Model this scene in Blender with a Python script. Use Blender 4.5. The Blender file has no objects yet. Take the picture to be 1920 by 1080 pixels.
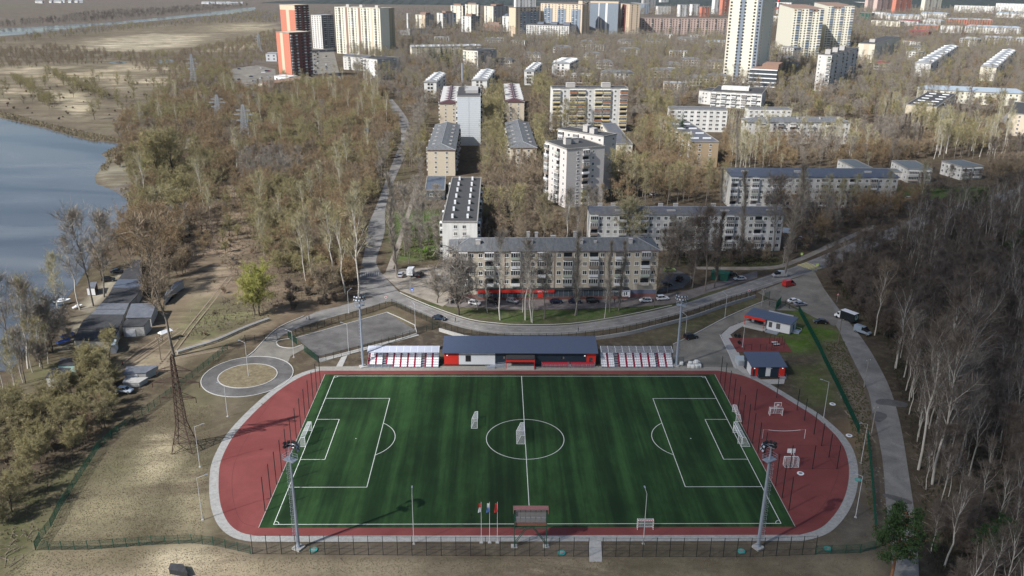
import bpy, math, random
import numpy as np
from mathutils import Vector, Matrix
R_ = math.radians
S = bpy.context.scene
COL = S.collection
# ------------------------------------------------------------------ camera
CF, CP, CY, CR = 1583.935, 0.353289, 0.01847032, 0.009186
CX, CYY, CH = -6.3469, -174.4051, 102.2151
def _basis():
    f = Vector((math.sin(CY)*math.cos(CP), math.cos(CY)*math.cos(CP), -math.sin(CP)))
    ri = Vector((math.cos(CY), -math.sin(CY), 0)); up = ri.cross(f)
    return ri*math.cos(CR)+up*math.sin(CR), up*math.cos(CR)-ri*math.sin(CR), f
RI, UP, FW = _basis()
EYE = Vector((CX, CYY, CH))
cam = bpy.data.cameras.new('camera'); camo = bpy.data.objects.new('camera', cam); COL.objects.link(camo)
M = Matrix((RI, UP, -FW)).transposed().to_4x4(); M.translation = EYE
camo.matrix_world = M
cam.sensor_width = 36; cam.lens = CF/1920*36; cam.clip_start = 1; cam.clip_end = 30000
S.camera = camo
# ------------------------------------------------------------------ light
SUN_EL, SUN_AZ = 41.0, 34.3
w = bpy.data.worlds.new('World'); S.world = w; w.use_nodes = True
nt = w.node_tree; bg = nt.nodes['Background']
sk = nt.nodes.new('ShaderNodeTexSky'); sk.sky_type = 'NISHITA'; sk.sun_disc = False
sd = Vector((-math.cos(R_(SUN_AZ))*math.cos(R_(SUN_EL)), -math.sin(R_(SUN_AZ))*math.cos(R_(SUN_EL)), math.sin(R_(SUN_EL))))
sk.sun_elevation = R_(SUN_EL); sk.sun_rotation = math.atan2(sd.x, sd.y)
sk.air_density = 1.0; sk.dust_density = 1.5; sk.altitude = 100
nt.links.new(sk.outputs[0], bg.inputs[0]); bg.inputs[1].default_value = 0.088
sun = bpy.data.lights.new('sun', 'SUN'); sun.energy = 5.0; sun.angle = R_(0.5); sun.color = (1, 0.98, 0.95)
suno = bpy.data.objects.new('sun', sun); COL.objects.link(suno)
suno.rotation_euler = sd.to_track_quat('Z', 'Y').to_euler()
S.view_settings.view_transform = 'Standard'; S.view_settings.look = 'None'
S.view_settings.exposure = 0.42; S.view_settings.gamma = 1
try: S.view_settings.use_curve_mapping = False
except Exception: pass
S.render.engine = 'CYCLES'
S.cycles.max_bounces = 5; S.cycles.transparent_max_bounces = 24; S.cycles.volume_bounces = 0

# ------------------------------------------------------------------ helpers
def G(px, py, z=0.0):
    d = FW + RI*((px-960)/CF) - UP*((py-540)/CF)
    return EYE + d*((z-CH)/d.z)
def pj(p):
    d = Vector(p)-EYE; z = d.dot(FW)
    return 960+CF*d.dot(RI)/z, 540-CF*d.dot(UP)/z
def hgt(bx, by, ty):
    X = G(bx, by); lo, hi = 0.0, 200.0
    for _ in range(40):
        m = (lo+hi)/2
        if pj((X.x, X.y, m))[1] > ty: lo = m
        else: hi = m
    return lo
def gp(*pts): return [G(a, b).xy for a, b in pts]
def tag(o, label=None, cat=None, group=None, kind=None):
    if label: o['label'] = label
    if cat: o['category'] = cat
    if group: o['group'] = group
    if kind: o['kind'] = kind
    return o
def empty(name, loc, rz=0, label=None, cat=None, group=None):
    o = bpy.data.objects.new(name, None); COL.objects.link(o); o.empty_display_size = 0.5
    o.location = loc; o.rotation_euler = (0, 0, rz)
    return tag(o, label, cat, group)
def link(name, me, parent=None, loc=None, rz=None, sc=None):
    o = bpy.data.objects.new(name, me); COL.objects.link(o)
    if parent is not None: o.parent = parent
    if loc is not None: o.location = loc
    if rz is not None: o.rotation_euler = (0, 0, rz)
    if sc is not None: o.scale = sc if hasattr(sc, '__len__') else (sc, sc, sc)
    return o
def kids(o): return list(o.children)
def ctree(o, parent=None, ren=None):
    c = o.copy(); COL.objects.link(c)
    if parent is not None: c.parent = parent
    for k in kids(o): ctree(k, c)
    return c

# ------------------------------------------------------------------ materials
MATS = {}
def nd(nt, t, **kw):
    n = nt.nodes.new(t)
    for k, v in kw.items(): setattr(n, k, v)
    return n
def mixc(nt, fac, a, b, mode='MIX'):
    m = nt.nodes.new('ShaderNodeMix'); m.data_type = 'RGBA'; m.blend_type = mode
    for s, v in ((m.inputs[0], fac), (m.inputs[6], a), (m.inputs[7], b)):
        if hasattr(v, 'is_linked') or isinstance(v, bpy.types.NodeSocket): nt.links.new(v, s)
        elif isinstance(v, (int, float)): s.default_value = v
        else: s.default_value = (*v[:3], 1)
    return m.outputs[2]
def noise(nt, scale, detail=4, rough=0.6, coord='obj', stretch=None, dist=0):
    if coord == 'obj': src = nd(nt, 'ShaderNodeTexCoord').outputs['Object']
    else: src = nd(nt, 'ShaderNodeNewGeometry').outputs['Position']
    if stretch:
        mp = nd(nt, 'ShaderNodeMapping'); mp.inputs['Scale'].default_value = stretch
        nt.links.new(src, mp.inputs[0]); src = mp.outputs[0]
    n = nd(nt, 'ShaderNodeTexNoise'); n.inputs['Scale'].default_value = scale
    n.inputs['Detail'].default_value = detail; n.inputs['Roughness'].default_value = rough
    n.inputs['Distortion'].default_value = dist
    nt.links.new(src, n.inputs['Vector'])
    return n.outputs['Fac']
def ramp(nt, src, lo, hi, a=0.0, b=1.0):
    m = nd(nt, 'ShaderNodeMapRange'); m.inputs[1].default_value = lo; m.inputs[2].default_value = hi
    m.inputs[3].default_value = a; m.inputs[4].default_value = b
    nt.links.new(src, m.inputs[0]); return m.outputs[0]
def mat(name, col, rough=0.8, var=0.15, scale=1.0, metal=0.0, rnd=0.0, col2=None, coord='obj', spec=0.3, stretch=None, objcol=False, thr=(0.35, 0.65), alpha=None, emit=None):
    if name in MATS: return MATS[name]
    m = bpy.data.materials.new(name); m.use_nodes = True; nt = m.node_tree
    b = nt.nodes['Principled BSDF']; b.inputs['Roughness'].default_value = rough
    b.inputs['Metallic'].default_value = metal; b.inputs['Specular IOR Level'].default_value = spec
    c = None
    if objcol: c = nd(nt, 'ShaderNodeObjectInfo').outputs['Color']
    else: c = tuple(col)
    if var > 0 or col2:
        n = noise(nt, scale, coord=coord, stretch=stretch)
        if col2: c = mixc(nt, ramp(nt, n, *thr), c, tuple(col2))
        if var > 0:
            n2 = noise(nt, scale*2.7, coord=coord, stretch=stretch)
            v = ramp(nt, n2, 0.2, 0.8, 1-var, 1+var)
            hs = nd(nt, 'ShaderNodeHueSaturation'); nt.links.new(v, hs.inputs['Value'])
            if isinstance(c, tuple): hs.inputs['Color'].default_value = (*c, 1)
            else: nt.links.new(c, hs.inputs['Color'])
            c = hs.outputs[0]
    if rnd > 0:
        oi = nd(nt, 'ShaderNodeObjectInfo')
        hs = nd(nt, 'ShaderNodeHueSaturation')
        nt.links.new(ramp(nt, oi.outputs['Random'], 0, 1, 1-rnd, 1+rnd), hs.inputs['Value'])
        mm = nd(nt, 'ShaderNodeMath', operation='FRACT'); m2 = nd(nt, 'ShaderNodeMath', operation='MULTIPLY')
        nt.links.new(oi.outputs['Random'], m2.inputs[0]); m2.inputs[1].default_value = 7.31; nt.links.new(m2.outputs[0], mm.inputs[0])
        nt.links.new(ramp(nt, mm.outputs[0], 0, 1, 0.5-rnd*0.06, 0.5+rnd*0.06), hs.inputs['Hue'])
        if isinstance(c, tuple): hs.inputs['Color'].default_value = (*c, 1)
        else: nt.links.new(c, hs.inputs['Color'])
        c = hs.outputs[0]
    if isinstance(c, tuple): b.inputs['Base Color'].default_value = (*c, 1)
    else: nt.links.new(c, b.inputs['Base Color'])
    if alpha is not None: b.inputs['Alpha'].default_value = alpha
    if emit:
        b.inputs['Emission Color'].default_value = (*emit[:3], 1); b.inputs['Emission Strength'].default_value = emit[3]
    MATS[name] = m
    return m

class MB:
    """collects shapes, links them as one mesh object"""
    def __init__(s): s.v = []; s.f = []; s.m = []
    def add(s, vs, fs, mi=0):
        k = len(s.v); s.v += [tuple(p) for p in vs]; s.f += [tuple(i+k for i in f) for f in fs]; s.m += [mi]*len(fs); return s
    def box(s, x0, y0, z0, x1, y1, z1, mi=0):
        vs = [(x, y, z) for z in (z0, z1) for y in (y0, y1) for x in (x0, x1)]
        return s.add(vs, [(0, 2, 3, 1), (4, 5, 7, 6), (0, 1, 5, 4), (2, 6, 7, 3), (0, 4, 6, 2), (1, 3, 7, 5)], mi)
    def tube(s, p, q, r0, r1=None, n=6, mi=0, cap=True):
        p = Vector(p); q = Vector(q); r1 = r0 if r1 is None else r1
        d = (q-p)
        if d.length < 1e-6: return s
        d.normalize(); a = d.orthogonal().normalized(); b = d.cross(a)
        vs = []
        for c, r in ((p, r0), (q, r1)):
            for i in range(n):
                t = 2*math.pi*i/n; vs.append(c+a*(math.cos(t)*r)+b*(math.sin(t)*r))
        fs = [(i, (i+1) % n, n+(i+1) % n, n+i) for i in range(n)]
        if cap: fs += [tuple(range(n-1, -1, -1)), tuple(range(n, 2*n))]
        return s.add(vs, fs, mi)
    def line(s, pts, r, n=6, mi=0, closed=False):
        pts = [Vector(p) for p in pts]
        if closed: pts = pts+[pts[0]]
        for a, b in zip(pts, pts[1:]): s.tube(a, b, r, r, n, mi)
        return s
    def prism(s, poly, z0, z1, mi=0, mtop=None):
        n = len(poly); a = sum(poly[i][0]*poly[(i+1) % n][1]-poly[(i+1) % n][0]*poly[i][1] for i in range(n))
        if a < 0: poly = poly[::-1]
        vs = [(p[0], p[1], z0) for p in poly]+[(p[0], p[1], z1) for p in poly]
        s.add(vs, [(i, (i+1) % n, n+(i+1) % n, n+i) for i in range(n)], mi)
        s.add([(p[0], p[1], z1) for p in poly], [tuple(range(n))], mi if mtop is None else mtop)
        s.add([(p[0], p[1], z0) for p in poly], [tuple(range(n-1, -1, -1))], mi)
        return s
    def sheet(s, poly, z, mi=0):
        n = len(poly); a = sum(poly[i][0]*poly[(i+1) % n][1]-poly[(i+1) % n][0]*poly[i][1] for i in range(n))
        if a < 0: poly = poly[::-1]
        return s.add([(p[0], p[1], z) for p in poly], [tuple(range(n))], mi)
    def strip(s, pts, wd, z, mi=0, closed=False, h=0):
        """flat band (or kerb of height h) of width wd along a polyline"""
        P = [Vector((p[0], p[1])) for p in pts]; n = len(P); L = []; Rr = []
        for i in range(n):
            if closed: a, b = P[i-1], P[(i+1) % n]
            else: a, b = P[max(0, i-1)], P[min(n-1, i+1)]
            d = (b-a).normalized(); nn = Vector((-d.y, d.x)); L.append(P[i]+nn*wd/2); Rr.append(P[i]-nn*wd/2)
        m = n if closed else n-1
        for i in range(m):
            j = (i+1) % n; q = [Rr[i], Rr[j], L[j], L[i]]
            if h: 
                s.add([(p.x, p.y, z) for p in q]+[(p.x, p.y, z+h) for p in q], [(4, 5, 6, 7), (0, 1, 5, 4), (2, 3, 7, 6), (1, 2, 6, 5), (3, 0, 4, 7)], mi)
            else: s.add([(p.x, p.y, z) for p in q], [(0, 1, 2, 3)], mi)
        return s
    def mesh(s, name, mats, smooth=False):
        me = bpy.data.meshes.new(name); me.from_pydata(s.v, [], s.f)
        for m in (mats if isinstance(mats, (list, tuple)) else [mats]): me.materials.append(m)
        me.polygons.foreach_set('material_index', s.m)
        if smooth: me.polygons.foreach_set('use_smooth', [True]*len(s.f))
        me.update(); return me
    def build(s, name, mats, parent=None, loc=None, rz=None, smooth=False):
        return link(name, s.mesh(name, mats, smooth), parent, loc, rz)

def smooth_line(pts, n=6, closed=False):
    P = [Vector((p[0], p[1])) for p in pts]; out = []; N = len(P)
    for i in range(N if closed else N-1):
        if closed: a, b, c, d = P[i-1], P[i], P[(i+1) % N], P[(i+2) % N]
        else: a, b, c, d = P[max(0, i-1)], P[i], P[i+1], P[min(N-1, i+2)]
        for k in range(n):
            t = k/n
            out.append(0.5*((2*b)+(c-a)*t+(2*a-5*b+4*c-d)*t*t+(3*b-a-3*c+d)*t**3))
    if not closed: out.append(P[-1])
    return out
NOTREE = []   # footprints in which no tree may stand
def inpoly(x, y, poly):
    c = False; n = len(poly); j = n-1
    for i in range(n):
        xi, yi = poly[i][0], poly[i][1]; xj, yj = poly[j][0], poly[j][1]
        if (yi > y) != (yj > y) and x < (xj-xi)*(y-yi)/(yj-yi)+xi: c = not c
        j = i
    return c
def notree(poly):
    xs = [p[0] for p in poly]; ys = [p[1] for p in poly]
    NOTREE.append((min(xs), min(ys), max(xs), max(ys), poly))
def blocked(x, y, mg=0.0):
    for x0, y0, x1, y1, poly in NOTREE:
        if x0-mg < x < x1+mg and y0-mg < y < y1+mg:
            if mg == 0:
                if inpoly(x, y, poly): return True
            else:
                for dx, dy in ((0, 0), (mg, 0), (-mg, 0), (0, mg), (0, -mg)):
                    if inpoly(x+dx, y+dy, poly): return True
    return False
# ------------------------------------------------------------------ common materials
m_white = mat('white_paint', (0.72, 0.73, 0.74), 0.5, 0.05)
m_metal = mat('galvanised_metal', (0.42, 0.45, 0.5), 0.45, 0.1, metal=0.6)
m_dark = mat('dark_metal', (0.03, 0.032, 0.035), 0.5, 0.1)
m_black = mat('black_post', (0.015, 0.02, 0.02), 0.5, 0.1)
m_green = mat('green_fence_paint', (0.012, 0.075, 0.05), 0.5, 0.1)
m_greend = mat('dark_green_fence_wire', (0.012, 0.035, 0.028), 0.5, 0.1)
m_conc = mat('concrete', (0.36, 0.35, 0.33), 0.9, 0.2, 0.7, coord='pos')
m_concd = mat('old_concrete', (0.26, 0.25, 0.23), 0.9, 0.3, 0.5, coord='pos')
m_glass = mat('window_glass', (0.03, 0.04, 0.05), 0.12, 0, spec=0.6)
def _curtain(m):
    nt = m.node_tree; b = nt.nodes['Principled BSDF']; oi = nd(nt, 'ShaderNodeObjectInfo').outputs['Random']
    c = mixc(nt, ramp(nt, oi, .45, .95), (.018, .022, .028), (.16, .15, .14)); nt.links.new(c, b.inputs['Base Color'])
_curtain(m_glass)
m_frame = mat('window_frame', (0.75, 0.75, 0.73), 0.5, 0.04)
m_red = mat('red_cladding', (0.55, 0.03, 0.02), 0.45, 0.06)
m_slate = mat('slate_blue_roofing', (0.075, 0.095, 0.145), 0.5, 0.08, 0.4)
m_navy = mat('navy_cladding', (0.018, 0.03, 0.045), 0.5, 0.08)
m_wclad = mat('white_cladding', (0.62, 0.63, 0.64), 0.5, 0.05)
m_brown = mat('brown_steel', (0.055, 0.028, 0.02), 0.7, 0.3)
m_lamp = mat('lamp_glass', (0.3, 0.33, 0.38), 0.3, 0)
m_wood = mat('weathered_wood', (0.16, 0.13, 0.10), 0.9, 0.3)

# ------------------------------------------------------------------ ground
def grade(a, b, step0, lo, hi, g=1.13):
    xs = list(np.arange(a, b+1e-6, step0)); s = step0; x = xs[-1]
    while x < hi: s *= g; x += s; xs.append(x)
    s = step0; x = a; l = []
    while x > lo: s *= g; x -= s; l.append(x)
    return np.array(l[::-1]+xs)
gx = grade(-330, 330, 2.5, -9000, 9000); gy = grade(-75, 520, 2.5, -400, 12000)
XX, YY = np.meshgrid(gx, gy); XX = XX.ravel(); YY = YY.ravel()
def vpoly(poly):
    c = np.zeros(len(XX), bool); n = len(poly); j = n-1
    for i in range(n):
        xi, yi = poly[i][0], poly[i][1]; xj, yj = poly[j][0], poly[j][1]
        with np.errstate(all='ignore'):
            c ^= ((yi > YY) != (yj > YY)) & (XX < (xj-xi)*(YY-yi)/((yj-yi) or 1e-9)+xi)
        j = i
    return c
def vdist(poly, closed=True):
    d = np.full(len(XX), 1e9); n = len(poly)
    for i in range(n if closed else n-1):
        ax, ay = poly[i][0], poly[i][1]; bx, by = poly[(i+1) % n][0], poly[(i+1) % n][1]
        dx, dy = bx-ax, by-ay; L = dx*dx+dy*dy+1e-9
        t = np.clip(((XX-ax)*dx+(YY-ay)*dy)/L, 0, 1)
        d = np.minimum(d, np.hypot(XX-ax-t*dx, YY-ay-t*dy))
    return d
shore = gp((-260, 160), (-60, 205), (0, 219), (40, 228), (90, 240), (130, 252), (170, 262), (225, 267), (238, 270), (205, 278), (190, 287), (203, 298), (190, 312), (177, 328),
           (180, 342), (205, 351), (225, 362), (238, 372), (242, 392), (232, 412), (222, 425), (200, 450), (170, 490), (140, 535), (110, 575), (70, 625), (20, 690), (-80, 800), (-300, 1000), (-900, 1000), (-1500, 300))
river2 = gp((-400, 100), (0, 67), (60, 58), (130, 52), (210, 44), (290, 38), (360, 29), (400, 22), (450, 17), (478, 14), (470, 21), (430, 27), (380, 31), (300, 42), (210, 50), (140, 58), (60, 63), (0, 71))
river2 = gp((-500, 92), (0, 54), (60, 51), (130, 46), (210, 42), (300, 33), (360, 27), (400, 22), (450, 16), (480, 13), (478, 20), (430, 27), (370, 31), (300, 38), (230, 45), (180, 48), (120, 56), (60, 63), (0, 68), (-500, 120))
dsh = vdist(shore); dsh = np.where(vpoly(shore), -dsh, dsh)
ZZ = np.zeros(len(XX))
ZZ = np.where(dsh < 14, np.clip(-0.75+dsh*0.055, -3.5, 0), ZZ)
rs = np.random.RandomState(3)
def fb(sc, sd):
    r = np.random.RandomState(sd); o = np.zeros(len(XX))
    for k in range(5):
        a = r.uniform(0, 6.28, 6); q = sc*1.9**k
        for t in a: o += np.sin((XX*math.cos(t)+YY*math.sin(t))/q*6.28+r.uniform(0, 6.28))/(6)*(1.9**k)**0
    return o/5
# colours (linear) painted by zone: real soil and plant colours
DIRT = (0.135, 0.108, 0.082); STRAW = (0.33, 0.28, 0.19); OLIVE = (0.12, 0.115, 0.06); GREEN = (0.055, 0.11, 0.02); SOIL = (0.055, 0.045, 0.036)
LEAF = (0.08, 0.062, 0.044); DARKF = (0.055, 0.045, 0.034); SAND = (0.35, 0.29, 0.2); MUD = (0.16, 0.15, 0.13); FIELD = (0.12, 0.10, 0.088)
C = np.tile(np.array(LEAF), (len(XX), 1))
def paint(pts, col, soft=6.0, world=False, amt=1.0):
    global C
    poly = pts if world else gp(*pts)
    d = vdist(poly); ins = vpoly(poly); d = np.where(ins, d, -d)
    a = np.clip(d/soft*0.5+0.5, 0, 1)[:, None]*amt
    C = C*(1-a)+np.array(col)*a
paint([(-900, 250), (-300, 60), (0, -5), (2300, -5), (2500, 130), (1400, 40), (760, 40), (560, 120), (420, 170), (250, 260), (100, 250), (0, 230)], FIELD, 40)
paint([(-500, 140), (0, 75), (150, 60), (300, 46), (480, 36), (520, 60), (470, 100), (380, 130), (330, 150), (300, 175), (260, 215), (225, 262), (0, 215), (-400, 160)], (0.165, 0.14, 0.10), 20)
paint([(130, 88), (250, 66), (385, 66), (372, 84), (300, 92), (190, 100)], (0.38, 0.33, 0.24), 15)
paint([(385, 48), (500, 44), (520, 62), (440, 60)], (0.36, 0.31, 0.21), 15)
paint([(100, 172), (150, 176), (172, 205), (150, 218), (118, 200)], (0.42, 0.36, 0.25), 5)
paint([(60, 140), (200, 130), (250, 150), (200, 165), (110, 160)], (0.3, 0.25, 0.17), 8)
for pp in ([(0, 160), (60, 165), (75, 175), (0, 178)], [(225, 120), (330, 128), (300, 136), (200, 132)], [(270, 145), (330, 150), (300, 160), (250, 155)], [(20, 120), (110, 128), (60, 140), (0, 135)], [(200, 150), (240, 165), (220, 172), (185, 160)], [(400, 88), (480, 82), (470, 92), (390, 98)], [(160, 140), (230, 142), (210, 150), (140, 148)], [(0, 185), (30, 188), (20, 196), (0, 195)]): paint(pp, (0.42, 0.355, 0.25), 8, amt=.95)
for pp in ([(0, 100), (200, 96), (210, 112), (0, 116)], [(0, 195), (60, 180), (100, 215), (0, 212)], [(130, 150), (200, 150), (260, 200), (180, 190)], [(330, 100), (480, 96), (380, 120), (260, 110)], [(30, 70), (200, 62), (190, 70), (40, 84)]): paint(pp, (0.10, 0.082, 0.06), 12, amt=.8)
paint([(-300, 0), (230, -10), (420, 8), (300, 22), (0, 50), (-300, 70)], (0.12, 0.1, 0.085), 60)
paint([(-300, 12), (0, 9), (120, 6), (60, 14), (0, 16)], (0.09, 0.13, 0.05), 40)
paint([(0, 14), (180, 10), (420, 12), (520, 22), (760, 30), (760, 12), (400, 4), (0, 4)], (0.12, 0.10, 0.09), 40)
paint([(180, 285), (240, 300), (290, 330), (285, 360), (238, 352), (190, 345), (175, 330)], (0.2, 0.185, 0.14), 3)
paint([(205, 350), (275, 340), (290, 380), (245, 392), (236, 372)], (0.15, 0.14, 0.14), 2)
# left slope and cleared ground
paint([(330, 470), (420, 330), (480, 330), (470, 470), (560, 540), (640, 560), (560, 600), (480, 640), (330, 670), (250, 690), (230, 640), (320, 540)], (0.2, 0.15, 0.105), 5)
paint([(380, 540), (420, 470), (440, 470), (410, 530), (380, 580)], (0.34, 0.26, 0.18), 2, amt=.7)
paint([(430, 345), (455, 340), (462, 360), (440, 370)], (0.3, 0.25, 0.18), 3, amt=.8)
paint([(380, 560), (470, 560), (500, 600), (420, 640), (340, 655), (330, 610)], (0.14, 0.14, 0.07), 5)
paint([(350, 540), (400, 500), (430, 500), (400, 545), (360, 580)], SAND, 3, amt=0.5)
paint([(230, 670), (320, 660), (335, 680), (300, 700), (240, 700)], SAND, 3, amt=0.8)
paint([(335, 655), (505, 598), (508, 606), (340, 668)], SAND, 1.2)
paint([(225, 575), (265, 555), (300, 580), (250, 650), (228, 660)], (0.15, 0.125, 0.1), 4)
paint([(110, 655), (165, 560), (255, 480), (268, 482), (180, 570), (140, 655)], (0.3, 0.27, 0.21), 2)
paint([(0, 760), (70, 690), (130, 680), (90, 720), (60, 770), (0, 820)], (0.12, 0.12, 0.06), 5)
# enclosure at the left, near
paint([(70, 1030), (110, 950), (190, 835), (330, 735), (420, 690), (470, 800), (400, 900), (400, 1020), (300, 1015)], (0.125, 0.11, 0.068), 6)
paint([(95, 1005), (150, 915), (225, 905), (250, 940), (200, 1000)], (0.25, 0.215, 0.135), 5, amt=0.8)
paint([(260, 890), (262, 840), (300, 805), (335, 805), (330, 870), (290, 905)], (0.42, 0.36, 0.24), 3, amt=.9)
paint([(340, 890), (375, 885), (385, 1000), (345, 1000)], (0.34, 0.29, 0.19), 3, amt=.8)
paint([(420, 745), (470, 745), (400, 840), (375, 850)], (0.13, 0.105, 0.08), 4)
paint([(0, 1200), (-100, 1080), (60, 1035), (400, 1022), (470, 1042), (1540, 1044), (1650, 1040), (1660, 1300), (0, 1300)], (0.235, 0.193, 0.132), 2)
paint([(90, 1045), (280, 1030), (290, 1050), (120, 1075)], (0.11, 0.095, 0.055), 3, amt=0.8)
paint([(280, 1035), (380, 1022), (390, 1060), (300, 1080)], (0.42, 0.36, 0.25), 2, amt=0.9)
paint([(1100, 1062), (1140, 1062), (1150, 1085), (1090, 1085)], SAND, 1.5)
paint([(395, 1018), (1640, 1014), (1640, 1041), (470, 1040)], (0.12, 0.098, 0.075), 1)
paint([(-60, 1100), (0, 960), (140, 870), (60, 1030), (20, 1100)], (0.085, 0.09, 0.04), 5)
# middle
paint([(600, 690), (590, 650), (620, 640), (835, 600), (1100, 640), (1250, 600), (1420, 560), (1420, 590), (1260, 690)], SOIL, 3)
paint([(1180, 640), (1300, 596), (1415, 556), (1440, 565), (1350, 596), (1270, 640)], (0.085, 0.085, 0.045), 3)
paint([(730, 580), (780, 608), (600, 660), (545, 645), (545, 628)], (0.115, 0.1, 0.06), 2)
paint([(745, 560), (850, 590), (975, 612), (1080, 608), (1260, 575), (1370, 540), (1300, 560), (1000, 578), (860, 572), (780, 550)], (0.05, 0.085, 0.025), 4)
paint([(735, 400), (790, 390), (830, 400), (845, 440), (828, 480), (745, 490), (738, 450)], GREEN, 5)
paint([(775, 455), (830, 435), (830, 470), (785, 475)], (0.1, 0.22, 0.02), 2)
paint([(1235, 480), (1450, 480), (1490, 500), (1460, 505), (1300, 500), (1236, 500)], (0.035, 0.045, 0.02), 4)
paint([(1480, 575), (1560, 600), (1585, 660), (1590, 700), (1480, 690), (1450, 640)], (0.07, 0.13, 0.02), 2)
paint([(1450, 660), (1540, 662), (1580, 760), (1520, 790), (1430, 715)], (0.06, 0.05, 0.038), 3)
paint([(1490, 690), (1550, 690), (1575, 755), (1520, 760)], (0.075, 0.1, 0.03), 4)
paint([(1540, 640), (1582, 640), (1632, 760), (1640, 1000), (1615, 820)], (0.19, 0.155, 0.12), 3)
paint([(1575, 790), (1610, 790), (1615, 860), (1590, 850)], (0.2, 0.14, 0.08), 3, amt=0.7)
paint([(1600, 880), (1640, 880), (1640, 1035), (1560, 1010)], (0.11, 0.1, 0.085), 4)
paint([(1545, 520), (1640, 480), (1800, 400), (2300, 330), (2300, 1300), (1735, 1300), (1722, 950), (1690, 800), (1640, 670)], DARKF, 4)
paint([(1720, 850), (1800, 880), (1780, 980), (1730, 960)], (0.12, 0.095, 0.065), 4)
paint([(1500, 1010), (1640, 1045), (1660, 1200), (1400, 1200), (1300, 1050)], (0.13, 0.115, 0.085), 5, amt=0.6)
paint([(1640, 350), (1850, 352), (1830, 380), (1700, 370)], (0.04, 0.07, 0.02), 5)
def wp(poly, col, soft=1.0, amt=1.0): paint(poly, col, soft, True, amt)
# bumps where nothing is laid on the ground (downwards only)
wild = vpoly(gp((-900, 1300), (-900, 150), (200, 180), (560, 165), (690, 330), (640, 545), (480, 600), (330, 655), (180, 830), (60, 1030), (0, 1100)))
wild2 = vpoly(gp((1735, 1300), (1715, 900), (1650, 700), (1560, 540), (1700, 440), (2300, 330), (2300, 1300)))
bump = fb(16, 8)
ZZ = np.where((wild | wild2) & (dsh > 4) & (YY < 700), -np.abs(bump)*0.9, ZZ)
nx, ny = len(gx), len(gy)
gm = bpy.data.meshes.new('ground')
idx = np.arange(nx*ny).reshape(ny, nx)
quads = np.stack([idx[:-1, :-1], idx[:-1, 1:], idx[1:, 1:], idx[1:, :-1]], -1).reshape(-1, 4)
gm.from_pydata(np.stack([XX, YY, ZZ], 1).tolist(), [], quads.tolist())
gm.polygons.foreach_set('use_smooth', [True]*len(gm.polygons))
ca = gm.color_attributes.new('soil', 'FLOAT_COLOR', 'POINT')
ca.data.foreach_set('color', np.concatenate([C, np.ones((len(XX), 1))], 1).ravel())
mg = bpy.data.materials.new('ground_cover'); mg.use_nodes = True; nt = mg.node_tree; b = nt.nodes['Principled BSDF']
b.inputs['Roughness'].default_value = 1; b.inputs['Specular IOR Level'].default_value = 0.05
at = nd(nt, 'ShaderNodeAttribute', attribute_name='soil').outputs['Color']
n1 = noise(nt, 0.045, 6, 0.65, 'pos', dist=0.6); n2 = noise(nt, 0.35, 6, 0.7, 'pos', dist=0.4); n3 = noise(nt, 4.5, 5, 0.8, 'pos'); n4 = noise(nt, 0.011, 5, 0.6, 'pos', dist=1)
hs = nd(nt, 'ShaderNodeHueSaturation'); nt.links.new(at, hs.inputs['Color']); nt.links.new(ramp(nt, n1, 0.3, 0.7, 0.6, 1.4), hs.inputs['Value'])
n5 = noise(nt, 0.03, 9, 0.78, 'pos', stretch=(0.35, 1.5, 1), dist=0.8)
c0_ = mixc(nt, ramp(nt, n5, 0.47, 0.56, 0, 0.7), hs.outputs[0], (0.10, 0.078, 0.055))
c1 = mixc(nt, ramp(nt, n2, 0.48, 0.7, 0, 0.4), c0_, (0.22, 0.185, 0.125))
c2 = mixc(nt, ramp(nt, n4, 0.5, 0.68, 0, 0.22), c1, (0.075, 0.085, 0.035))
hs2 = nd(nt, 'ShaderNodeHueSaturation'); nt.links.new(c2, hs2.inputs['Color']); nt.links.new(ramp(nt, n3, 0.25, 0.75, 0.65, 1.35), hs2.inputs['Value'])
nt.links.new(hs2.outputs[0], b.inputs['Base Color'])
bp = nd(nt, 'ShaderNodeBump'); bp.inputs['Strength'].default_value = 0.6; bp.inputs['Distance'].default_value = 0.1
nt.links.new(n3, bp.inputs['Height']); nt.links.new(bp.outputs[0], b.inputs['Normal'])
gm.materials.append(mg)
go = link('ground', gm); tag(go, kind='structure')

# water
mw = bpy.data.materials.new('river_water'); mw.use_nodes = True; nt = mw.node_tree; b = nt.nodes['Principled BSDF']
wn = noise(nt, 0.012, 4, 0.5, 'pos', stretch=(0.5, 1.6, 1), dist=1.2)
nt.links.new(mixc(nt, ramp(nt, wn, 0.35, 0.65), (0.05, 0.062, 0.077), (0.13, 0.142, 0.155)), b.inputs['Base Color'])
nt.links.new(ramp(nt, wn, 0.4, 0.6, 0.04, 0.22), b.inputs['Roughness']); b.inputs['IOR'].default_value = 1.33
wb = noise(nt, 1.3, 3, 0.6, 'pos'); bp = nd(nt, 'ShaderNodeBump'); bp.inputs['Strength'].default_value = 0.06; bp.inputs['Distance'].default_value = 0.2
nt.links.new(wb, bp.inputs['Height']); nt.links.new(bp.outputs[0], b.inputs['Normal'])
def flat(name, poly, z, m, kind='structure', block=True):
    o = MB().sheet(poly, z).build(name, m); tag(o, kind=kind)
    if block: notree(poly)
    return o
big = [p+(p-G(0, 330).xy)*0 for p in shore]
o = MB().sheet([(p[0], p[1]) for p in shore[:-4]]+[(-900, -60), (-900, 700)], -0.72).build('river_water', mw); tag(o, kind='structure'); notree(shore)
flat('river_water', river2, 0.12, mw)
flat('pond_water', gp((285, 115), (300, 112), (330, 112), (325, 118), (300, 120)), 0.1, mw)
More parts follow.
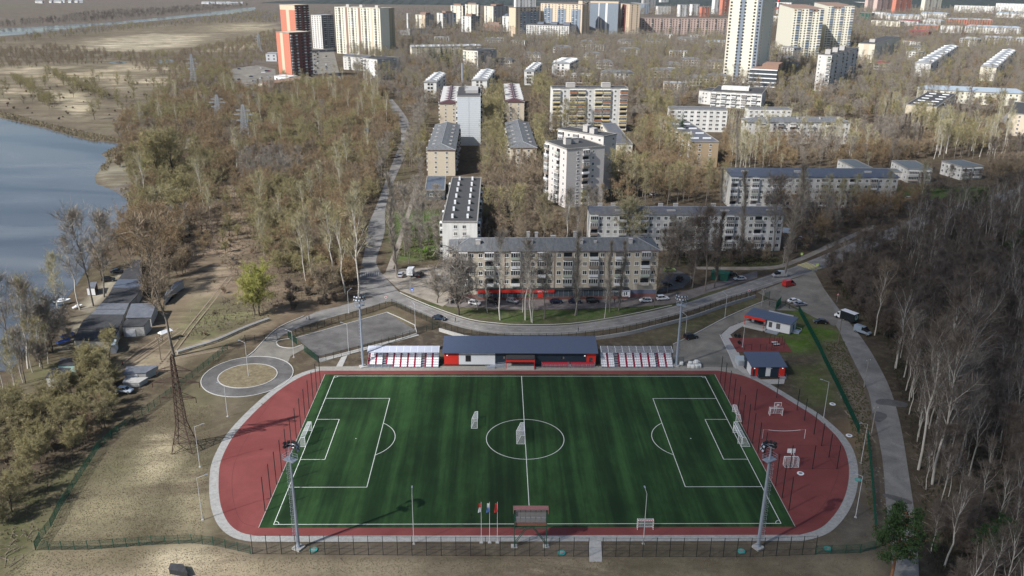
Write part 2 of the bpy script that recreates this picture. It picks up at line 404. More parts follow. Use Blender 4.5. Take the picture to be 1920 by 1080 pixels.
flat('pond_water', gp((200, 117), (225, 115), (240, 117), (225, 120)), 0.1, mw)

# roads
def asphalt(name, c1, c2, sc=0.25):
    m = bpy.data.materials.new(name); m.use_nodes = True; nt = m.node_tree; b = nt.nodes['Principled BSDF']
    b.inputs['Roughness'].default_value = 0.9; b.inputs['Specular IOR Level'].default_value = 0.25
    a = noise(nt, sc, 6, 0.7, 'pos', dist=0.5); f = noise(nt, 3.0, 4, 0.7, 'pos'); l = noise(nt, 0.05, 4, 0.6, 'pos', dist=2)
    c = mixc(nt, ramp(nt, a, 0.35, 0.68), c1, c2)
    hs = nd(nt, 'ShaderNodeHueSaturation'); nt.links.new(c, hs.inputs['Color']); nt.links.new(ramp(nt, f, 0.3, 0.7, 0.85, 1.15), hs.inputs['Value'])
    h2 = nd(nt, 'ShaderNodeHueSaturation'); nt.links.new(hs.outputs[0], h2.inputs['Color']); nt.links.new(ramp(nt, l, 0.35, 0.65, 0.8, 1.2), h2.inputs['Value'])
    nt.links.new(h2.outputs[0], b.inputs['Base Color']); return m
m_road = asphalt('worn_asphalt', (0.155, 0.148, 0.14), (0.22, 0.21, 0.2))
m_asph = asphalt('dark_asphalt', (0.088, 0.083, 0.08), (0.14, 0.134, 0.13))
m_dusty = asphalt('dusty_asphalt', (0.135, 0.127, 0.112), (0.215, 0.197, 0.165), 0.15)
m_yard = asphalt('earth_yard', (0.2, 0.175, 0.145), (0.3, 0.27, 0.23), 0.2)
m_kerb = mat('kerb_stone', (0.42, 0.41, 0.39), 0.9, 0.15, coord='pos')
m_line = mat('road_paint', (0.36, 0.355, 0.34), 0.8, 0.25, 0.8, coord='pos')
m_liney = mat('yellow_road_paint', (0.6, 0.52, 0.22), 0.8, 0.25, 0.8, coord='pos')
def road(name, L, Rr, z, m):
    a = smooth_line(gp(*L), 5); b = smooth_line(gp(*Rr), 5)
    return flat(name, list(a)+list(b)[::-1], z, m)
# curved main street
up_e = [(640, 573), (705, 556), (735, 543), (760, 556), (780, 565), (820, 581), (880, 601), (930, 608), (975, 611), (1070, 609), (1170, 594), (1260, 575), (1320, 557), (1367, 541), (1420, 523), (1480, 503), (1540, 480), (1600, 455), (1680, 424), (1740, 399), (1810, 380), (1920, 350)]
lo_e = [(640, 590), (705, 572), (735, 566), (770, 580), (800, 592), (850, 610), (900, 622), (960, 628), (1040, 628), (1100, 623), (1170, 613), (1240, 598), (1300, 581), (1360, 561), (1417, 545), (1470, 527), (1527, 509), (1600, 480), (1680, 446), (1740, 420), (1815, 398), (1920, 370)]
road('street', up_e, lo_e, 0.05, m_road)
road('street_uphill', [(669, 555), (672, 535), (677, 500), (684, 470), (690, 425), (702, 395), (714, 365), (728, 325), (742, 290), (752, 262), (745, 225), (712, 190)],
     [(760, 560), (722, 520), (708, 500), (706, 485), (716, 455), (722, 430), (722, 400), (730, 360), (745, 325), (760, 290), (768, 262), (765, 225), (735, 185)], 0.054, m_road)
road('footpath', [(722, 512), (738, 470), (752, 430), (768, 380), (778, 345)], [(735, 512), (748, 470), (760, 430), (776, 380), (786, 345)], 0.04, m_yard)
flat('yard', gp((717, 515), (735, 505), (850, 500), (850, 560), (830, 575), (790, 560), (750, 545)), 0.058, m_yard)
road('shop_service_road', [(820, 566), (900, 557), (1000, 560), (1240, 552), (1340, 530), (1420, 508)], [(840, 575), (900, 578), (1000, 581), (1240, 572), (1330, 548), (1420, 521)], 0.044, asphalt('service_asphalt', (0.12, 0.105, 0.1), (0.19, 0.165, 0.155)))
flat('car_park', gp((1237, 500), (1262, 503), (1300, 520), (1280, 540), (1237, 548)), 0.062, m_asph)
road('pavement', [(1300, 500), (1430, 500), (1480, 490), (1560, 455), (1640, 420)], [(1300, 505), (1430, 506), (1485, 496), (1565, 461), (1645, 425)], 0.04, m_yard)
# right hand street and car park
flat('car_park', gp((1420, 548), (1470, 529), (1528, 510), (1560, 570), (1572, 600), (1565, 612), (1530, 597), (1498, 580), (1470, 566), (1442, 560)), 0.066, m_dusty)
road('side_street', [(1500, 520), (1530, 560), (1567, 610), (1582, 640), (1602, 680), (1625, 727), (1632, 750), (1636, 775), (1645, 810), (1655, 867), (1662, 955), (1672, 1045), (1672, 1200)],
     [(1524, 508), (1545, 542), (1587, 598), (1620, 640), (1649, 688), (1671, 735), (1689, 800), (1704, 890), (1718, 990), (1723, 1080), (1726, 1200)], 0.06, asphalt('pale_asphalt', (0.17, 0.163, 0.152), (0.235, 0.224, 0.208)))
for pp in ([(1643, 751), (1660, 748), (1700, 756), (1698, 764), (1662, 760), (1645, 758)], [(1657, 926), (1680, 930), (1708, 940), (1706, 946), (1676, 938), (1658, 932)], [(1640, 772), (1660, 776), (1662, 784), (1648, 792), (1636, 784)]): flat('damp_patch', smooth_line(gp(*pp), 4, True), 0.066, m_asph)
# stadium drive at right
flat('stadium_yard', gp((1442, 562), (1405, 577), (1360, 597), (1305, 626), (1262, 647), (1262, 692), (1378, 692), (1350, 628), (1368, 612), (1400, 600), (1455, 582), (1497, 583), (1470, 568)), 0.07, m_dusty)
flat('pavement', gp((1352, 628), (1368, 613), (1400, 601), (1408, 604), (1384, 617), (1369, 628), (1378, 640), (1395, 690), (1420, 712), (1472, 711), (1470, 720), (1410, 722), (1380, 700)), 0.08, m_conc)
# left lot, drive and roundabout
lot = gp((555, 634), (726, 586), (782, 621), (598, 672), (570, 655), (546, 660), (533, 676), (500, 668), (487, 648), (497, 640), (520, 652), (560, 648))
flat('court_lot', gp((555, 634), (726, 586), (782, 621), (597, 669)), 0.07, m_asph)
flat('drive', gp((485, 650), (500, 640), (519, 640), (524, 650), (548, 652), (566, 646), (575, 652), (560, 660), (545, 668), (540, 680), (547, 692), (520, 690), (470, 672)), 0.064, m_dusty)
road('drive', [(464, 670), (477, 660), (490, 645), (505, 630), (530, 612), (570, 595), (600, 583), (645, 573)], [(500, 665), (512, 650), (521, 636), (538, 625), (560, 615), (605, 600), (667, 583), (700, 574)], 0.062, m_road)
rc = (G(410, 706).xy+G(519, 704).xy)/2; r_in = (G(519, 704).xy-G(410, 706).xy).length/2
ring = [(rc.x+math.cos(t/48*6.2832)*(r_in+4.2), rc.y+math.sin(t/48*6.2832)*(r_in+4.6)) for t in range(48)]
isl = [(rc.x+math.cos(t/48*6.2832)*r_in, rc.y+math.sin(t/48*6.2832)*r_in*0.95) for t in range(48)]
flat('roundabout', ring, 0.074, m_asph)
m_grassd = mat('dry_grass_island', (0.13, 0.105, 0.065), 1, 0.35, 0.8, col2=(0.2, 0.165, 0.1), coord='pos')
flat('roundabout_island', isl, 0.16, m_grassd)
k = MB(); k.strip(ring, 0.22, 0.05, closed=True, h=0.12); k.strip(isl, 0.25, 0.05, closed=True, h=0.15)
for pl in ([(464, 668), (477, 658), (505, 628), (530, 610), (570, 593)], [(1262, 646), (1305, 625), (1360, 596), (1405, 576), (1440, 562)], [(545, 635), (520, 640), (524, 650), (548, 653), (566, 647)],
           [(750, 549), (780, 563), (820, 579), (880, 599), (930, 606), (975, 609), (1070, 607), (1170, 592), (1260, 573)], [(597, 674), (782, 625), (726, 586)], [(555, 634), (726, 586)], [(1350, 628), (1380, 692)]):
    k.strip(smooth_line(gp(*pl), 3), 0.25, 0.05, h=0.13)
tag(k.build('kerb', m_kerb), kind='structure')
flat('footpath', gp((597, 674), (782, 626), (786, 629), (600, 680)), 0.09, m_conc, block=False)
flat('footpath', gp((640, 670), (652, 666), (641, 690), (629, 690)), 0.085, m_conc, block=False)
flat('footpath', gp((1104, 1013), (1127, 1013), (1129, 1054), (1105, 1054)), 0.09, m_conc, block=False)
# road markings
k = MB()
def offs(a, b, t): return [(p[0]*(1-t)+q[0]*t, p[1]*(1-t)+q[1]*t) for p, q in zip(a, b)]
for t, dash in ((0.42, True), (0.10, False), (0.76, False)):
    pl = smooth_line(gp(*offs(up_e[3:17], lo_e[3:17], t)), 8)
    for i in range(0, len(pl)-1):
        if not dash or i % 2 == 0: k.strip([pl[i], pl[i+1]], 0.14, 0.056)
tag(k.build('road_marking', m_line), kind='structure')
def zebra(a, b, c, n, m):
    A, B, Cc = G(*a).xy, G(*b).xy, G(*c).xy; k = MB(); u = (B-A)/n; v = Cc-A
    for i in range(n):
        p = A+u*(i+0.1); q = p+u*0.5; k.sheet([p, q, q+v, p+v], 0.07)
    tag(k.build('crosswalk_marking', m), kind='structure')
zebra((1494, 497), (1525, 508), (1512, 492), 8, m_liney)
zebra((675, 519), (712, 517), (676, 512), 9, m_line)

# ------------------------------------------------------------------ stadium surfaces
FLX, FLY = 50.47, 33.09
mt = bpy.data.materials.new('artificial_turf'); mt.use_nodes = True; nt = mt.node_tree; b = nt.nodes['Principled BSDF']
b.inputs['Roughness'].default_value = 0.85; b.inputs['Specular IOR Level'].default_value = 0.2
a = noise(nt, 0.16, 3, 0.6, 'pos', stretch=(1.6, 0.06, 1)); f = noise(nt, 1.6, 5, 0.75, 'pos', stretch=(1.0, 0.16, 1)); g2 = noise(nt, 0.06, 4, 0.65, 'pos')
c = mixc(nt, ramp(nt, a, 0.42, 0.6), (0.009, 0.027, 0.0075), (0.022, 0.057, 0.016))
hs = nd(nt, 'ShaderNodeHueSaturation'); nt.links.new(c, hs.inputs['Color']); nt.links.new(ramp(nt, f, 0.3, 0.7, 0.8, 1.22), hs.inputs['Value'])
h2 = nd(nt, 'ShaderNodeHueSaturation'); nt.links.new(hs.outputs[0], h2.inputs['Color']); nt.links.new(ramp(nt, g2, 0.35, 0.65, 0.72, 1.3), h2.inputs['Value'])
sx = nd(nt, 'ShaderNodeSeparateXYZ'); nt.links.new(nd(nt, 'ShaderNodeNewGeometry').outputs['Position'], sx.inputs[0])
dv = nd(nt, 'ShaderNodeMath', operation='DIVIDE'); nt.links.new(sx.outputs[0], dv.inputs[0]); dv.inputs[1].default_value = 3.9
fl_ = nd(nt, 'ShaderNodeMath', operation='FLOOR'); nt.links.new(dv.outputs[0], fl_.inputs[0]); wn_ = nd(nt, 'ShaderNodeTexWhiteNoise', noise_dimensions='1D'); nt.links.new(fl_.outputs[0], wn_.inputs['W'])
h3 = nd(nt, 'ShaderNodeHueSaturation'); nt.links.new(h2.outputs[0], h3.inputs['Color']); nt.links.new(ramp(nt, wn_.outputs['Value'], 0, 1, 0.86, 1.16), h3.inputs['Value'])
fr_ = nd(nt, 'ShaderNodeMath', operation='FRACT'); nt.links.new(dv.outputs[0], fr_.inputs[0])
c4 = mixc(nt, ramp(nt, fr_.outputs[0], 0.012, 0.03, 0.35, 0), h3.outputs[0], (0.006, 0.016, 0.006))
wr = noise(nt, 0.35, 5, 0.7, 'pos'); c4 = mixc(nt, ramp(nt, wr, 0.6, 0.8, 0, 0.3), c4, (0.035, 0.06, 0.028))
nt.links.new(c4, b.inputs['Base Color'])
mr = bpy.data.materials.new('red_rubber_track'); mr.use_nodes = True; nt = mr.node_tree; b = nt.nodes['Principled BSDF']
b.inputs['Roughness'].default_value = 0.9; b.inputs['Specular IOR Level'].default_value = 0.2
a = noise(nt, 0.08, 5, 0.6, 'pos', dist=1); f = noise(nt, 6, 3, 0.7, 'pos'); s_ = noise(nt, 0.5, 6, 0.7, 'pos')
c = mixc(nt, ramp(nt, a, 0.35, 0.65), (0.15, 0.038, 0.036), (0.195, 0.055, 0.05))
c = mixc(nt, ramp(nt, s_, 0.5, 0.75, 0, 0.5), c, (0.13, 0.045, 0.04))
hs = nd(nt, 'ShaderNodeHueSaturation'); nt.links.new(c, hs.inputs['Color']); nt.links.new(ramp(nt, f, 0.3, 0.7, 0.93, 1.07), hs.inputs['Value'])
nt.links.new(hs.outputs[0], b.inputs['Base Color'])
tl = gp((600, 695.5), (574, 703), (548, 716), (520, 735), (490, 761), (462, 789), (440, 815), (424, 842), (413, 870), (410, 900), (411, 930), (417, 958), (430, 983), (452, 999), (482, 1005.5))
trr = gp((1499, 1003.5), (1529, 995), (1551, 981), (1574, 952), (1588, 918), (1592, 880), (1585, 846), (1571, 822), (1554, 804), (1527, 781), (1497, 762), (1460, 739), (1422, 717), (1390, 704), (1347, 695.5))
lc = smooth_line(tl, 4); rcv = smooth_line(trr, 4)
track = list(lc)+list(rcv)
flat('running_track', track, 0.10, mr)
def offpoly(P, d):
    n = len(P); out = []
    for i in range(n):
        t = (P[(i+1) % n]-P[i-1]).normalized(); out.append(P[i]+Vector((t.y, -t.x))*d)
    return out
ar = sum(track[i].x*track[(i+1) % len(track)].y-track[(i+1) % len(track)].x*track[i].y for i in range(len(track)))
flat('track_pavement', offpoly(track, 1.9 if ar > 0 else -1.9), 0.094, mat('light_paving', (0.33, 0.325, 0.31), 0.9, 0.16, 1.2, coord='pos', col2=(0.26, 0.255, 0.24)))
flat('stand_apron', gp((600, 695), (590, 688), (700, 687), (1270, 687), (1380, 690), (1400, 706), (1347, 695.5)), 0.0985, mat('apron_paving', (0.25, 0.235, 0.205), 0.9, 0.25, 0.6, coord='pos'))
turf = gp((609.5, 702.5), (1340, 702.5), (1491, 988.5), (485, 990.5))
flat('football_pitch', turf, 0.108, mt)
k = MB(); Z1 = 0.113; lw = 0.13
def rect(x0, y0, x1, y1, op=None):
    P = [(x0, y0), (x1, y0), (x1, y1), (x0, y1)]
    for i in range(4):
        a, b = P[i], P[(i+1) % 4]; d = Vector((b[0]-a[0], b[1]-a[1])).normalized()*lw/2
        if i == op: continue
        hh = 0.003 if i % 2 else 0
        k.strip([(a[0]-d.x, a[1]-d.y), (b[0]+d.x, b[1]+d.y)], lw, Z1+hh)
rect(-FLX, -FLY, FLX, FLY)
for s in (-1, 1):
    k.strip([(s*FLX, -20.15), (s*(FLX-16.5), -20.15)], lw, Z1+.006); k.strip([(s*FLX, 20.15), (s*(FLX-16.5), 20.15)], lw, Z1+.006); k.strip([(s*(FLX-16.5), -20.2), (s*(FLX-16.5), 20.2)], lw, Z1+.009)
    k.strip([(s*FLX, -9.16), (s*(FLX-5.5), -9.16)], lw, Z1+.006); k.strip([(s*FLX, 9.16), (s*(FLX-5.5), 9.16)], lw, Z1+.006); k.strip([(s*(FLX-5.5), -9.2), (s*(FLX-5.5), 9.2)], lw, Z1+.009)
    a0 = math.acos(5.5/9.15)
    k.strip([(s*(FLX-11)-s*9.15*math.cos(t), 9.15*math.sin(t)) for t in np.linspace(-a0, a0, 24)], lw, Z1+.012)
    k.sheet([(s*(FLX-11)+.15*math.cos(t), .15*math.sin(t)) for t in np.linspace(0, 6.28, 9)[:-1]], Z1)
    for q in (-1, 1): k.strip([(s*(FLX-1*math.cos(t)), q*(FLY-1*math.sin(t))) for t in np.linspace(0, 1.57, 8)], 0.1, Z1+.014)
k.strip([(0.3, -FLY), (0.3, FLY)], lw, Z1+.006)
k.strip([(0.3+9.15*math.cos(t), 9.15*math.sin(t)) for t in np.linspace(0, 2*math.pi, 65)[:-1]], lw, Z1+.01, closed=True)
tag(k.build('pitch_markings', mat('turf_line_paint', (0.66, 0.68, 0.64), 0.8, 0.06)), kind='structure')
k = MB(); k.strip([turf[0], turf[3]], 0.12, 0.108, h=0.03); k.strip([turf[1], turf[2]], 0.12, 0.108, h=0.03)
tag(k.build('turf_edging', m_conc), kind='structure')
k = MB()
for pts in (gp((520, 735), (470, 810), (440, 870), (436, 925), (450, 975), (478, 988)), gp((1491, 990), (1530, 965), (1560, 920), (1572, 880), (1560, 850))):
    k.strip(smooth_line(pts, 6), 0.09, 0.104)
tag(k.build('track_seam', mat('track_seam', (0.1, 0.03, 0.03), 0.9, 0.2)), kind='structure')
flat('exercise_ground', gp((1366, 634), (1467, 634), (1486, 661), (1382, 661)), 0.09, mr)
# ------------------------------------------------------------------ buildings
WIN = {}
def win_mesh(w, h, far=False):
    k = ('w', round(w, 2), round(h, 2), far)
    if k in WIN: return WIN[k]
    f = MB(); t = 0.11; x = w/2; z = h/2
    f.box(-x, -.06, -z, -x+t, .02, z); f.box(x-t, -.06, -z, x, .02, z); f.box(-x+t, -.06, z-t, x-t, .02, z); f.box(-x+t, -.06, -z, x-t, .02, -z+t)
    f.box(-t*.4, -.05, -z+t, t*.4, .02, z-t); f.box(-x-.08, -.16, -z-.07, x+.08, .02, -z-.002)
    p = MB().box(-x+t, -.028, -z+t, x-t, .01, z-t)
    if far:
        f.add(p.v, p.f, 1); WIN[k] = (f.mesh('window', [m_frame, m_glass]), None)
    else: WIN[k] = (f.mesh('window', [m_frame]), p.mesh('pane', [m_glass]))
    return WIN[k]
m_balc = mat('balcony_panel', (1, 1, 1), 0.7, 0.12, objcol=True)
m_balcd = mat('loggia_shade', (0.06, 0.06, 0.06), 0.9, 0.2)
def balc_mesh(w, kind):
    k = ('b', round(w, 2), kind)
    if k in WIN: return WIN[k]
    f = MB(); x = w/2
    f.box(-x, -1.05, -1.45, x, 0, -1.3, 1)                       # slab
    f.box(-x, -1.1, -1.3, x, -1.02, -.35, 0); f.box(-x, -1.02, -1.3, -x+.07, 0, -.35, 0); f.box(x-.07, -1.02, -1.3, x, 0, -.35, 0)
    if kind == 'g':                                              # glazed in
        f.box(-x+.05, -1.03, -.35, x-.05, -.0, 1.12, 2)
        n = max(3, int(w/.75))
        for i in range(n+1):
            q = -x+i*w/n; f.box(q-.05, -1.09, -.35, q+.05, -1.035, 1.12, 3)
        f.box(-x, -1.1, 1.12, x, 0, 1.25, 3)
    else:
        f.box(-x*.9, -.06, -.6, x*.9, .0, .95, 2); f.box(-x, -1.07, -.35, x, -1.03, -.28, 3)
    WIN[k] = f.mesh('balcony', [m_balc, m_concd, m_glass, m_frame]); return WIN[k]
BCOL = [(.62, .62, .6), (.5, .5, .48), (.68, .68, .68), (.3, .3, .3), (.24, .2, .17), (.6, .6, .62), (.36, .4, .34), (.42, .38, .34)]
YCOL = [(.62, .5, .26), (.66, .55, .3), (.6, .45, .22), (.36, .16, .08), (.6, .52, .32)]
def roof_mesh(W, D, h, kind, rise, o=0.5, m=None, m2=None, inset=None):
    f = MB()
    if kind == 'flat':
        f.box(-.12, -.12, h, W+.12, D+.12, h+.35, 0); f.add([(.3, .3, h+.354), (W-.3, .3, h+.354), (W-.3, D-.3, h+.354), (.3, D-.3, h+.354)], [(0, 1, 2, 3)], 0)
        for (x0, y0, x1, y1) in ((-.2, -.2, W+.2, .25), (-.2, D-.25, W+.2, D+.2), (-.2, .25, .25, D-.25), (W-.25, .25, W+.2, D-.25)): f.box(x0, y0, h+.02, x1, y1, h+.55, 1)
    elif kind in ('hip', 'gable'):
        x0, y0, x1, y1 = -o, -o, W+o, D+o
        f.box(x0, y0, h-.15, x1, y1, h, 1)
        al = W >= D; L = (x1-x0) if al else (y1-y0); Sx = (y1-y0) if al else (x1-x0)
        ins = (inset if inset is not None else Sx*.5) if kind == 'hip' else 0
        cy = Sx/2
        def P(a, b, z): return (x0+a, y0+b, z) if al else (x0+b, y0+a, z)
        z0 = h+.004; zr = h+rise
        v = [P(0, 0, z0), P(L, 0, z0), P(L, Sx, z0), P(0, Sx, z0), P(ins, cy, zr), P(L-ins, cy, zr)]
        fs = [(0, 1, 5, 4), (2, 3, 4, 5), (1, 2, 5), (3, 0, 4)]
        if not al: fs = [q[::-1] for q in fs]
        f.add(v, fs, 0)
        f.line([v[4], v[5]], .13, 4, 2)
        if kind == 'hip':
            for a, b in ((0, 4), (3, 4), (1, 5), (2, 5)): f.line([v[a], v[b]], .12, 4, 2)
    elif kind == 'mono':
        v = [(-o, -o, h), (W+o, -o, h), (W+o, D+o, h+rise), (-o, D+o, h+rise)]
        v2 = [(a, b, c+.22) for a, b, c in v]
        f.add(v+v2, [(4, 5, 6, 7), (3, 2, 1, 0), (0, 1, 5, 4), (1, 2, 6, 5), (2, 3, 7, 6), (3, 0, 4, 7)], 0)
    return f
m_cap = mat('ridge_metal', (0.42, 0.43, 0.44), 0.5, 0.1, metal=0.4)
def building(label, A, B, Cc=None, h=15, yb=None, D=12, floors=5, F='', L='', R='', roof='flat', rise=2.5, wall=None, rm=None, z0=None, fh=None, win=(1.45, 1.5),
             name='apartment_building', cat='apartment block', ground=False, far=None, side='L', ribs=0, chim=(), stacks=0, bal='n', bw=3.0, group=None, inset=None, trim=None, sub=False, tw=None, stripes=None, seed=0, Rwall=None, tree=True):
    rnd = random.Random(label)
    if yb is not None:
        mx = (A[0]+B[0])/2; h = hgt(mx, yb, (A[1]+B[1])/2)
    zr = 0 if ground else h
    if tw:
        th = R_(tw[1]); b = G(*B, h).xy; u = Vector((math.cos(th), -math.sin(th))); vv = Vector((math.sin(th), math.cos(th)))
        def solve(f, target, sgn):
            lo, hi = 0.0, 200.0
            for _ in range(40):
                m = (lo+hi)/2; q = f(m); x_ = pj((q.x, q.y, h))[0]
                if (x_-target)*sgn < 0: lo = m
                else: hi = m
            return lo
        W0 = solve(lambda m: b-u*m, A[0], -1); D = solve(lambda m: b+vv*m, tw[0], 1); a = b-u*W0; Cc = None
    if not tw: a = G(*A, zr).xy; b = G(*B, zr).xy
    u = (b-a); Wd = u.length
    if Cc is not None:
        c = G(*Cc, zr).xy; base = a if side == 'L' else b; v = c-base
        if v.length > Wd*1.1:
            vn = v.normalized(); un = Vector((vn.y, -vn.x))
            Wd = abs(u.dot(un)); D = v.length
            if side == 'R': a = b-un*Wd
            u = un
        else:
            u = u.normalized(); D = abs(v.dot(Vector((-u.y, u.x))))
    u = u.normalized()
    dist = (a-EYE.xy).length
    if far is None: far = dist > 1000
    rz = math.atan2(u.y, u.x); vv = Vector((-u.y, u.x))
    fp = [a, a+u*Wd, a+u*Wd+vv*D, a+vv*D]
    if tree: notree([p for p in fp])
    e = empty(name, (a.x, a.y, 0), rz, label, cat, group)
    wall = wall or mat('grey_brick', (0.42, 0.39, 0.35), 0.9, 0.12, 0.6)
    rm = rm or mat('grey_roof', (0.13, 0.135, 0.14), 0.8, 0.25, 0.5)
    wb = MB().box(0, 0, 0, Wd, D, h)
    ms = [wall]
    if stripes:
        for i, (x0, x1, zz0, zz1, mm) in enumerate(stripes):
            ms.append(mm); wb.box(x0*Wd, -.05-.004*i, zz0*h, x1*Wd, -.0, zz1*h, i+1)
    if Rwall is not None:  # separate right wall; the grey ones put a shaded side into the colour
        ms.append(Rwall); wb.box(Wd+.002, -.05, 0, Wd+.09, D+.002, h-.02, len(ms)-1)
    wb.build('wall', ms, e)
    ro = roof_mesh(Wd, D, h, roof, rise, inset=inset).build('roof', [rm, trim or m_concd, m_cap], e)
    fh = fh or (h-(z0 or 0.8)-.4)/floors; zb = (0.8 if z0 is None else z0)
    wl = []; bl = []
    for pat, sd_ in ((F, 0), (L, 1), (R, 2)):
        if not pat: continue
        n = len(pat); Ls = Wd if sd_ == 0 else D
        for i, ch in enumerate(pat):
            s = (i+.5)*Ls/n
            if sd_ == 0: loc, r = (s, 0.0), 0
            elif sd_ == 1: loc, r = (0.0, Ls-s), -math.pi/2
            else: loc, r = (Wd+(.09 if Rwall is not None else 0), s), math.pi/2
            for kf in range(floors-1, -1, -1):
                z = zb+(kf+.52)*fh
                if ch == 'w': wl.append((loc, r, z, 1))
                elif ch == 's': wl.append((loc, r, z+fh*.3, .62))
                elif ch in 'bg': bl.append((loc, r, z, ch))
    if far:
        f = MB()
        ww, hh = win[0]*1.35, win[1]*1.1
        for (loc, r, z, sc) in wl:
            ca_, sa_ = math.cos(r), math.sin(r)
            for (x, y, z_, mi) in ((ww/2, -.13, hh/2, 0),):
                vs = [(-x, y, -z_), (x, y, -z_), (x, y, z_), (-x, y, z_)]
                f.add([(loc[0]+p*ca_-q*sa_, loc[1]+p*sa_+q*ca_, z+t) for p, q, t in vs], [(0, 1, 2, 3)], mi)
        if f.v: tag(f.build('window', [m_glass, m_frame], e), kind='stuff')
        f = MB()
        for (loc, r, z, ch) in bl:
            ca_, sa_ = math.cos(r), math.sin(r); x = bw/2
            c0 = rnd.randrange(3)
            for (y, z1, z2, mi) in ((-1.0, -1.3, -.3, c0), (-.9, -.3, 1.1, 3)):
                vs = [(-x, y, z1), (x, y, z1), (x, y, z2), (-x, y, z2), (-x, 0, z1), (x, 0, z1), (x, 0, z2), (-x, 0, z2)]
                f.add([(loc[0]+p*ca_-q*sa_, loc[1]+p*sa_+q*ca_, z+t) for p, q, t in vs], [(0, 1, 2, 3), (3, 2, 6, 7), (0, 3, 7, 4), (1, 5, 6, 2)], mi)
        if f.v:
            if bal == 'y': mm = [mat('ochre_balcony', (.6, .48, .26), .8, .1), mat('cream_balcony', (.62, .56, .4), .8, .1), mat('pale_balcony', (.6, .58, .5), .8, .1), m_glass]
            elif bal == 'b': mm = [mat('blue_balcony', (.2, .3, .42), .5, .1), mat('paleblue_balcony', (.4, .5, .6), .5, .1), m_frame, m_glass]
            elif bal == 'd': mm = [mat('maroon_balcony', (.2, .05, .05), .8, .1), mat('maroon_balcony', (.2, .05, .05), .8, .1), mat('pale_balcony', (.6, .58, .5), .8, .1), m_glass]
            else: mm = [m_frame, m_concd, mat('grey_balcony', (.45, .45, .45), .8, .1), m_glass]
            tag(f.build('balcony', mm, e), kind='stuff')
    else:
        me, pane = win_mesh(*win, far=not sub)
        for i, (loc, r, z, sc) in enumerate(wl[:100]):
            o = link('window', me, e, (*loc, z), r, (sc, 1, sc))
            if pane: link('pane', pane, o)
        if len(wl) > 100:
            f = MB(); src = win_mesh(*win, far=True)[0]
            for (loc, r, z, sc) in wl[100:]:
                ca_, sa_ = math.cos(r), math.sin(r)
                for pg in src.polygons:
                    f.add([(loc[0]+src.vertices[i].co.x*ca_*sc-src.vertices[i].co.y*sa_, loc[1]+src.vertices[i].co.x*sa_*sc+src.vertices[i].co.y*ca_, z+src.vertices[i].co.z*sc) for i in pg.vertices], [tuple(range(len(pg.vertices)))], pg.material_index)
            tag(f.build('window', [m_frame, m_glass], e), kind='stuff')
        for i, (loc, r, z, ch) in enumerate(bl[:100]):
            kind = 'g' if (ch == 'g' or rnd.random() < .62) else 'o'
            o = link('balcony', balc_mesh(bw, kind), e, (*loc, z), r, (1, 1, min(1, fh/3)))
            c = rnd.choice(YCOL if bal == 'y' else BCOL); o.color = (*c, 1)
    if ribs:
        n = ribs; al = Wd >= D; L_ = (Wd if al else D); Sx = (D if al else Wd); mm = mat('white_dormer', (.68, .68, .66), .6, .1)
        for i in range(n):
            q = (i+.7)*L_/(n+.4)
            for s_ in (0, 1):
                f = MB(); p0, p1 = (.4, Sx*.5-1.0) if s_ == 0 else (Sx*.5+1.0, Sx-.4)
                x0, y0, x1, y1 = (q-.55, p0, q+.55, p1) if al else (p0, q-.55, p1, q+.55)
                f.box(x0, y0, h+.25, x1, y1, h+rise*.75+.3)
                f.build('roof_dormer', mm, ro)
    for (fx, fy, sx, sy, sz) in chim:
        f = MB().box(fx*Wd-sx/2, fy*D-sy/2, h+.1, fx*Wd+sx/2, fy*D+sy/2, h+rise+sz); f.box(fx*Wd-sx/2-.12, fy*D-sy/2-.12, h+rise+sz, fx*Wd+sx/2+.12, fy*D+sy/2+.12, h+rise+sz+.15)
        f.build('chimney', mat('plastered_chimney', (.42, .4, .38), .9, .2), ro)
    return e, Wd, D, h, ro

br_beige = mat('beige_brick', (0.52, 0.46, 0.37), 0.9, 0.14, 0.8, col2=(0.44, 0.385, 0.305), stretch=(1, 1, .15))
br_sand = mat('sand_render', (0.54, 0.47, 0.36), 0.9, 0.1, 0.5)
w_white = mat('white_render', (0.68, 0.67, 0.64), 0.9, 0.1, 0.4, col2=(0.52, 0.51, 0.48), stretch=(1, 1, .12))
w_pale = mat('pale_panel', (0.62, 0.60, 0.57), 0.9, 0.12, 0.4, col2=(0.46, 0.45, 0.42), stretch=(1, 1, .12))
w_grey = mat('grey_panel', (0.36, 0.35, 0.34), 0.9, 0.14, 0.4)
w_yel = mat('pale_yellow_panel', (0.66, 0.63, 0.52), 0.85, 0.08, 0.4)
w_cream = mat('cream_panel', (0.6, 0.56, 0.46), 0.85, 0.1, 0.4)
w_or = mat('orange_facade', (0.48, 0.18, 0.12), 0.8, 0.1, 0.4)
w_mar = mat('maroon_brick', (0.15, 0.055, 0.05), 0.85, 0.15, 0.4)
w_pink = mat('pink_panel', (0.5, 0.38, 0.33), 0.85, 0.1, 0.2)
w_ora = mat('ochre_facade', (0.56, 0.45, 0.33), 0.85, 0.1, 0.2)
w_blue = mat('blue_glass_facade', (0.2, 0.235, 0.28), 0.35, 0.35, 0.25)
w_brn = mat('brown_brick', (0.25, 0.16, 0.12), 0.85, 0.15, 0.4)
r_slate = mat('dark_grey_roof', (0.058, 0.057, 0.058), 0.8, 0.25, 0.3)
r_grey = mat('seamed_grey_roof', (0.15, 0.155, 0.16), 0.75, 0.25, 0.9, stretch=(1.5, .25, 1), col2=(0.10, 0.105, 0.11))
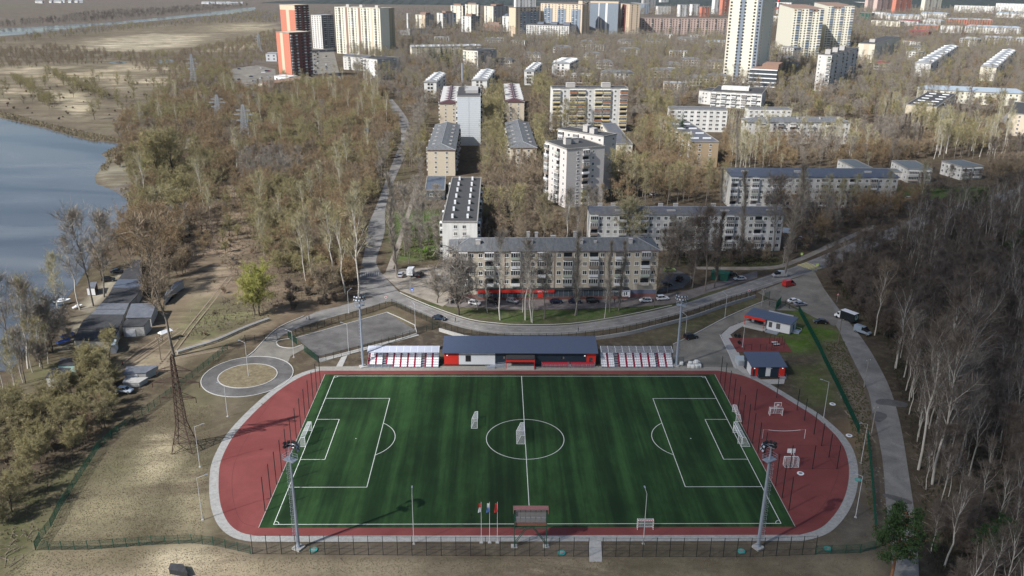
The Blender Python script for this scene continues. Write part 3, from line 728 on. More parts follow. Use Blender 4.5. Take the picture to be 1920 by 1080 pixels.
r_patch = mat('patched_roof', (0.13, 0.125, 0.12), 0.8, 0.3, 0.3, col2=(0.09, 0.1, 0.13))
r_mar = mat('maroon_roof', (0.07, 0.035, 0.04), 0.7, 0.15)
r_bl = mat('bluegrey_roof', (0.085, 0.10, 0.13), 0.6, 0.2, 0.2)
r_light = mat('light_grey_roof', (0.3, 0.31, 0.32), 0.7, 0.2, 0.3)
r_sky = mat('pale_blue_roof', (0.27, 0.32, 0.37), 0.6, 0.12, 0.3)
m_brtrim = mat('brown_cornice', (0.16, 0.07, 0.055), 0.8, 0.1)

# shop block in front
e, W_, D_, h_, ro = building('long beige brick block behind the street, hipped grey roof and shops on the ground floor', (843, 471), (1236, 469), h=16.7, D=13, floors=4, F='wbwwbwwbwwbwwbwwbwwbwwbw', L='ww', R='ww', roof='hip', rise=2.6,
    wall=br_beige, rm=r_grey, z0=4.2, fh=3.1, trim=m_brtrim, sub=True, bw=3.1, chim=((.135, .28, 1.5, 1.2, .1), (.385, .28, 1.6, 1.2, .0), (.63, .28, 1.2, 1.2, .1), (.7, .3, .8, .8, -.6), (.87, .28, 1.2, 1.2, .3), (.38, .7, 1, 1, 1.2), (.42, .7, 1, 1, 1), (.61, .7, 1.1, 1, 1.2), (.5, .6, 1.6, 1, .2)))
f = MB()  # shop front: glazed band, red fascia, steps
x0, x1 = W_*.13, W_*.86
f.box(x0, -1.6, .9, x1, -.02, 3.2, 0); f.box(x0, -1.9, 0, x1, -.02, .9, 1); f.box(x0-.2, -1.9, 3.2, x1+.2, -.02, 3.55, 4)
f.box(x0, -1.95, 2.55, W_*.5, -1.62, 3.52, 2); f.box(W_*.42, -1.98, .9, W_*.445, -1.6, 2.5, 2)
for i in range(30): f.box(x0+i*(x1-x0)/30-.05, -1.66, .9, x0+i*(x1-x0)/30+.05, -1.6, 3.2, 3)
f.build('shop_front', [mat('shop_glass', (.07, .085, .1), .2, .3), m_brtrim, m_red, m_metal, m_dark], e)
pk = [mat('pink_plinth', (.24, .11, .1), .9, .2), mat('blue_grey_plinth', (.15, .16, .22), .9, .2)]
MB().box(0, -.12, 0, W_*.13, -.02, 1.3, 0).build('plinth', pk, e); MB().box(W_*.86, -.12, 0, W_, -.02, 1.3, 0).box(W_*.86, -.12, 1.3, W_, -.02, 2.6, 1).build('plinth', pk, e)
def text(s, size, parent, loc, m, rz=0, name='lettering', rx=math.pi/2, align='CENTER', ext=.03):
    c = bpy.data.curves.new(name, 'FONT'); c.body = s; c.size = size; c.extrude = ext; c.align_x = align
    o = bpy.data.objects.new(name, c); COL.objects.link(o)
    dg = bpy.context.evaluated_depsgraph_get(); me = bpy.data.meshes.new_from_object(o.evaluated_get(dg)); bpy.data.objects.remove(o)
    me.materials.clear(); me.materials.append(m)
    o = link(name, me, parent, loc); o.rotation_euler = (rx, 0, rz); return o
m_let = mat('white_lettering', (.8, .8, .8), .5, 0)
text('МАГНИТ', .85, e, (W_*.445, -2.04, 2.68), m_let)
text('АПТЕКА', .8, e, (W_*.795, -1.7, 2.4), m_let)
f = MB().box(-1.6, -.08, -1.3, 1.6, 0, 1.3, 0); f.box(-.55, -.1, -.7, -.2, -.082, .5, 1); f.box(.15, -.1, -.5, .55, -.082, .6, 1); f.box(-1.3, -.1, .75, 1.3, -.082, 1.05, 2)
f.build('poster', [m_white, m_black, mat('poster_blue', (.2, .25, .35), .6, 0)], e, (W_*.845, -1.72, 1.9))
f = MB()
for q in (.262, .5, .74): f.tube((W_*q, -.08, .2), (W_*q, -.08, 16.5), .07)
f.build('drainpipe', m_brtrim, e)

building('white five storey block with patched low roof, right behind the beige shop block', (1108, 401), (1470, 402), h=15, D=12, floors=5, F='bwwwbwwbwwwbwwwbwwwbwwwbwww', L='', roof='gable', rise=1.5, wall=w_white, rm=r_patch, bw=3.0,
    chim=((.06, .75, 1.8, .8, .4), (.13, .75, 1.8, .8, .4), (.15, .2, 3.2, .8, -.6), (.38, .75, 1.8, .8, .4), (.42, .2, 3.2, .8, -.6), (.46, .75, 1.8, .8, .4), (.66, .75, 1.8, .8, .4), (.7, .2, 3.2, .8, -.6), (.9, .75, 1.8, .8, .4), (.94, .25, 3, .8, -.6)), win=(1.4, 1.45))
e, W_, D_, h_, ro = building('narrow white gable end block with long flat dark roof', (829, 417), (895, 417), (848, 334), h=15, floors=5, F='.ww.', L='wbwwbwwbwwbwwb', R='bwwbwwbwwbwwbw', wall=w_white, rm=r_slate, roof='flat')
for i in range(7):
    for x in (.28, .72):
        f = MB().box(-.5, -.5, 0, .3, .5, 1.5, 0); f.box(.35, -.6, 0, 1.3, .4, .8, 1); f.build('roof_vent', [m_white, m_black], ro, (x*W_, (i+.5)*D_/7, h_+.35))
building('low dark flat roofed annex beside the white gable end', (797, 358), (834, 358), (801, 332), h=4.5, floors=1, F='.w.w.', wall=mat('dark_annex_wall', (.07, .085, .1), .7, .1), rm=mat('annex_roof', (.09, .11, .14), .6, .15, .3), name='annex', cat='annex')
for i, (lab, A, B, Cc, side, rm_, h2, F_) in enumerate((
    ('cream gable end block with grey hipped roof full of dormers', (801, 281), (853, 281), (817, 234), 'L', r_grey, 14.2, '.w.w.'),
    ('beige block with long grey hipped roof behind leafless trees', (957, 277), (1006, 277), (948, 230), 'L', r_grey, 14.2, '.w.w.'),
    ('beige block with maroon roof and white dormers beside the white tiled tower', (824, 194), (862, 194), (831, 165), 'L', r_mar, 14.5, '.w.w.'),
    ('tan block with maroon roof and white dormers standing alone', (947, 191), (983, 191), (943, 160), 'L', r_mar, 14.5, '.w.w.'))):
    building(lab, A, B, Cc, h=h2, floors=5, F=F_, L='wbwwbwwbwwbw', R='wbwwbwwbwwbw', roof='hip', rise=2.6, wall=br_sand, rm=rm_, side=side, ribs=9 if i > 1 else 0, trim=m_brtrim, inset=5,
             chim=() if i > 1 else tuple((x, y, 1.2, 1.0, -1.2) for x in (.2, .8) for y in (.12, .25, .4, .55, .7, .85)), win=(1.3, 1.4))
# white tiled tower end
e, W_, D_, h_, ro = building('tall windowless white tiled tower end with dark roof machinery', (857, 181), (901, 181), (860, 164), h=31, floors=9, L='wbwwbw', R='wbwbw', wall=mat('white_tile_panel', (.55, .58, .6), .5, .08, .4), rm=r_slate, side='L')
f = MB()
for i in range(1, 24): f.box(0, -.05, i*h_/24-.05, W_, -.0, i*h_/24+.05)
f.box(W_*.5-.08, -.055, 0, W_*.5+.08, -.0, h_); f.build('panel_joint', m_metal, e)
f = MB().box(W_*.35, D_*.3, h_+.35, W_*.9, D_*.8, h_+2.2).box(W_*.3, D_*.55, h_+.35, W_*.34, D_*.6, h_+4); f.build('roof_plant', w_grey, ro)
# yellow balcony block
e, W_, D_, h_, ro = building('nine storey white block with yellow balconies', (1036, 166), (1178, 166), yb=247, D=12, floors=9, F='bwbbwbbwb', L='', wall=w_white, rm=r_slate, bal='y', bw=5.2, win=(1.5, 1.5), chim=((.25, .5, 6, 5, .6), (.72, .5, 6, 5, .6)))
# grey brick pair
e, W_, D_, h_, ro = building('grey nine storey brick tower with open balconies on two faces, near corner section', (1063, 281), (1134, 275), (1021, 266), h=27.6, floors=9, F='.wbw.', L='bwbw', wall=mat('greyish_brick', (.54, .505, .475), .9, .12, .6), rm=r_slate, side='L', bw=3.4, chim=((.3, .5, 3, 2.4, 1.0), (.5, .6, 5, 3, .2)), win=(1.3, 1.5))
building('grey nine storey brick tower section behind the near one', (1132, 257), (1155, 252), (1046, 243), h=27.6, floors=9, F='.w', L='bwbwww', wall=MATS['greyish_brick'], rm=r_slate, side='L', chim=((.5, .5, 3, 3, 1.0), (.3, .3, 3, 3, .4)))
building('cream end of a low block tucked behind the grey towers', (1156, 271), (1186, 271), (1128, 232), h=15, floors=5, F='.ww', L='bwbwbwb', wall=w_cream, rm=r_patch, side='L')
# school group and blocks right of centre
building('white five storey school wing with triple windows', (1256, 205), (1365, 207), yb=247, D=14, floors=5, F='wwwwwwwww', L='', wall=w_white, rm=r_grey, win=(2.4, 1.5), name='school', cat='school')
building('low white school wing with one visible row of windows', (1404, 205), (1485, 206), h=7.5, D=12, floors=2, F='wwwwwwww', wall=w_white, rm=r_grey, win=(2.2, 1.4), name='school', cat='school')
e, W_, D_, h_, ro = building('white three storey school with band windows and rooftop gallery', (1334, 172), (1429, 177), (1455, 167), h=12.5, floors=3, F='gwgwgwgwgw', L='www', R='www', wall=w_white, rm=r_slate, side='R', win=(3.0, 1.6), name='school', cat='school', bal='n', bw=4)
MB().box(W_*.15, D_*.35, h_+.4, W_*.7, D_*.6, h_+3).build('roof_gallery', w_white, ro)
building('white school side wing joined to the gallery school', (1311, 170), (1333, 172), h=11, D=26, floors=3, F='.ww.', L='wwwww', wall=w_pale, rm=r_slate, name='school', cat='school')
e, W_, D_, h_, ro = building('tan brick end of a block with white roof bars, running off behind poplars', (1298, 267), (1348, 267), (1246, 228), h=14.5, floors=5, F='.w.w.', L='bwwbwwbwwbwwb', wall=mat('tan_brick', (.36, .27, .17), .9, .16, .6), rm=r_patch, side='L', chim=((.3, .3, .6, .6, 0),))
for i in range(4):
    for x in (.25, .72): MB().box(-2.4, -.4, 0, 2.4, .4, .7).build('roof_vent', m_white, ro, (x*W_, (i+.6)*D_/4.4, h_+.35))
e, W_, D_, h_, ro = building('pale five storey block with hipped grey roof and one blue balcony', (1402, 229), (1595, 229), h=14.5, D=13, floors=5, F='wwbwwbwbwwbwwbwww', roof='hip', rise=2.4, wall=w_pale, rm=r_grey, bw=3.6, chim=((.2, .3, 1, 1, .3), (.5, .3, 1, 1, .3), (.72, .3, 1, 1, .3), (.9, .3, 1, 1, .3)))
bb = [c for c in e.children if c.name.startswith('balcony')]
if len(bb) > 31: bb[30].color = (.05, .12, .45, 1); tag(bb[30], 'bright blue balcony')
building('long pale block with blue grey sheet roof behind dense bare trees', (1372, 331), (1685, 333), (1359, 319), h=15, floors=5, F='bwwbwwbwwwbwwbwwwbwwbwww', L='', roof='mono', rise=1.0, wall=w_pale, rm=r_bl, side='L', bw=3.2, chim=((.1, .5, 3, 1, .3), (.42, .5, 3, 1, .3), (.85, .5, 3, 1, .3)))
for lab, A, B, Cc in (('flat roofed kindergarten wing behind the blue roofed block', (1603, 316), (1636, 316), (1571, 300)), ('grey kindergarten wing partly hidden by bare trees', (1702, 318), (1747, 318), (1672, 302)), ('grey kindergarten wing farthest right, with two bands of white windows', (1804, 314), (1851, 314), (1766, 303))):
    building(lab, A, B, Cc, h=7, floors=2, F='gg', L='ww.ww', wall=w_pale, rm=mat('kindergarten_roof', (.13, .15, .16), .8, .2, .3), side='L', name='kindergarten', cat='kindergarten', bw=5)
building('low link building between kindergarten wings', (1636, 322), (1702, 324), h=4, D=8, floors=1, F='wwwww', wall=w_pale, rm=MATS['kindergarten_roof'], name='kindergarten', cat='kindergarten')
e, W_, D_, h_, ro = building('beige block with dark flat roof striped by white skylights', (1696, 198), (1757, 201), (1792, 177), h=15, floors=5, F='.ww.', R='bwwbwwbwwbw', wall=br_sand, rm=r_slate, side='R')
for i in range(5):
    for x in (.27, .73): MB().box(-2.6, -.45, 0, 2.6, .45, .5).build('skylight', m_white, ro, (x*W_, (i+.7)*D_/5.4, h_+.35))
building('long cream three storey building with pale blue hipped roof', (1724, 167), (1925, 176), h=11, D=14, floors=3, F='wwwwwwwwwwwwwwwwww', roof='hip', rise=3.2, wall=w_yel, rm=r_sky, win=(1.6, 1.9), name='school', cat='school')
building('white gable end block running back, vents all over its roof', (1713, 119), (1746, 119), (1797, 86), h=15, floors=5, F='.ww.', R='bwwbwwbwwbwwbwwb', roof='gable', rise=2, wall=w_white, rm=r_light, side='R', far=False, ribs=8)
building('cream end block running back at the right edge, ribbed roof', (1837, 126), (1869, 126), (1905, 94), h=15, floors=5, F='.ww.', R='bwwbwwbwwbwwbwwb', roof='gable', rise=2, wall=w_cream, rm=r_light, side='R', far=False, ribs=8)
building('beige block cut off by the right edge of the picture', (1891, 213), (1950, 217), (1903, 192), h=15, floors=5, F='.wwb', L='', wall=br_sand, rm=r_slate, side='L')
building('pale nine storey block running back, narrow lit end wall', (1529, 104), (1560, 104), (1610, 90), yb=172, floors=9, F='w.b', R='bwbwwbwbwwbwb', wall=w_pale, rm=r_slate, side='R', far=False, chim=((.5, .1, 5, 5, 2), (.5, .35, 5, 5, 2), (.5, .6, 5, 5, 2)))
building('cream nine storey block with blank striped end wall', (1612, 81), (1641, 83), (1687, 69), yb=117, floors=9, F='', R='wwwwwwwwwwww', wall=w_cream, rm=r_slate, side='R', far=False, stripes=((.33, .66, 0, 1, br_sand),), chim=((.5, .2, 7, 7, 1.5),))
gl = mat('tower_shaded_side', (.16, .13, .1), .9, .2)
building('yellow grey twin tower, front one of the pair', (1489, 17), (1546, 17), yb=110, tw=(1553, 12), floors=19, F='wbwwbwwb', R='ww', wall=w_yel, rm=w_brn, bal='b', bw=4.5, far=True, stripes=((0, .3, .94, 1, w_ora), (.5, .8, .94, 1, w_brn)))
building('yellow grey twin tower, rear one of the pair', (1553, 12), (1603, 12), yb=100, tw=(1609, 14), floors=19, F='wbwwbwwb', R='ww', wall=w_yel, rm=w_brn, bal='b', bw=4.5, far=True, stripes=((.2, .6, .94, 1, w_brn),))
building('tallest pale yellow tower with blue glass strips', (1361, 150), (1414, 157), (1438, 141), h=91, ground=True, floors=28, F='w.ww.ww', R='w.w', wall=w_yel, rm=r_slate, side='R', far=True, stripes=((.34, .5, 0, 1, w_blue), (.86, 1, 0, 1, w_blue), (0, .06, 0, 1, w_cream)), bal='b')
e, W_, D_, h_, ro = building('curved glass office with white bands at the foot of the tallest tower', (1411, 127), (1457, 132), (1467, 126), h=17, floors=4, wall=mat('office_glass', (.06, .07, .08), .3, .2), rm=w_brn, side='R', name='office_building', cat='office')
f = MB()
for i in range(5): f.box(-.5, -.6, i*4.1+.1, W_+.5, 0, i*4.1+1.1)
f.build('facade_band', m_white, e); MB().box(W_*.4, D_*.2, h_+.4, W_, D_, h_+5).build('roof_plant', w_brn, ro)
building('long pink terraced panel block across the background', (1181, 34), (1368, 35), yb=66, D=14, floors=9, F='wbwwbwwbwwbwwbwwbwwbwwbwwbwwbwwbw', wall=w_pink, rm=w_brn, far=True)
for lab, A, B, yb, D, fl, F, wl, st, bal in (
    ('ochre and blue tower complex, lower left wing', (967, 15), (1013, 14), 68, 18, 16, 'wbbwbbw', w_ora, ((.25, .95, 0, .88, w_blue),), 'b'),
    ('ochre and blue tower complex, long middle wing', (1014, 6), (1092, 9), 69, 18, 17, 'wbbwwbbwwbbw', w_ora, ((.08, .3, 0, .86, w_blue), (.42, .62, 0, .86, w_blue), (.75, .97, 0, .86, w_blue)), 'b'),
    ('ochre and blue tower complex, dark maroon stair tower', (1092, 2), (1106, 2), 70, 18, 19, 'wbw', w_ora, ((.3, .8, 0, .97, w_mar),), 'd'),
    ('ochre and blue tower complex, tall blue glass wing', (1107, 2), (1160, 3), 68, 18, 19, '', w_blue, ((0, 1, .95, 1, w_ora), (.55, .62, 0, .95, m_frame), (.3, .33, 0, .95, m_frame)), 'b'),
    ('ochre and blue tower complex, right corner with maroon strip', (1160, 6), (1181, 8), 68, 20, 18, 'wbw', w_ora, ((.35, .72, 0, .98, w_mar),), 'd'),
    ('white hotel like block with blue domed roofs', (987, 47), (1067, 49), 73, 18, 7, 'wwwwwwwwwwwwwwww', w_white, None, 'n'),
    ('white and grey nine storey tower before the blue glass wing', (1106, 36), (1128, 36), 68, 16, 9, 'bww', w_cream, None, 'n'),
    ('white tower behind the ochre complex', (967, -6), (1005, -6), 16, 16, 12, 'wbwwbw', w_white, None, 'n'),
    ('orange striped nine storey tower beside the chimney stack', (779, 28), (797, 28), 54, 16, 9, 'bw', w_cream, ((.6, 1, 0, 1, w_ora),), 'n'),
    ('dark banded tower right of the orange striped one', (819, 25), (830, 25), 53, 26, 10, 'b', w_pale, None, 'b'),
    ('cream banded tower rising behind the dark one', (845, 11), (868, 11), 45, 18, 12, 'bwb', w_cream, None, 'n'),
    ('cream banded tower pair, right one', (872, 9), (897, 9), 40, 18, 12, 'bwb', w_cream, None, 'n'),
    ('white nine storey tower with shaded blue side', (865, 31), (883, 31), 61, 18, 9, 'bw', w_white, None, 'n'),
    ('cream twelve storey tower with dark banded side', (908, 12), (925, 12), 48, 28, 13, 'bw', w_cream, None, 'n'),
    ('brown brick low tower under the cream twelve storey one', (906, 45), (940, 47), 58, 14, 5, 'wwwww', w_brn, None, 'n'),
    ('white nine storey tower with dark roof machinery left of the hotel block', (942, 31), (959, 31), 60, 20, 9, 'bw', w_white, None, 'n'),
    ('grey low office behind trees beside the chimney stack', (768, 55), (812, 54), 64, 14, 3, 'wwwwwww', w_grey, None, 'n'),
    ('orange brick front tower, lower of the two beside the river park', None, None, 0, 0, 0, '', None, None, 'n')):
    if A is None: continue
    TW = {779: (814, 35), 819: (855, 62), 845: (871, 40), 872: (899, 40), 865: (899, 42), 908: (953, 48), 942: (976, 42), 1106: (1147, 42), 987: (1092, 22)}.get(A[0])
    if 'complex' in lab or 'behind the ochre' in lab: TW = None
    e, W_, D_, h_, ro = building(lab, A, B, yb=yb, D=D, tw=TW, floors=fl, F=F, R='bwwb' if TW else 'ww', wall=wl, rm=r_slate, stripes=st, bal=bal, far=True, bw=3.2, Rwall=MATS['grey_panel'] if TW and 'hotel' not in lab else None)  # grey right walls paint in the towers' side turned from the sun
    if 'hotel' in lab:
        for q in (.18, .5, .8):
            f = MB().tube((q*W_-6, D_*.5, h_-2), (q*W_+6, D_*.5, h_-2), 6.5, 6.5, 12); f.build('roof_dome', r_bl, ro)
    elif 'tower' in lab and 'complex' not in lab: MB().box(W_*.2, D_*.3, h_+.4, W_*.8, D_*.8, h_+4).build('roof_plant', w_brn, ro)
# orange towers
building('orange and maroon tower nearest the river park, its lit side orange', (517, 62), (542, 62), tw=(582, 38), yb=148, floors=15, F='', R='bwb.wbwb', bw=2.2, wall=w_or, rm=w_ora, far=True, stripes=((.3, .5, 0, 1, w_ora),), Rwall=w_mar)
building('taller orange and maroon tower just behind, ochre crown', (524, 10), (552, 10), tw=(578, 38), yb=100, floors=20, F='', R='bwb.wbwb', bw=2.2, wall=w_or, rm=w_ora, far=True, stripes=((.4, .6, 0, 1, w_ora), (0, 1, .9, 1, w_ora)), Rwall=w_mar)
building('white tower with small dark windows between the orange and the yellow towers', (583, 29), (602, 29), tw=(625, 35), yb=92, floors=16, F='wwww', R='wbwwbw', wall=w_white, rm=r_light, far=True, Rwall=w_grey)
building('wide pale yellow tower of four ribs with white balconies', (627, 13), (712, 16), yb=103, D=18, floors=19, F='wbw.wbw.wbw.bw', R='', wall=w_yel, rm=w_cream, far=True, bal='n', stripes=((.235, .285, 0, 1, w_brn), (.52, .57, 0, 1, w_brn), (.8, .84, 0, 1, w_ora)), chim=((.22, .5, 5, 5, 1), (.52, .5, 5, 5, 1), (.86, .5, 5, 5, 1)))
building('narrow shaded wing of the wide yellow tower with blue glazing', (713, 17), (739, 15), yb=102, D=18, floors=19, F='wbw', wall=mat('shaded_yellow_panel', (.36, .31, .2), .9, .1), rm=w_cream, far=True, bal='b')  # darker copy of the pale yellow: the wing's shade put into its colour
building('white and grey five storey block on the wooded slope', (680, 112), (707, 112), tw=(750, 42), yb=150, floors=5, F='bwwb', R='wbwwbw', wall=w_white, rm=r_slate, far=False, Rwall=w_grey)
building('older pale block with gable roof behind the slope block', (643, 105), (690, 108), h=15, D=12, floors=5, F='wbwwbw', wall=w_pale, rm=r_patch, roof='gable', rise=2, far=False)
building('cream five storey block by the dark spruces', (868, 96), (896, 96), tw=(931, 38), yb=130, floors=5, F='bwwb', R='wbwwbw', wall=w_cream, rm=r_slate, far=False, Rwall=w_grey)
for lab, A, B, Cc, fl in (('ribbed roof block above the spruces, long and low', (772, 88), (902, 86), None, 4), ('white ribbed roof block left of the maroon roofs', (797, 152), (818, 154), (836, 138), 4), ('white end block behind the white tiled tower', (884, 151), (913, 151), (928, 132), 5),
    ('ribbed roof block half hidden among trees at the centre', (985, 131), (1001, 133), (1017, 119), 4), ('pale ribbed block right of the centre trees', (1037, 117), (1068, 119), (1085, 111), 4)):
    building(lab, A, B, Cc, h=14, D=12, floors=fl, F='wbwwbw' if Cc is None else '.ww.', R='wbwwbw', roof='gable', rise=2.2, wall=w_cream if 'spruces' in lab else w_white, rm=r_light, side='R', ribs=9 if Cc is None else 5, far=True)
HS = [(982, 101, 32, 0), (1094, 101, 34, 0), (1127, 136, 62, 0), (1217, 132, 58, 1), (1287, 146, 44, 1), (1327, 142, 38, 1), (1323, 116, 40, 1), (1276, 111, 36, 0), (1322, 78, 46, 2), (1158, 76, 34, 0), (1203, 76, 46, 0), (1118, 116, 30, 0), (1268, 72, 40, 0), (1246, 120, 30, 0), (1085, 78, 26, 0),
      (1160, 92, 40, 0), (1037, 88, 34, 0), (905, 74, 34, 0), (1410, 98, 30, 0), (1458, 108, 34, 0), (1640, 118, 30, 3), (1700, 88, 36, 0), (1480, 93, 26, 0), (930, 112, 30, 0)]
HP = ['behind the ribbed roof block at the centre', 'between the centre trees and the hotel block', 'above the right end of the yellow balcony block', 'left of the pair before the tallest tower', 'nearest the gallery school', 'at the very foot of the tallest tower', 'close left of the tallest tower, halfway up', 'left of the one beside the tallest tower', 'left of the tallest tower', 'left of centre under the pink block',
      'under the middle of the pink block', 'behind the yellow balcony block', 'under the right part of the pink block', 'amid dark trees right of the yellow balcony block', 'below the white hotel block', 'left part of the clearing below the pink block', 'below the left end of the hotel block', 'by the white tower left of the hotel block', 'close left of the curved office', 'behind the curved office', 'before the cream nine storey block', 'right of the cream nine storey block', 'between tallest tower and twin towers', 'behind the cream block by the spruces']
for i, (x, y, wd, c) in enumerate(HS):
    building(['grey roofed two storey house ', 'cream house with hipped roof ', 'long pavilion with pale blue roof ', 'low house with crimson roof '][c]+HP[i], (x, y), (x+wd, y+1), h=8, D=11, floors=2, F='wwwwwww', R='www', roof='hip', rise=2.6,
             wall=[w_pale, w_cream, w_pale, w_pale][c], rm=[r_grey, r_grey, r_sky, mat('crimson_roof', (.2, .05, .055), .7, .1)][c], far=True, name='house', cat='house', group=['grey roofed houses among town trees', 'cream houses with hipped roofs', None, None][c])
# far background rows
FR = [('pink and white far tower, leftmost of the upper right group', (1648, -14), (1682, -14), 25, 14, w_pink, 'wbwbwb'), ('orange striped far tower in the upper right group', (1683, -12), (1712, -12), 26, 14, w_or, 'wbwbw'), ('cream far tower right of the pink pair', (1737, -10), (1768, -10), 24, 14, w_cream, 'wbwbw'),
      ('white long far block under the forest ridge', (1790, 10), (1865, 12), 24, 7, w_white, 'wwwwwwwwwwwwww'), ('white long far block with shop floor at the right edge', (1868, 6), (1935, 8), 24, 8, w_white, 'wwwwwwwwwwww'), ('grey blue tower at the far right corner', (1886, -8), (1925, -8), 12, 12, w_grey, 'wwwww'),
      ('red brick far row with grey roof', (1775, 36), (1862, 38), 46, 4, w_or, 'wwwwwwwwwwwwwwwwww'), ('pale far row with blue roof, left part', (1662, 28), (1728, 30), 38, 4, w_pale, 'wwwwwwwwwwww'), ('long pale far row with blue roof, right part', (1810, 49), (1915, 53), 63, 4, w_pale, 'wwwwwwwwwwwwwwwwww'),
      ('dark green office front among far roofs', (1611, 24), (1634, 25), 36, 5, mat('green_office', (.03, .09, .07), .4, .2), 'wwww'), ('white far hall right of the green office', (1636, 22), (1660, 24), 34, 4, w_white, 'wwww'), ('pale far row behind the crimson roofs', (1686, 38), (1722, 40), 48, 3, w_pale, 'wwwwwww'),
      ('crimson roofed far row', (1700, 58), (1742, 60), 68, 3, w_mar, 'wwwww'), ('orange roofed far row', (1716, 47), (1760, 48), 56, 3, w_or, 'wwwww'), ('white far row before the red brick row', (1765, 48), (1805, 49), 62, 5, w_white, 'wwwwww'),
      ('white long row with ridge roof below the far rows', (1838, 70), (1935, 74), 84, 4, w_pale, 'wwwwwwwwwwwwwwwww'), ('white nine storey far tower left of the tallest tower', (1341, -4), (1355, -4), 26, 12, w_white, 'wbw'), ('red striped far tower left of the tallest tower', (1356, -6), (1368, -6), 28, 12, w_or, 'wbw'),
      ('white far tower, first of a row behind the pink block', (1275, 9), (1291, 9), 31, 9, w_white, 'bwb'), ('white far tower, second of a row behind the pink block', (1298, 8), (1312, 8), 29, 9, w_white, 'bwb'), ('orange topped far tower behind the pink block', (1316, 13), (1331, 13), 31, 8, w_or, 'wbw'),
      ('grey far tower above the pink block', (1207, -6), (1230, -6), 14, 10, w_grey, 'wbw'), ('pale far block above the pink block', (1234, 12), (1258, 12), 27, 6, w_pale, 'wwww'), ('pale blue far block at the edge of the ochre complex', (1183, 5), (1208, 8), 24, 7, w_blue, 'wwww'), ('white far tower beside the grey one', (1240, -8), (1254, -8), 9, 8, w_white, 'wbw'),
      ('grey far tower cut by the top edge', (1318, -12), (1340, -12), 4, 10, w_grey, 'wbw'), ('white far block beyond the twin towers', (1476, 23), (1492, 22), 42, 6, w_white, 'www'), ('pale low far block right of the tallest tower', (1446, 30), (1478, 31), 40, 3, w_white, 'wwww'), ('grey far block on the ridge right of the tallest tower', (1448, 4), (1484, 5), 12, 4, w_pale, 'wwwww'),
      ('cream house row below the twin towers', (1466, 88), (1488, 90), 112, 5, w_white, 'wwww'), ('dull pink far tower between twin towers and pink pair', (1628, 0), (1645, 0), 20, 9, w_pink, 'www'), ('white far row at the right edge above the blue roofs', (1868, 24), (1935, 27), 34, 4, w_white, 'wwwwwwww')]
FR += [('grey roofed long house right of the crimson roofs', (1690, 76), (1726, 79), 92, 4, w_pale, 'wwwwwwww'), ('pale terrace with ridge roof at the left of the long ridge roofed row', (1800, 72), (1832, 74), 88, 4, w_pale, 'wwwwwww'), ('pale long hall below the green office', (1634, 38), (1688, 41), 49, 3, w_cream, 'wwwwwwwwww'),
       ('blue roofed row below the cream far tower', (1727, 24), (1776, 26), 36, 4, w_pale, 'wwwwwwwwww'), ('pale short row right of the orange roofed one', (1728, 37), (1764, 39), 47, 3, w_white, 'wwwwwww'), ('white block with flat roof above the ribbed long block', (815, 70), (842, 70), 79, 3, w_white, 'wwwww'),
       ('cream low block below the cream twelve storey tower', (915, 71), (945, 72), 80, 3, w_cream, 'wwwww'), ('white low block left of the hotel block trees', (957, 76), (984, 77), 85, 3, w_white, 'wwwww'), ('white low hall at the left of the grey office', (750, 58), (768, 58), 66, 2, w_white, 'ww'), ('white school like block in the centre distance', (1098, 84), (1132, 85), 95, 3, w_white, 'wwwwwww'),
       ('cream long block before the pink terraced one', (1212, 64), (1262, 65), 74, 3, w_cream, 'wwwwwwwww'), ('white long block before the pink terraced one, right', (1290, 66), (1325, 67), 76, 3, w_white, 'wwwwww'), ('cream block left of the tallest tower foot', (1255, 96), (1288, 97), 108, 3, w_cream, 'wwwwww'), ('white block among trees above the yellow balcony block', (1070, 140), (1108, 141), 156, 3, w_white, 'wwwwwww'),
       ('cream two winged block above the school', (1245, 156), (1290, 157), 172, 3, w_cream, 'wwwwwww'), ('white row under the pale nine storey block', (1462, 118), (1492, 120), 136, 4, w_white, 'wwwww'), ('pale row between twin towers and cream nine storey block', (1562, 78), (1596, 79), 92, 3, w_pale, 'wwwwww'), ('white low block right of the cream nine storey block', (1700, 96), (1722, 98), 112, 3, w_white, 'wwww'),
       ('long white row in the far right distance, upper', (1500, 2), (1560, 3), 12, 5, w_white, 'wwwwwwwww'), ('pale far blocks left of the pink pair', (1575, 3), (1625, 4), 13, 5, w_pale, 'wwwwwwww'), ('white far row under the ridge, centre right', (1420, -2), (1446, -2), 8, 5, w_white, 'wwww'), ('long white factory hall on the far plain', (1265, 0), (1305, 0), 7, 3, w_white, 'wwwwwww')]
for lab, A, B, yb, fl, wl, F in FR:
    building(lab, A, B, yb=yb, D=15, floors=fl, F=F, R='ww', wall=wl, rm=r_sky if 'blue roof' in lab else (MATS['crimson_roof'] if 'crimson' in lab else r_light), far=True, roof='hip' if 'row' in lab and 'roof' in lab else 'flat', rise=3, name='apartment_building' if 'tower' in lab or 'block' in lab else 'row_building')
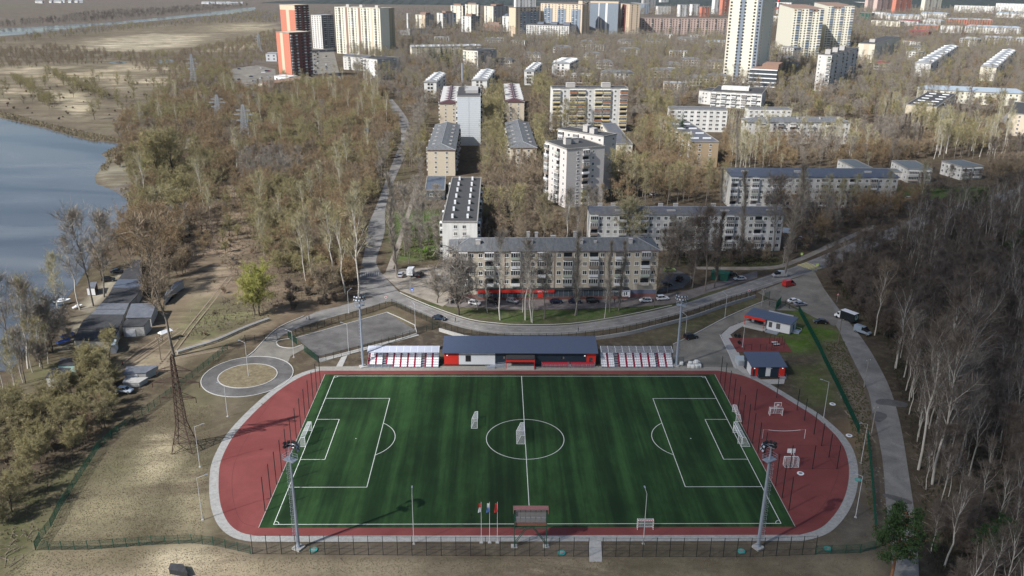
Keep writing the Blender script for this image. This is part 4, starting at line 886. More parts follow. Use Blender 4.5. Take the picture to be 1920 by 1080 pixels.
# low structures at the foot of the orange towers
building('orange walled parking deck under the orange towers', (484, 156), (512, 158), h=8, D=60, floors=1, F='', wall=w_cream, rm=w_brn, far=True, name='parking_deck', cat='parking deck', stripes=((0, 1, 0, .55, w_or),))
building('small white hall left of the orange tower', (498, 101), (518, 101), h=9, D=18, floors=2, F='ww', wall=m_wclad, rm=r_light, far=True, name='hall', cat='hall')
building('white hall at the foot of the orange tower', (514, 142), (543, 145), h=6, D=12, floors=1, F='www', wall=m_wclad, rm=m_wclad, far=True, name='hall', cat='hall')
building('beige long wall building below the tower car park', (545, 152), (640, 155), h=4, D=8, floors=1, F='', wall=w_cream, rm=r_light, far=True, name='hall', cat='hall')
building('small graffiti covered hut in the riverside wood', (341, 282), (357, 284), (350, 262), h=4, floors=1, F='', wall=mat('graffiti_wall', (.5, .46, .46), .9, .3, 2, col2=(.45, .16, .2)), rm=mat('hut_roof', (.4, .36, .32), .9, .1), side='L', name='hut', cat='hut')
flat('parking', gp((430, 130), (480, 122), (516, 130), (520, 165), (470, 182), (445, 165)), .1, m_dusty)
flat('parking', gp((585, 92), (625, 90), (632, 120), (640, 152), (585, 152)), .1, m_dusty)
flat('street_far', gp((1895, 250), (1862, 245), (1888, 212), (1905, 212)), .06, m_road)
# tall chimney stack and masts
for lab, bx, by, ty, r, m in (('white brick chimney stack by the far towers', 765, 55, 25, 2.2, m_white), ('thin grey stack behind the white tiled tower', 867, 165, 118, 1.0, m_metal), ('red and white banded chimney cut by the top edge', 1457, 26, -18, 3.2, m_white)):
    X = G(bx, by); H = hgt(bx, by, ty); e = empty('chimney_stack', (X.x, X.y, 0), 0, lab, 'chimney')
    MB().tube((0, 0, 0), (0, 0, H), r, r*.7, 12).build('shaft', m, e)
    if 'red' in lab:
        for i in range(3): MB().tube((0, 0, H*(.2+i*.3)), (0, 0, H*(.3+i*.3)), r*(1.0-.06*i), r*(.98-.06*i), 12).build('band', m_red, e)
# ------------------------------------------------------------------ stadium buildings
def E0(name, px, py, rz, label, cat, group=None, z=0.1):
    X = G(px, py, z); return empty(name, (X.x, X.y, z), rz, label, cat, group)
# dressing room building
A = G(833, 684, .1); B = G(1117, 685, .1); W = (B-A).xy.length; rz = math.atan2(B.y-A.y, B.x-A.x); D = 7.5; H = 3.9
e = empty('pavilion', (A.x, A.y, .1), rz, 'long navy, white and red stadium building with slate blue roof, between the two stands', 'pavilion')
f = MB().box(0, 0, 0, W, D, H, 0); f.box(0, -.06, .15, W*.095, .0, H-.1, 1); f.box(W*.097, -.05, .15, W*.335, 0, H-.1, 2); f.box(W*.937, -.06, .15, W*.998, 0, H-.1, 1)
f.box(0, -.07, H-.75, W*.335, -.052, H-.62, 3)
for i in range(60): f.box(W*.34+i*W*.01, -.03, .1, W*.34+i*W*.01+.04, -.0, H-.05, 0)
f.v += [(0, 0, H), (0, D, H), (0, D, H+1.1), (W, 0, H), (W, D, H), (W, D, H+1.1)]; k0 = len(f.v)-6; f.f += [(k0, k0+1, k0+2), (k0+3, k0+5, k0+4)]; f.m += [0, 0]
f.build('wall', [m_navy, m_red, m_wclad, m_black], e)
f = MB(); v = [(-.5, -.7, H-.05), (W+.5, -.7, H-.05), (W+.5, D+.6, H+1.3), (-.5, D+.6, H+1.3)]
f.add([(a, b, c) for a, b, c in v]+[(a, b, c+.16) for a, b, c in v], [(4, 5, 6, 7), (3, 2, 1, 0), (0, 1, 5, 4), (1, 2, 6, 5), (2, 3, 7, 6), (3, 0, 4, 7)])
for i in range(84):
    x = -.45+i*(W+.9)/83; f.add([(x-.025, -.72, H+.14), (x+.025, -.72, H+.14), (x+.025, D+.6, H+1.5), (x-.025, D+.6, H+1.5)], [(0, 1, 2, 3)])
f.build('roof', m_slate, e)
win = MB().box(-.75, -.09, -.95, .75, -.061, .95, 0); win.box(-.55, -.1, -.75, .55, -.092, .75, 1)
o = win.build('window', [m_black, m_glass], e, (W*.158, 0, 2.0))
for x in (.395, .775, .785):
    win = MB().box(-.22, -.06, -.35, .22, -.035, .35, 0); win.build('window', [m_glass], e, (W*x, 0, 2.3))
for i, x in enumerate((.02, .925)):
    MB().box(-.16, -.2, -.1, .16, -.06, .1).build('wall_light', mat('lit_lamp', (.8, .8, .8), .5, 0, emit=(1, 1, 1, .6)), e, (x*W, 0, 2.95))
d = MB().box(-.5, -.1, 0, .5, -.061, 2.1).build('door', mat('door_glass', (.05, .055, .06), .3, 0), e, (W*.965, 0, .35))
MB().box(.3, -.16, 1.0, .38, -.105, 1.3).build('handle', m_metal, d)
# porch
px0, px1 = W*.408, W*.592
f = MB().box(px0, -2.6, 2.95, px1, -.0, 3.0, 0); f.add([(px0-.1, -2.75, 2.75), (px1+.1, -2.75, 2.75), (px1+.1, -.05, 3.35), (px0-.1, -.05, 3.35)], [(0, 1, 2, 3)], 0); f.box(px0-.1, -2.8, 2.2, px1+.1, -2.68, 2.78, 1)
f.box(px0-.1, -2.68, 2.2, px0, 0, 2.9, 1); f.box(px1, -2.68, 2.2, px1+.1, 0, 2.9, 1)
p = f.build('porch_roof', [mat('dark_porch', (.05, .045, .045), .6, .1), m_red], e)
for x in (px0, px1): MB().box(x-.08, -2.75, 0, x+.08, -2.6, 2.3).build('post', m_red, e)
MB().box(px0, -2.7, 0, px1, -.07, .55).box(px0, -3.1, 0, px1, -2.7, .3).build('steps', m_conc, e)
f = MB()
for z in (.6, 1.1): f.tube((W*.27, -1.9, z-.4), (px0, -1.9, z+.3), .03); f.tube((W*.3, -1.0, z-.4), (px0, -1.0, z+.3), .03)
for i in range(7): f.tube((W*.27+i*W*.023, -1.9, 0), (W*.27+i*W*.023, -1.9, .9+i*.1), .03)
f.build('ramp_rail', m_metal, e); MB().add([(W*.3, -1.8, .02), (px0, -1.8, .5), (px0, -.1, .5), (W*.3, -.1, .02), (W*.3, -1.8, 0), (px0, -1.8, 0)], [(0, 1, 2, 3), (4, 5, 1, 0)]).build('ramp', m_metal, e)
f = MB().box(W*.28, -2.4, 0, W*.335, -1.5, .5)
f.build('planter', m_metal, e)
notree([(A.x-2, A.y-4), (B.x+2, B.y-4), (B.x+2, B.y+10), (A.x-2, A.y+10)])
# red seat row in front
e = E0('team_bench', 1016, 690, rz, 'two rows of red seats behind a metal rail in front of the navy building', 'seating')
L = (G(1115, 690)-G(1016, 690)).length
m_rseat = mat('red_plastic_seat', (.45, .03, .05), .45, .05)
seat_b = MB().box(-.21, -.2, .4, .21, .2, .46).box(-.21, .14, .46, .21, .2, .8)
sm = seat_b.mesh('seat', m_rseat)
for r in range(2):
    for i in range(int(L/.5)):
        if 14 < i < 16: continue
        link('seat', sm, e, (.3+i*.5, .5+r*.8, r*.35))
f = MB()
for a, b in ((0, L*.5), (L*.52, L)):
    for z in (.65, 1.2): f.tube((a, 0, z), (b, 0, z), .035); 
    n = 6
    for i in range(n+1): f.tube((a+(b-a)*i/n, 0, 0), (a+(b-a)*i/n, 0, 1.2), .035)
    for x in (a, b): f.tube((x, 0, 1.2), (x, 1.6, 1.2), .035); f.tube((x, 1.6, 0), (x, 1.6, 1.2), .035)
f.build('rail', m_metal, e); MB().box(0, .9, 0, L, 1.7, .33).build('platform', m_metal, e)
# stands
m_wseat = mat('white_plastic_seat', (.72, .72, .74), .45, .04); m_maroon = mat('maroon_plastic_seat', (.3, .015, .045), .45, .04)
seat2 = MB().box(-.235, -.25, .3, .235, .17, .4).box(-.235, .13, .4, .235, .2, .76)
sw = seat2.mesh('seat', m_wseat); sr = seat2.mesh('seat', m_maroon)
sheetm = mat('milky_roof_sheet', (.48, .51, .6), .35, .08, .6, alpha=.82)
clear = mat('clear_roof_sheet', (.3, .31, .34), .25, .08, .6, alpha=.45)
def stand(px0, px1, label, sheet, pattern):
    A = G(px0, 690, .1); B = G(px1, 690, .1); L = (B-A).xy.length
    e = empty('grandstand', (A.x, A.y, .1), math.atan2(B.y-A.y, B.x-A.x), label, 'grandstand')
    rows = 6; dp = .72; rise = .4
    f = MB()
    for r in range(rows): f.box(0, r*dp, r*rise+.02, L, (r+1)*dp+.15, r*rise+.09)
    f.build('deck', m_metal, e)
    f = MB(); n = 10
    for i in range(n+1):
        x = i*L/n
        f.tube((x, 0, 0), (x, rows*dp, rows*rise), .04, n=4); f.tube((x, rows*dp, 0), (x, rows*dp, 4.3), .06, n=4); f.tube((x, rows*dp*.5, 0), (x, rows*dp*.5, rows*rise*.5), .04, n=4)
        f.tube((x, rows*dp+.3, 4.55), (x, rows*dp-2.6, 3.9), .05, n=4); f.tube((x, rows*dp, 2.9), (x, rows*dp-1.6, 4.05), .04, n=4)
        f.tube((x, -.1, 0), (x, -.1, 1.0), .03, n=4)
    f.tube((0, rows*dp-2.6, 3.9), (L, rows*dp-2.6, 3.9), .05); f.tube((0, rows*dp, 2.9), (L, rows*dp, 2.9), .04); f.tube((0, rows*dp, 3.6), (L, rows*dp, 3.6), .04)
    for x in (0, L):
        f.tube((x, 0, .9), (x, rows*dp, rows*rise+1), .04, n=4); f.tube((x, 0, 0), (x, 0, .9), .04, n=4)
    f.build('frame', m_metal, e)
    f = MB(); y0, y1 = rows*dp-2.7, rows*dp+.35
    f.add([(-.2, y0, 3.98), (L+.2, y0, 3.98), (L+.2, y1, 4.65), (-.2, y1, 4.65)], [(0, 1, 2, 3)]); f.build('roof', sheet, e)
    f = MB()
    for i in range(11): f.add([(i*L/10-.04, y0, 4.0), (i*L/10+.04, y0, 4.0), (i*L/10+.04, y1, 4.67), (i*L/10-.04, y1, 4.67)], [(0, 1, 2, 3)])
    f.build('roof_rib', m_white, e)
    n = len(pattern); cnt = 0; rest = {0: MB(), 1: MB()}
    for r in range(rows):
        for i, ch in enumerate(pattern):
            if ch == '.' or (ch in 'uv' and r == 0): continue
            x = (i+.5)*L/n; red = ch in 'rv'
            if cnt < 100: link('seat', sr if red else sw, e, (x, r*dp+.38, r*rise+.05)); cnt += 1
            else:
                for pg in sw.polygons: rest[red].add([(sw.vertices[k].co.x+x, sw.vertices[k].co.y+r*dp+.38, sw.vertices[k].co.z+r*rise+.05) for k in pg.vertices], [tuple(range(4))])
    ff = MB(); ff.add(rest[0].v, rest[0].f, 0); ff.add(rest[1].v, rest[1].f, 1)
    tag(ff.build('seat', [m_wseat, m_maroon], e), kind='stuff')
    notree([(A.x-1, A.y-1), (B.x+1, B.y-1), (B.x+1, B.y+7), (A.x-1, A.y+7)])
stand(689, 822, 'covered stand with milky roof, left of the navy building, white and maroon seats', sheetm, 'vuuuvuuu..vuuurwwwrwwwrwwwrwww..rwwwrwww')
stand(1128, 1262, 'covered stand with clear roof, right of the navy building, white and maroon seats', clear, 'wwwrwww.. rwwwrwwwrwwwrwwwrwww.rwwwrwww'.replace(' ', ''))
# changing kiosk, upper, with red canopy
def obox(name, label, cat, A, B, D, H, z=.08):
    a = G(*A, z); b = G(*B, z); W = (b-a).xy.length
    e = empty(name, (a.x, a.y, z), math.atan2(b.y-a.y, b.x-a.x), label, cat)
    return e, W
e, W = obox('kiosk', 'white modular building with slate blue roof and red porch by the exercise ground', 'kiosk', (1399, 609), (1473, 626), 6, 3.3)
H = 3.4; D = 6.2; c1 = W*.5
f = MB().box(0, 2.6, 0, c1, D, H, 1).box(c1, 0, 0, W+1.2, D, H, 0)
for x in (c1+.02, W+1.12): f.box(x-.02, -.03, 0, x+.1, -.001, H, 2)
f.box(c1, -.03, H-.2, W+1.2, -.002, H-.001, 2); f.box(c1, -.03, 0, W+1.2, -.002, .15, 2); f.box(.8, 2.55, .1, 1.6, 2.599, H, 0); f.box(c1-1.6, 2.55, .1, c1-.9, 2.599, H, 0)
f.build('wall', [m_wclad, m_navy, m_black], e)
f = MB().prism([(-.4, -1.2), (c1-.2, -1.2), (c1-.2, -.5), (W+1.6, -.5), (W+1.6, D+.4), (-.4, D+.4)], H, H+.22); f.build('roof', m_slate, e)
MB().box(-.46, -1.27, H-.55, c1-.14, -1.205, H+.24).box(-.47, -1.2, H-.55, -.405, 1, H+.24).box(c1-.19, -1.2, H-.55, c1-.12, -.52, H+.24).build('canopy_fascia', m_red, e)
for x in (-.2, c1-.5): MB().box(x-.08, -1.05, 0, x+.08, -.9, H-.56).build('post', m_red, e)
MB().box(-.4, -1.6, .0, c1+.3, 2.55, .45).box(-.2, -2.2, 0, c1-.2, -1.6, .22).build('steps', m_conc, e)
MB().box(c1+.5, -2.4, 0, c1+4.3, -.3, .25).build('terrace', mat('grey_paver', (.25, .27, .3), .9, .2, 2), e)
for x, w_ in ((c1+1.0, .5), (c1+3.4, .6)): MB().box(-w_, -.06, -.85, w_, -.032, .85, 0).box(-w_+.12, -.07, -.73, w_-.12, -.061, .73, 1).build('window', [m_black, m_glass], e, (x+.3, 0, 1.9))
MB().box(0, -.55, 0, .06, .55, 2.1).build('door', m_navy, e, (W+1.2, D*.55, .1))
MB().box(W+1.3, D*.3, 0, W+3.3, D*.8, .3).build('side_steps', m_metal, e)
f = MB()
for y in (D*.3, D*.8): f.tube((W+1.4, y, 1.1), (W+3.3, y, .9), .03); f.tube((W+3.3, y, 0), (W+3.3, y, .9), .03)
f.build('rail', m_white, e)
f = MB().box(c1-1.5, D+.1, H+.23, W, D+.38, H+.5); f.build('gutter', m_metal, e)
notree(gp((1385, 560), (1520, 570), (1520, 640), (1385, 650)))
e, W = obox('kiosk', 'navy toilet block with two red doors and slate blue roof beside the running track', 'kiosk', (1408, 707), (1471, 707), 6, 3)
H = 3.1; D = 7.6
f = MB().box(0, 0, 0, W, D, H, 0).box(-.06, .5, .2, -.001, D*.55, H-.2, 1)
for x in (.12, W-1.75): f.box(x, -.05, .1, x+1.6, -.001, H-.15, 2)
f.box(W*.42, -.05, .3, W*.56, -.001, H-.1, 1); f.box(W*.45, -.06, H-.55, W*.6, -.0501, H-.35, 1)
for i in range(24): f.box(W*.2+i*W*.025, -.02, .05, W*.2+i*W*.025+.04, 0, H-.05, 0)
f.build('wall', [m_navy, m_wclad, m_red], e)
f = MB(); v = [(-.3, -.4, H+.02), (W+.35, -.4, H+.02), (W+.35, D+.3, H+.75), (-.3, D+.3, H+.75)]
f.add(v+[(a, b, c+.15) for a, b, c in v], [(4, 5, 6, 7), (3, 2, 1, 0), (0, 1, 5, 4), (1, 2, 6, 5), (2, 3, 7, 6), (3, 0, 4, 7)]); f.build('roof', m_slate, e)
for x, s in ((.35, 1), (W-1.2, -1)):
    MB().box(-.35, -.09, 0, .35, -.051, 2.0, 0).build('door', m_dark if x < 1 else m_red, e, (x+.3, 0, .35))
    MB().box(-.14, -.2, -.08, .14, -.051, .08).build('wall_light', MATS['lit_lamp'], e, (x+.35, 0, 2.7))
    MB().box(x-.5, -1.1, 0, x+1.3, -.06, .3).build('steps', m_metal, e)
    f = MB()
    for xx in (x-.5, x+1.3): f.tube((xx, -1.1, 0), (xx, -1.1, 1.1), .025); f.tube((xx, -1.1, 1.1), (xx, -.1, 1.1), .025)
    f.build('rail', m_metal, e)
e = E0('storage_cabin', 1383, 686, rz, 'low grey metal cabin left of the toilet block', 'cabin')
f = MB().box(0, 0, 0, 2.3, 3.2, 1.6)
for i in range(4): f.box(-.06, i*.82, 1.6, 2.36, i*.82+.75, 1.72)
f.build('body', mat('pale_metal_panel', (.4, .44, .47), .4, .05), e); MB().box(.3, -.06, .1, 2, -.001, 1.4).build('door', m_metal, e)
notree(gp((1370, 640), (1500, 640), (1500, 720), (1370, 720)))
# ------------------------------------------------------------------ light masts
def mast(base, topy, label, ang):
    X = G(*base); H = hgt(base[0], base[1], topy)
    e = empty('light_mast', (X.x, X.y, 0), ang, label, 'floodlight mast')
    MB().box(-.9, -.9, 0, .9, .9, .35).build('foundation', m_conc, e)
    MB().tube((0, 0, .35), (0, 0, H-1.6), .34, .19, 10).build('pole', mat('blue_grey_steel', (.4, .46, .55), .4, .08, metal=.5), e)
    f = MB()
    for y in (-.2, .2): f.tube((.55, y, 1.8), (.45, y, H-2.6), .025, n=4)
    for i in range(int((H-4.4)/.4)): f.tube((.54, -.2, 2+i*.4), (.54, .2, 2+i*.4), .018, n=4)
    for i in range(int((H-5)/.9)):
        z = 2.6+i*.9; f.line([(.5, -.22, z), (.75, -.38, z), (1.05, -.2, z), (1.05, .2, z), (.75, .38, z), (.5, .22, z)], .02, 4)
    for y in (-.36, 0, .36): f.tube((.75 if y else 1.08, y, 2.6), (.75 if y else 1.0, y, H-3), .015, n=4)
    f.build('ladder', m_metal, e)
    f = MB().box(-.7, -1.2, H-2.7, .7, 1.2, H-2.6)
    for z in (H-2.1, H-1.6): f.line([(-.7, -1.2, z), (.7, -1.2, z), (.7, 1.2, z), (-.7, 1.2, z)], .03, 4, closed=True)
    for x in (-.7, .7):
        for y in (-1.2, 0, 1.2): f.tube((x, y, H-2.6), (x, y, H-1.6), .03, n=4)
    f.build('platform', m_metal, e)
    f = MB()
    for z, r in ((H-.9, 1.25), (H-.1, 1.1)):
        f.line([(r*math.cos(t)-.1, r*math.sin(t), z) for t in np.linspace(1.7, 4.6, 9)], .05, 5); f.tube((0, 0, z), (-r, 0, z), .05, n=4)
    f.tube((0, 0, H-2.6), (0, 0, H), .14, .1, 8); f.build('lamp_bracket', m_metal, e)
    fl = MB().box(-.34, -.28, -.22, .1, .28, .22, 0); fl.box(-.36, -.25, -.19, -.341, .25, .19, 1); me = fl.mesh('floodlight', [m_black, m_lamp])
    for z, r, n in ((H-.65, 1.4, 7), (H+.15, 1.25, 6)):
        for t in np.linspace(1.75, 4.55, n):
            o = link('floodlight', me, e, (r*math.cos(t)-.1, r*math.sin(t), z)); o.rotation_euler = (0, .5, t+math.pi)
    return e
mast((560, 1028), 838, 'front left floodlight mast with caged ladder, standing on a concrete block', R_(-120))
mast((1421, 1027), 838, 'front right floodlight mast with caged ladder, standing on a concrete block', R_(-60))
mast((681, 688), 556, 'rear left floodlight mast beside the milky roofed stand', R_(120))
mast((1268, 686), 555, 'rear right floodlight mast beside the clear roofed stand', R_(60))
# ------------------------------------------------------------------ street lamps and poles
def lamp(base, topy, label, ang=None, kind='lamp', arm=1.6, group=None):
    X = G(*base); H = hgt(base[0], base[1], topy)
    e = empty('street_lamp' if kind == 'lamp' else 'utility_pole', (X.x, X.y, 0), R_(ang or 0), label, 'street lamp' if kind == 'lamp' else 'pole', group)
    m = mat('grey_white_paint', (.5, .51, .52), .5, .05) if kind == 'lamp' else (m_wood if kind == 'wood' else m_concd)
    MB().tube((0, 0, 0), (0, 0, H), .08 if kind == 'lamp' else .15, .045 if kind == 'lamp' else .1, 7).build('pole', m, e)
    if kind == 'lamp':
        MB().box(-.25, -.25, 0, .25, .25, .12).build('base_plate', m_conc, e)
        MB().tube((0, 0, H-.05), (arm, 0, H+.35), .035, .03, 5).build('arm', m, e)
        MB().box(arm-.1, -.13, H+.3, arm+.5, .13, H+.42, 0).box(arm, -.1, H+.285, arm+.45, .1, H+.299, 1).build('lamp_head', [m_metal, m_lamp], e)
    else:
        MB().tube((-.7, 0, H-.5), (.7, 0, H-.5), .05, n=4).build('crossbar', m, e)
        for x in (-.6, .6): MB().tube((x, 0, H-.45), (x, 0, H-.2), .05, n=5).build('insulator', m_white, e)
    return e, H
LP = [((427, 781), 722, 'white lamp post below the roundabout', 160), ((466, 706), 642, 'white lamp post on the roundabout island', 160), ((551, 670), 622, 'white lamp post on the verge before the court fence corner', 160), ((654, 665), 608, 'white lamp post at the lower edge of the fenced lot', 160),
      ((779, 617), 571, 'white lamp post at the right corner of the fenced lot', 120), ((375, 876), 800, 'white lamp post near the lattice pylon', 20), ((380, 975), 896, 'white lamp post on the dry grass left of the track bend', 20), ((776, 1020), 926, 'white lamp post in front of the pitch, left of the flagpoles', 95),
      ((1206, 1020), 926, 'white lamp post behind the striped handball goal', 95), ((1614, 869), 795, 'white lamp post right of the track bend, upper one', 190), ((1604, 970), 893, 'white lamp post right of the track bend, lower one', 160), ((1544, 784), 716, 'white lamp post on the grass above the ring shaped hatch', 160),
      ((1285, 629), 592, 'white lamp post on the slope below the street, first from the mast', 120), ((1359, 596), 553, 'white lamp post on the slope below the street, second from the mast', 120), ((1392, 651), 610, 'white lamp post in the exercise ground', 160), ((654, 587), 546, 'grey lamp post where the footway meets the junction', 60)]
for b_, t_, l_, a_ in LP: lamp(b_, t_, l_, a_)
UP_ = [((1571, 646), 598, 'wooden pole leaning over the side street by the truck', 'wood'), ((1620, 726), 673, 'concrete pole beside the side street bend', 'c'), ((1633, 818), 762, 'concrete pole beside the dark road patch', 'c'), ((770, 550), 510, 'thin pole at the junction by the bus sign', 'c'), ((1428, 575), 541, 'concrete pole beside the stadium gate', 'c'), ((1468, 497), 462, 'pole by the pedestrian crossing, trees behind', 'c')]
for b_, t_, l_, k_ in UP_: lamp(b_, t_, l_, 20, k_)
def wire(a, b, sag, n=10, r=.02):
    a = Vector(a); b = Vector(b); pts = []
    for i in range(n+1):
        t = i/n; p = a.lerp(b, t); p.z -= sag*4*t*(1-t); pts.append(p)
    return MB().line(pts, r, 3)
# far left yard poles
for (b_, t_, l_) in (((302, 675), 632, 'dark pole with a white sheet on top, in the garage yard'), ((443, 395), 352, 'wooden power pole with crossbar in the riverside wood'),):
    lamp(b_, t_, l_, 0, 'wood')
# road signs
def sign(base, topy, col, label, shape='square', name='road_sign'):
    X = G(*base); H = hgt(base[0], base[1], topy)
    e = empty(name, (X.x, X.y, 0), 0, label, 'road sign'); MB().tube((0, 0, 0), (0, 0, H), .05, n=6).build('post', m_metal, e)
    f = MB()
    if shape == 'square': f.box(-.45, -.06, H-.95, .45, -.03, H, 0); f.add([(-.3, -.07, H-.8), (.3, -.07, H-.8), (0, -.07, H-.2)], [(0, 1, 2)], 1)
    elif shape == 'tri': f.add([(-.5, -.06, H-.9), (.5, -.06, H-.9), (0, -.06, H)], [(0, 1, 2)], 0); f.add([(-.28, -.065, H-.78), (.28, -.065, H-.78), (0, -.065, H-.28)], [(0, 1, 2)], 1)
    else: f.tube((0, -.05, H-.4), (0, -.03, H-.4), .42, n=16, mi=0); f.tube((0, -.06, H-.4), (0, -.051, H-.4), .3, n=16, mi=1)
    f.build('sign_plate', [mat('sign_'+col, {'blue': (.03, .12, .5), 'lime': (.5, .75, .12), 'red': (.6, .05, .05), 'white': (.75, .75, .75)}[col], .5, 0), m_white if col != 'white' else m_red], e)
sign((773, 555), 540, 'blue', 'blue square crossing sign beside the junction'); sign((724, 570), 555, 'white', 'grey backed sign at the fence corner by the junction', 'round')
sign((1502, 487), 474, 'lime', 'lime framed crossing sign beyond the zebra crossing'); sign((1531, 508), 494, 'lime', 'lime framed crossing sign right of the zebra crossing')
sign((1569, 567), 549, 'red', 'red and white triangular sign on the verge above the truck', 'tri'); sign((1403, 560), 543, 'white', 'round sign at the bend above the fence end', 'round')
# flagpoles
for i, (x, lab, cols) in enumerate(((902.5, 'flagpole with a hanging red and white flag, left of three', ('r', 'w')), (918, 'flagpole with a hanging white and blue flag, middle of three', ('w', 'b')), (932.5, 'flagpole with a hanging red flag, right of three', ('r', 'r')))):
    X = G(x, 1017.5); H = hgt(x, 1017.5, 941)
    e = empty('flagpole', (X.x, X.y, 0), 0, lab, 'flagpole')
    MB().tube((0, 0, 0), (0, 0, H), .05, .03, 6).build('pole', m_white, e); MB().box(-.35, -.35, 0, .35, .35, .12).build('base_plate', m_conc, e)
    f = MB(); nr = 9; cm = {'r': 0, 'w': 1, 'b': 2}
    for j in range(nr):
        z0, z1 = H-.3-j*.21, H-.3-(j+1)*.21
        for s in range(5):
            y0, y1 = s*.1, (s+1)*.1; o0 = .09*math.sin(s*2.1+j*.3)-.25*(j/nr)*(s/5); o1 = .09*math.sin((s+1)*2.1+j*.3)-.25*(j/nr)*((s+1)/5)
            f.add([(-y0*1.0, o0, z0), (-y1*1.0, o1, z0-.06), (-y1*1.0-.02*j, o1-.02, z1-.06), (-y0*1.0, o0, z1)], [(0, 1, 2, 3)], cm[cols[0]] if j < nr//2+ (s % 2) else cm[cols[1]])
    f.build('flag', [mat('flag_red', (.6, .03, .03), .8, .05), m_white, mat('flag_blue', (.1, .2, .5), .8, .05)], e)
# scoreboard seen from behind
X0 = G(964, 1024); X1 = G(1024, 1024); W = (X1-X0).length
e = empty('scoreboard', (X0.x, X0.y, 0), math.atan2(X1.y-X0.y, X1.x-X0.x), 'scoreboard on green steel legs seen from behind, twelve grey cabinets under a red hood', 'scoreboard')
Ht = hgt(964, 1024, 951); Hb = hgt(964, 1024, 986)
f = MB()
for x in (0, W):
    for y in (-.35, .35): f.tube((x, y, 0), (x, y, Ht), .09, n=4)
    for i in range(5): f.tube((x, -.35, i*Hb/5), (x, .35, (i+1)*Hb/5), .04, n=4)
for y in (-.3, .3):
    f.tube((0, y, Hb*.12), (W*.42, y, Hb), .07, n=4); f.tube((W, y, Hb*.12), (W*.55, y, Hb), .07, n=4)
f.tube((0, 0, Hb), (W, 0, Hb), .1, n=4); f.tube((0, -.3, Hb-.45), (W, -.3, Hb-.45), .07, n=4)
f.build('frame', m_green, e)
cb = MB().box(-.5, -.3, -.5, .5, .1, .5, 0).box(-.42, -.34, .2, .42, -.301, .4, 1); me = cb.mesh('display_cabinet', [mat('cabinet_grey', (.2, .19, .19), .6, .2, 1), m_metal])
for r in range(2):
    for c in range(6):
        ww = (W-.3)/6; hh = (Ht-Hb-1.2)/2
        o = link('display_cabinet', me, e, (.15+(c+.5)*ww, .1, Hb+.85+(r+.5)*hh)); o.scale = (ww*.96, 1, hh*.95)
MB().box(.05, -.1, Hb+.1, W-.05, .3, Hb+.8).build('lower_panel', mat('rusty_panel', (.2, .09, .06), .8, .3, 1.5), e)
f = MB(); f.box(-.25, -.75, Ht-.15, W+.25, .5, Ht, 0); f.box(-.25, -.75, Ht-1.0, -.15, .5, Ht-.151, 0); f.box(W+.15, -.75, Ht-1.0, W+.25, .5, Ht-.151, 0)
f.build('hood', mat('faded_red_hood', (.26, .12, .11), .7, .2), e)
for x in (0, W): MB().box(x-.6, -.6, 0, x+.6, .6, .1).build('footing', m_conc, e)
# ------------------------------------------------------------------ goals
m_net = mat('white_net', (.7, .72, .72), .9, .0, alpha=.3)
def goal(label, cx, cy, ang, w_, h_, dt, db, striped=False, name='goal', z=.113):
    """opening faces local -y, net behind at +y"""
    e = empty(name, (cx, cy, z), ang, label, 'goal'); x = w_/2; r = .06
    f = MB()
    if striped:
        for s in (-1, 1):
            for i in range(10): f.tube((s*x, 0, i*h_/10), (s*x, 0, (i+1)*h_/10), r, n=6, mi=i % 2)
        for i in range(15): f.tube((-x+i*w_/15, 0, h_), (-x+(i+1)*w_/15, 0, h_), r, n=6, mi=i % 2)
    else: f.line([(-x, 0, 0), (-x, 0, h_), (x, 0, h_), (x, 0, 0)], r, 6, 0)
    f.build('frame', [m_white, m_red], e)
    f = MB()
    for s in (-1, 1): f.line([(s*x, 0, h_), (s*x, dt, h_-.05), (s*x, db, 0), (s*x, 0, 0)], .035, 5)
    f.tube((-x, db, 0), (x, db, 0), .035, n=5)
    f.build('stay', m_white, e)
    f = MB(); T = [(-x, 0, h_), (x, 0, h_), (x, dt, h_-.05), (-x, dt, h_-.05), (x, db, 0), (-x, db, 0), (-x, 0, 0), (x, 0, 0)]
    f.add(T, [(0, 1, 2, 3), (3, 2, 4, 5), (0, 3, 5, 6), (1, 7, 4, 2)]); f.build('net', m_net, e)
    return e
goal('full size goal at the left end of the pitch', -FLX, 0, R_(90), 7.32, 2.44, .9, 2.1)
goal('full size goal at the right end of the pitch', FLX, 0, R_(-90), 7.32, 2.44, .9, 2.1)
p = G(1379, 790); goal('small white goal parked beside the right end goal, nearer the far corner', p.x+.2, p.y+2.2, R_(-95), 5.0, 2.0, .9, 1.4)
p = G(1388, 818); goal('small white goal standing in front of the right end goal', FLX-.35, .2, R_(-92), 5.0, 2.0, .8, 1.3)
a = G(890.5, 804); b = G(888, 785); goal('narrow white goal standing left of the centre circle', a.x+.6, a.y+2.4, R_(90), 4.8, 2.0, .7, 1.5)
a = G(977, 835); goal('white goal standing on the halfway line inside the centre circle', a.x+.9, a.y+3.4, R_(90), 6.0, 2.3, .9, 1.9)
p = G(1210, 994); goal('red and white striped handball goal beside the near touchline', p.x, p.y, 0, 3.1, 2.1, .8, .9, True)
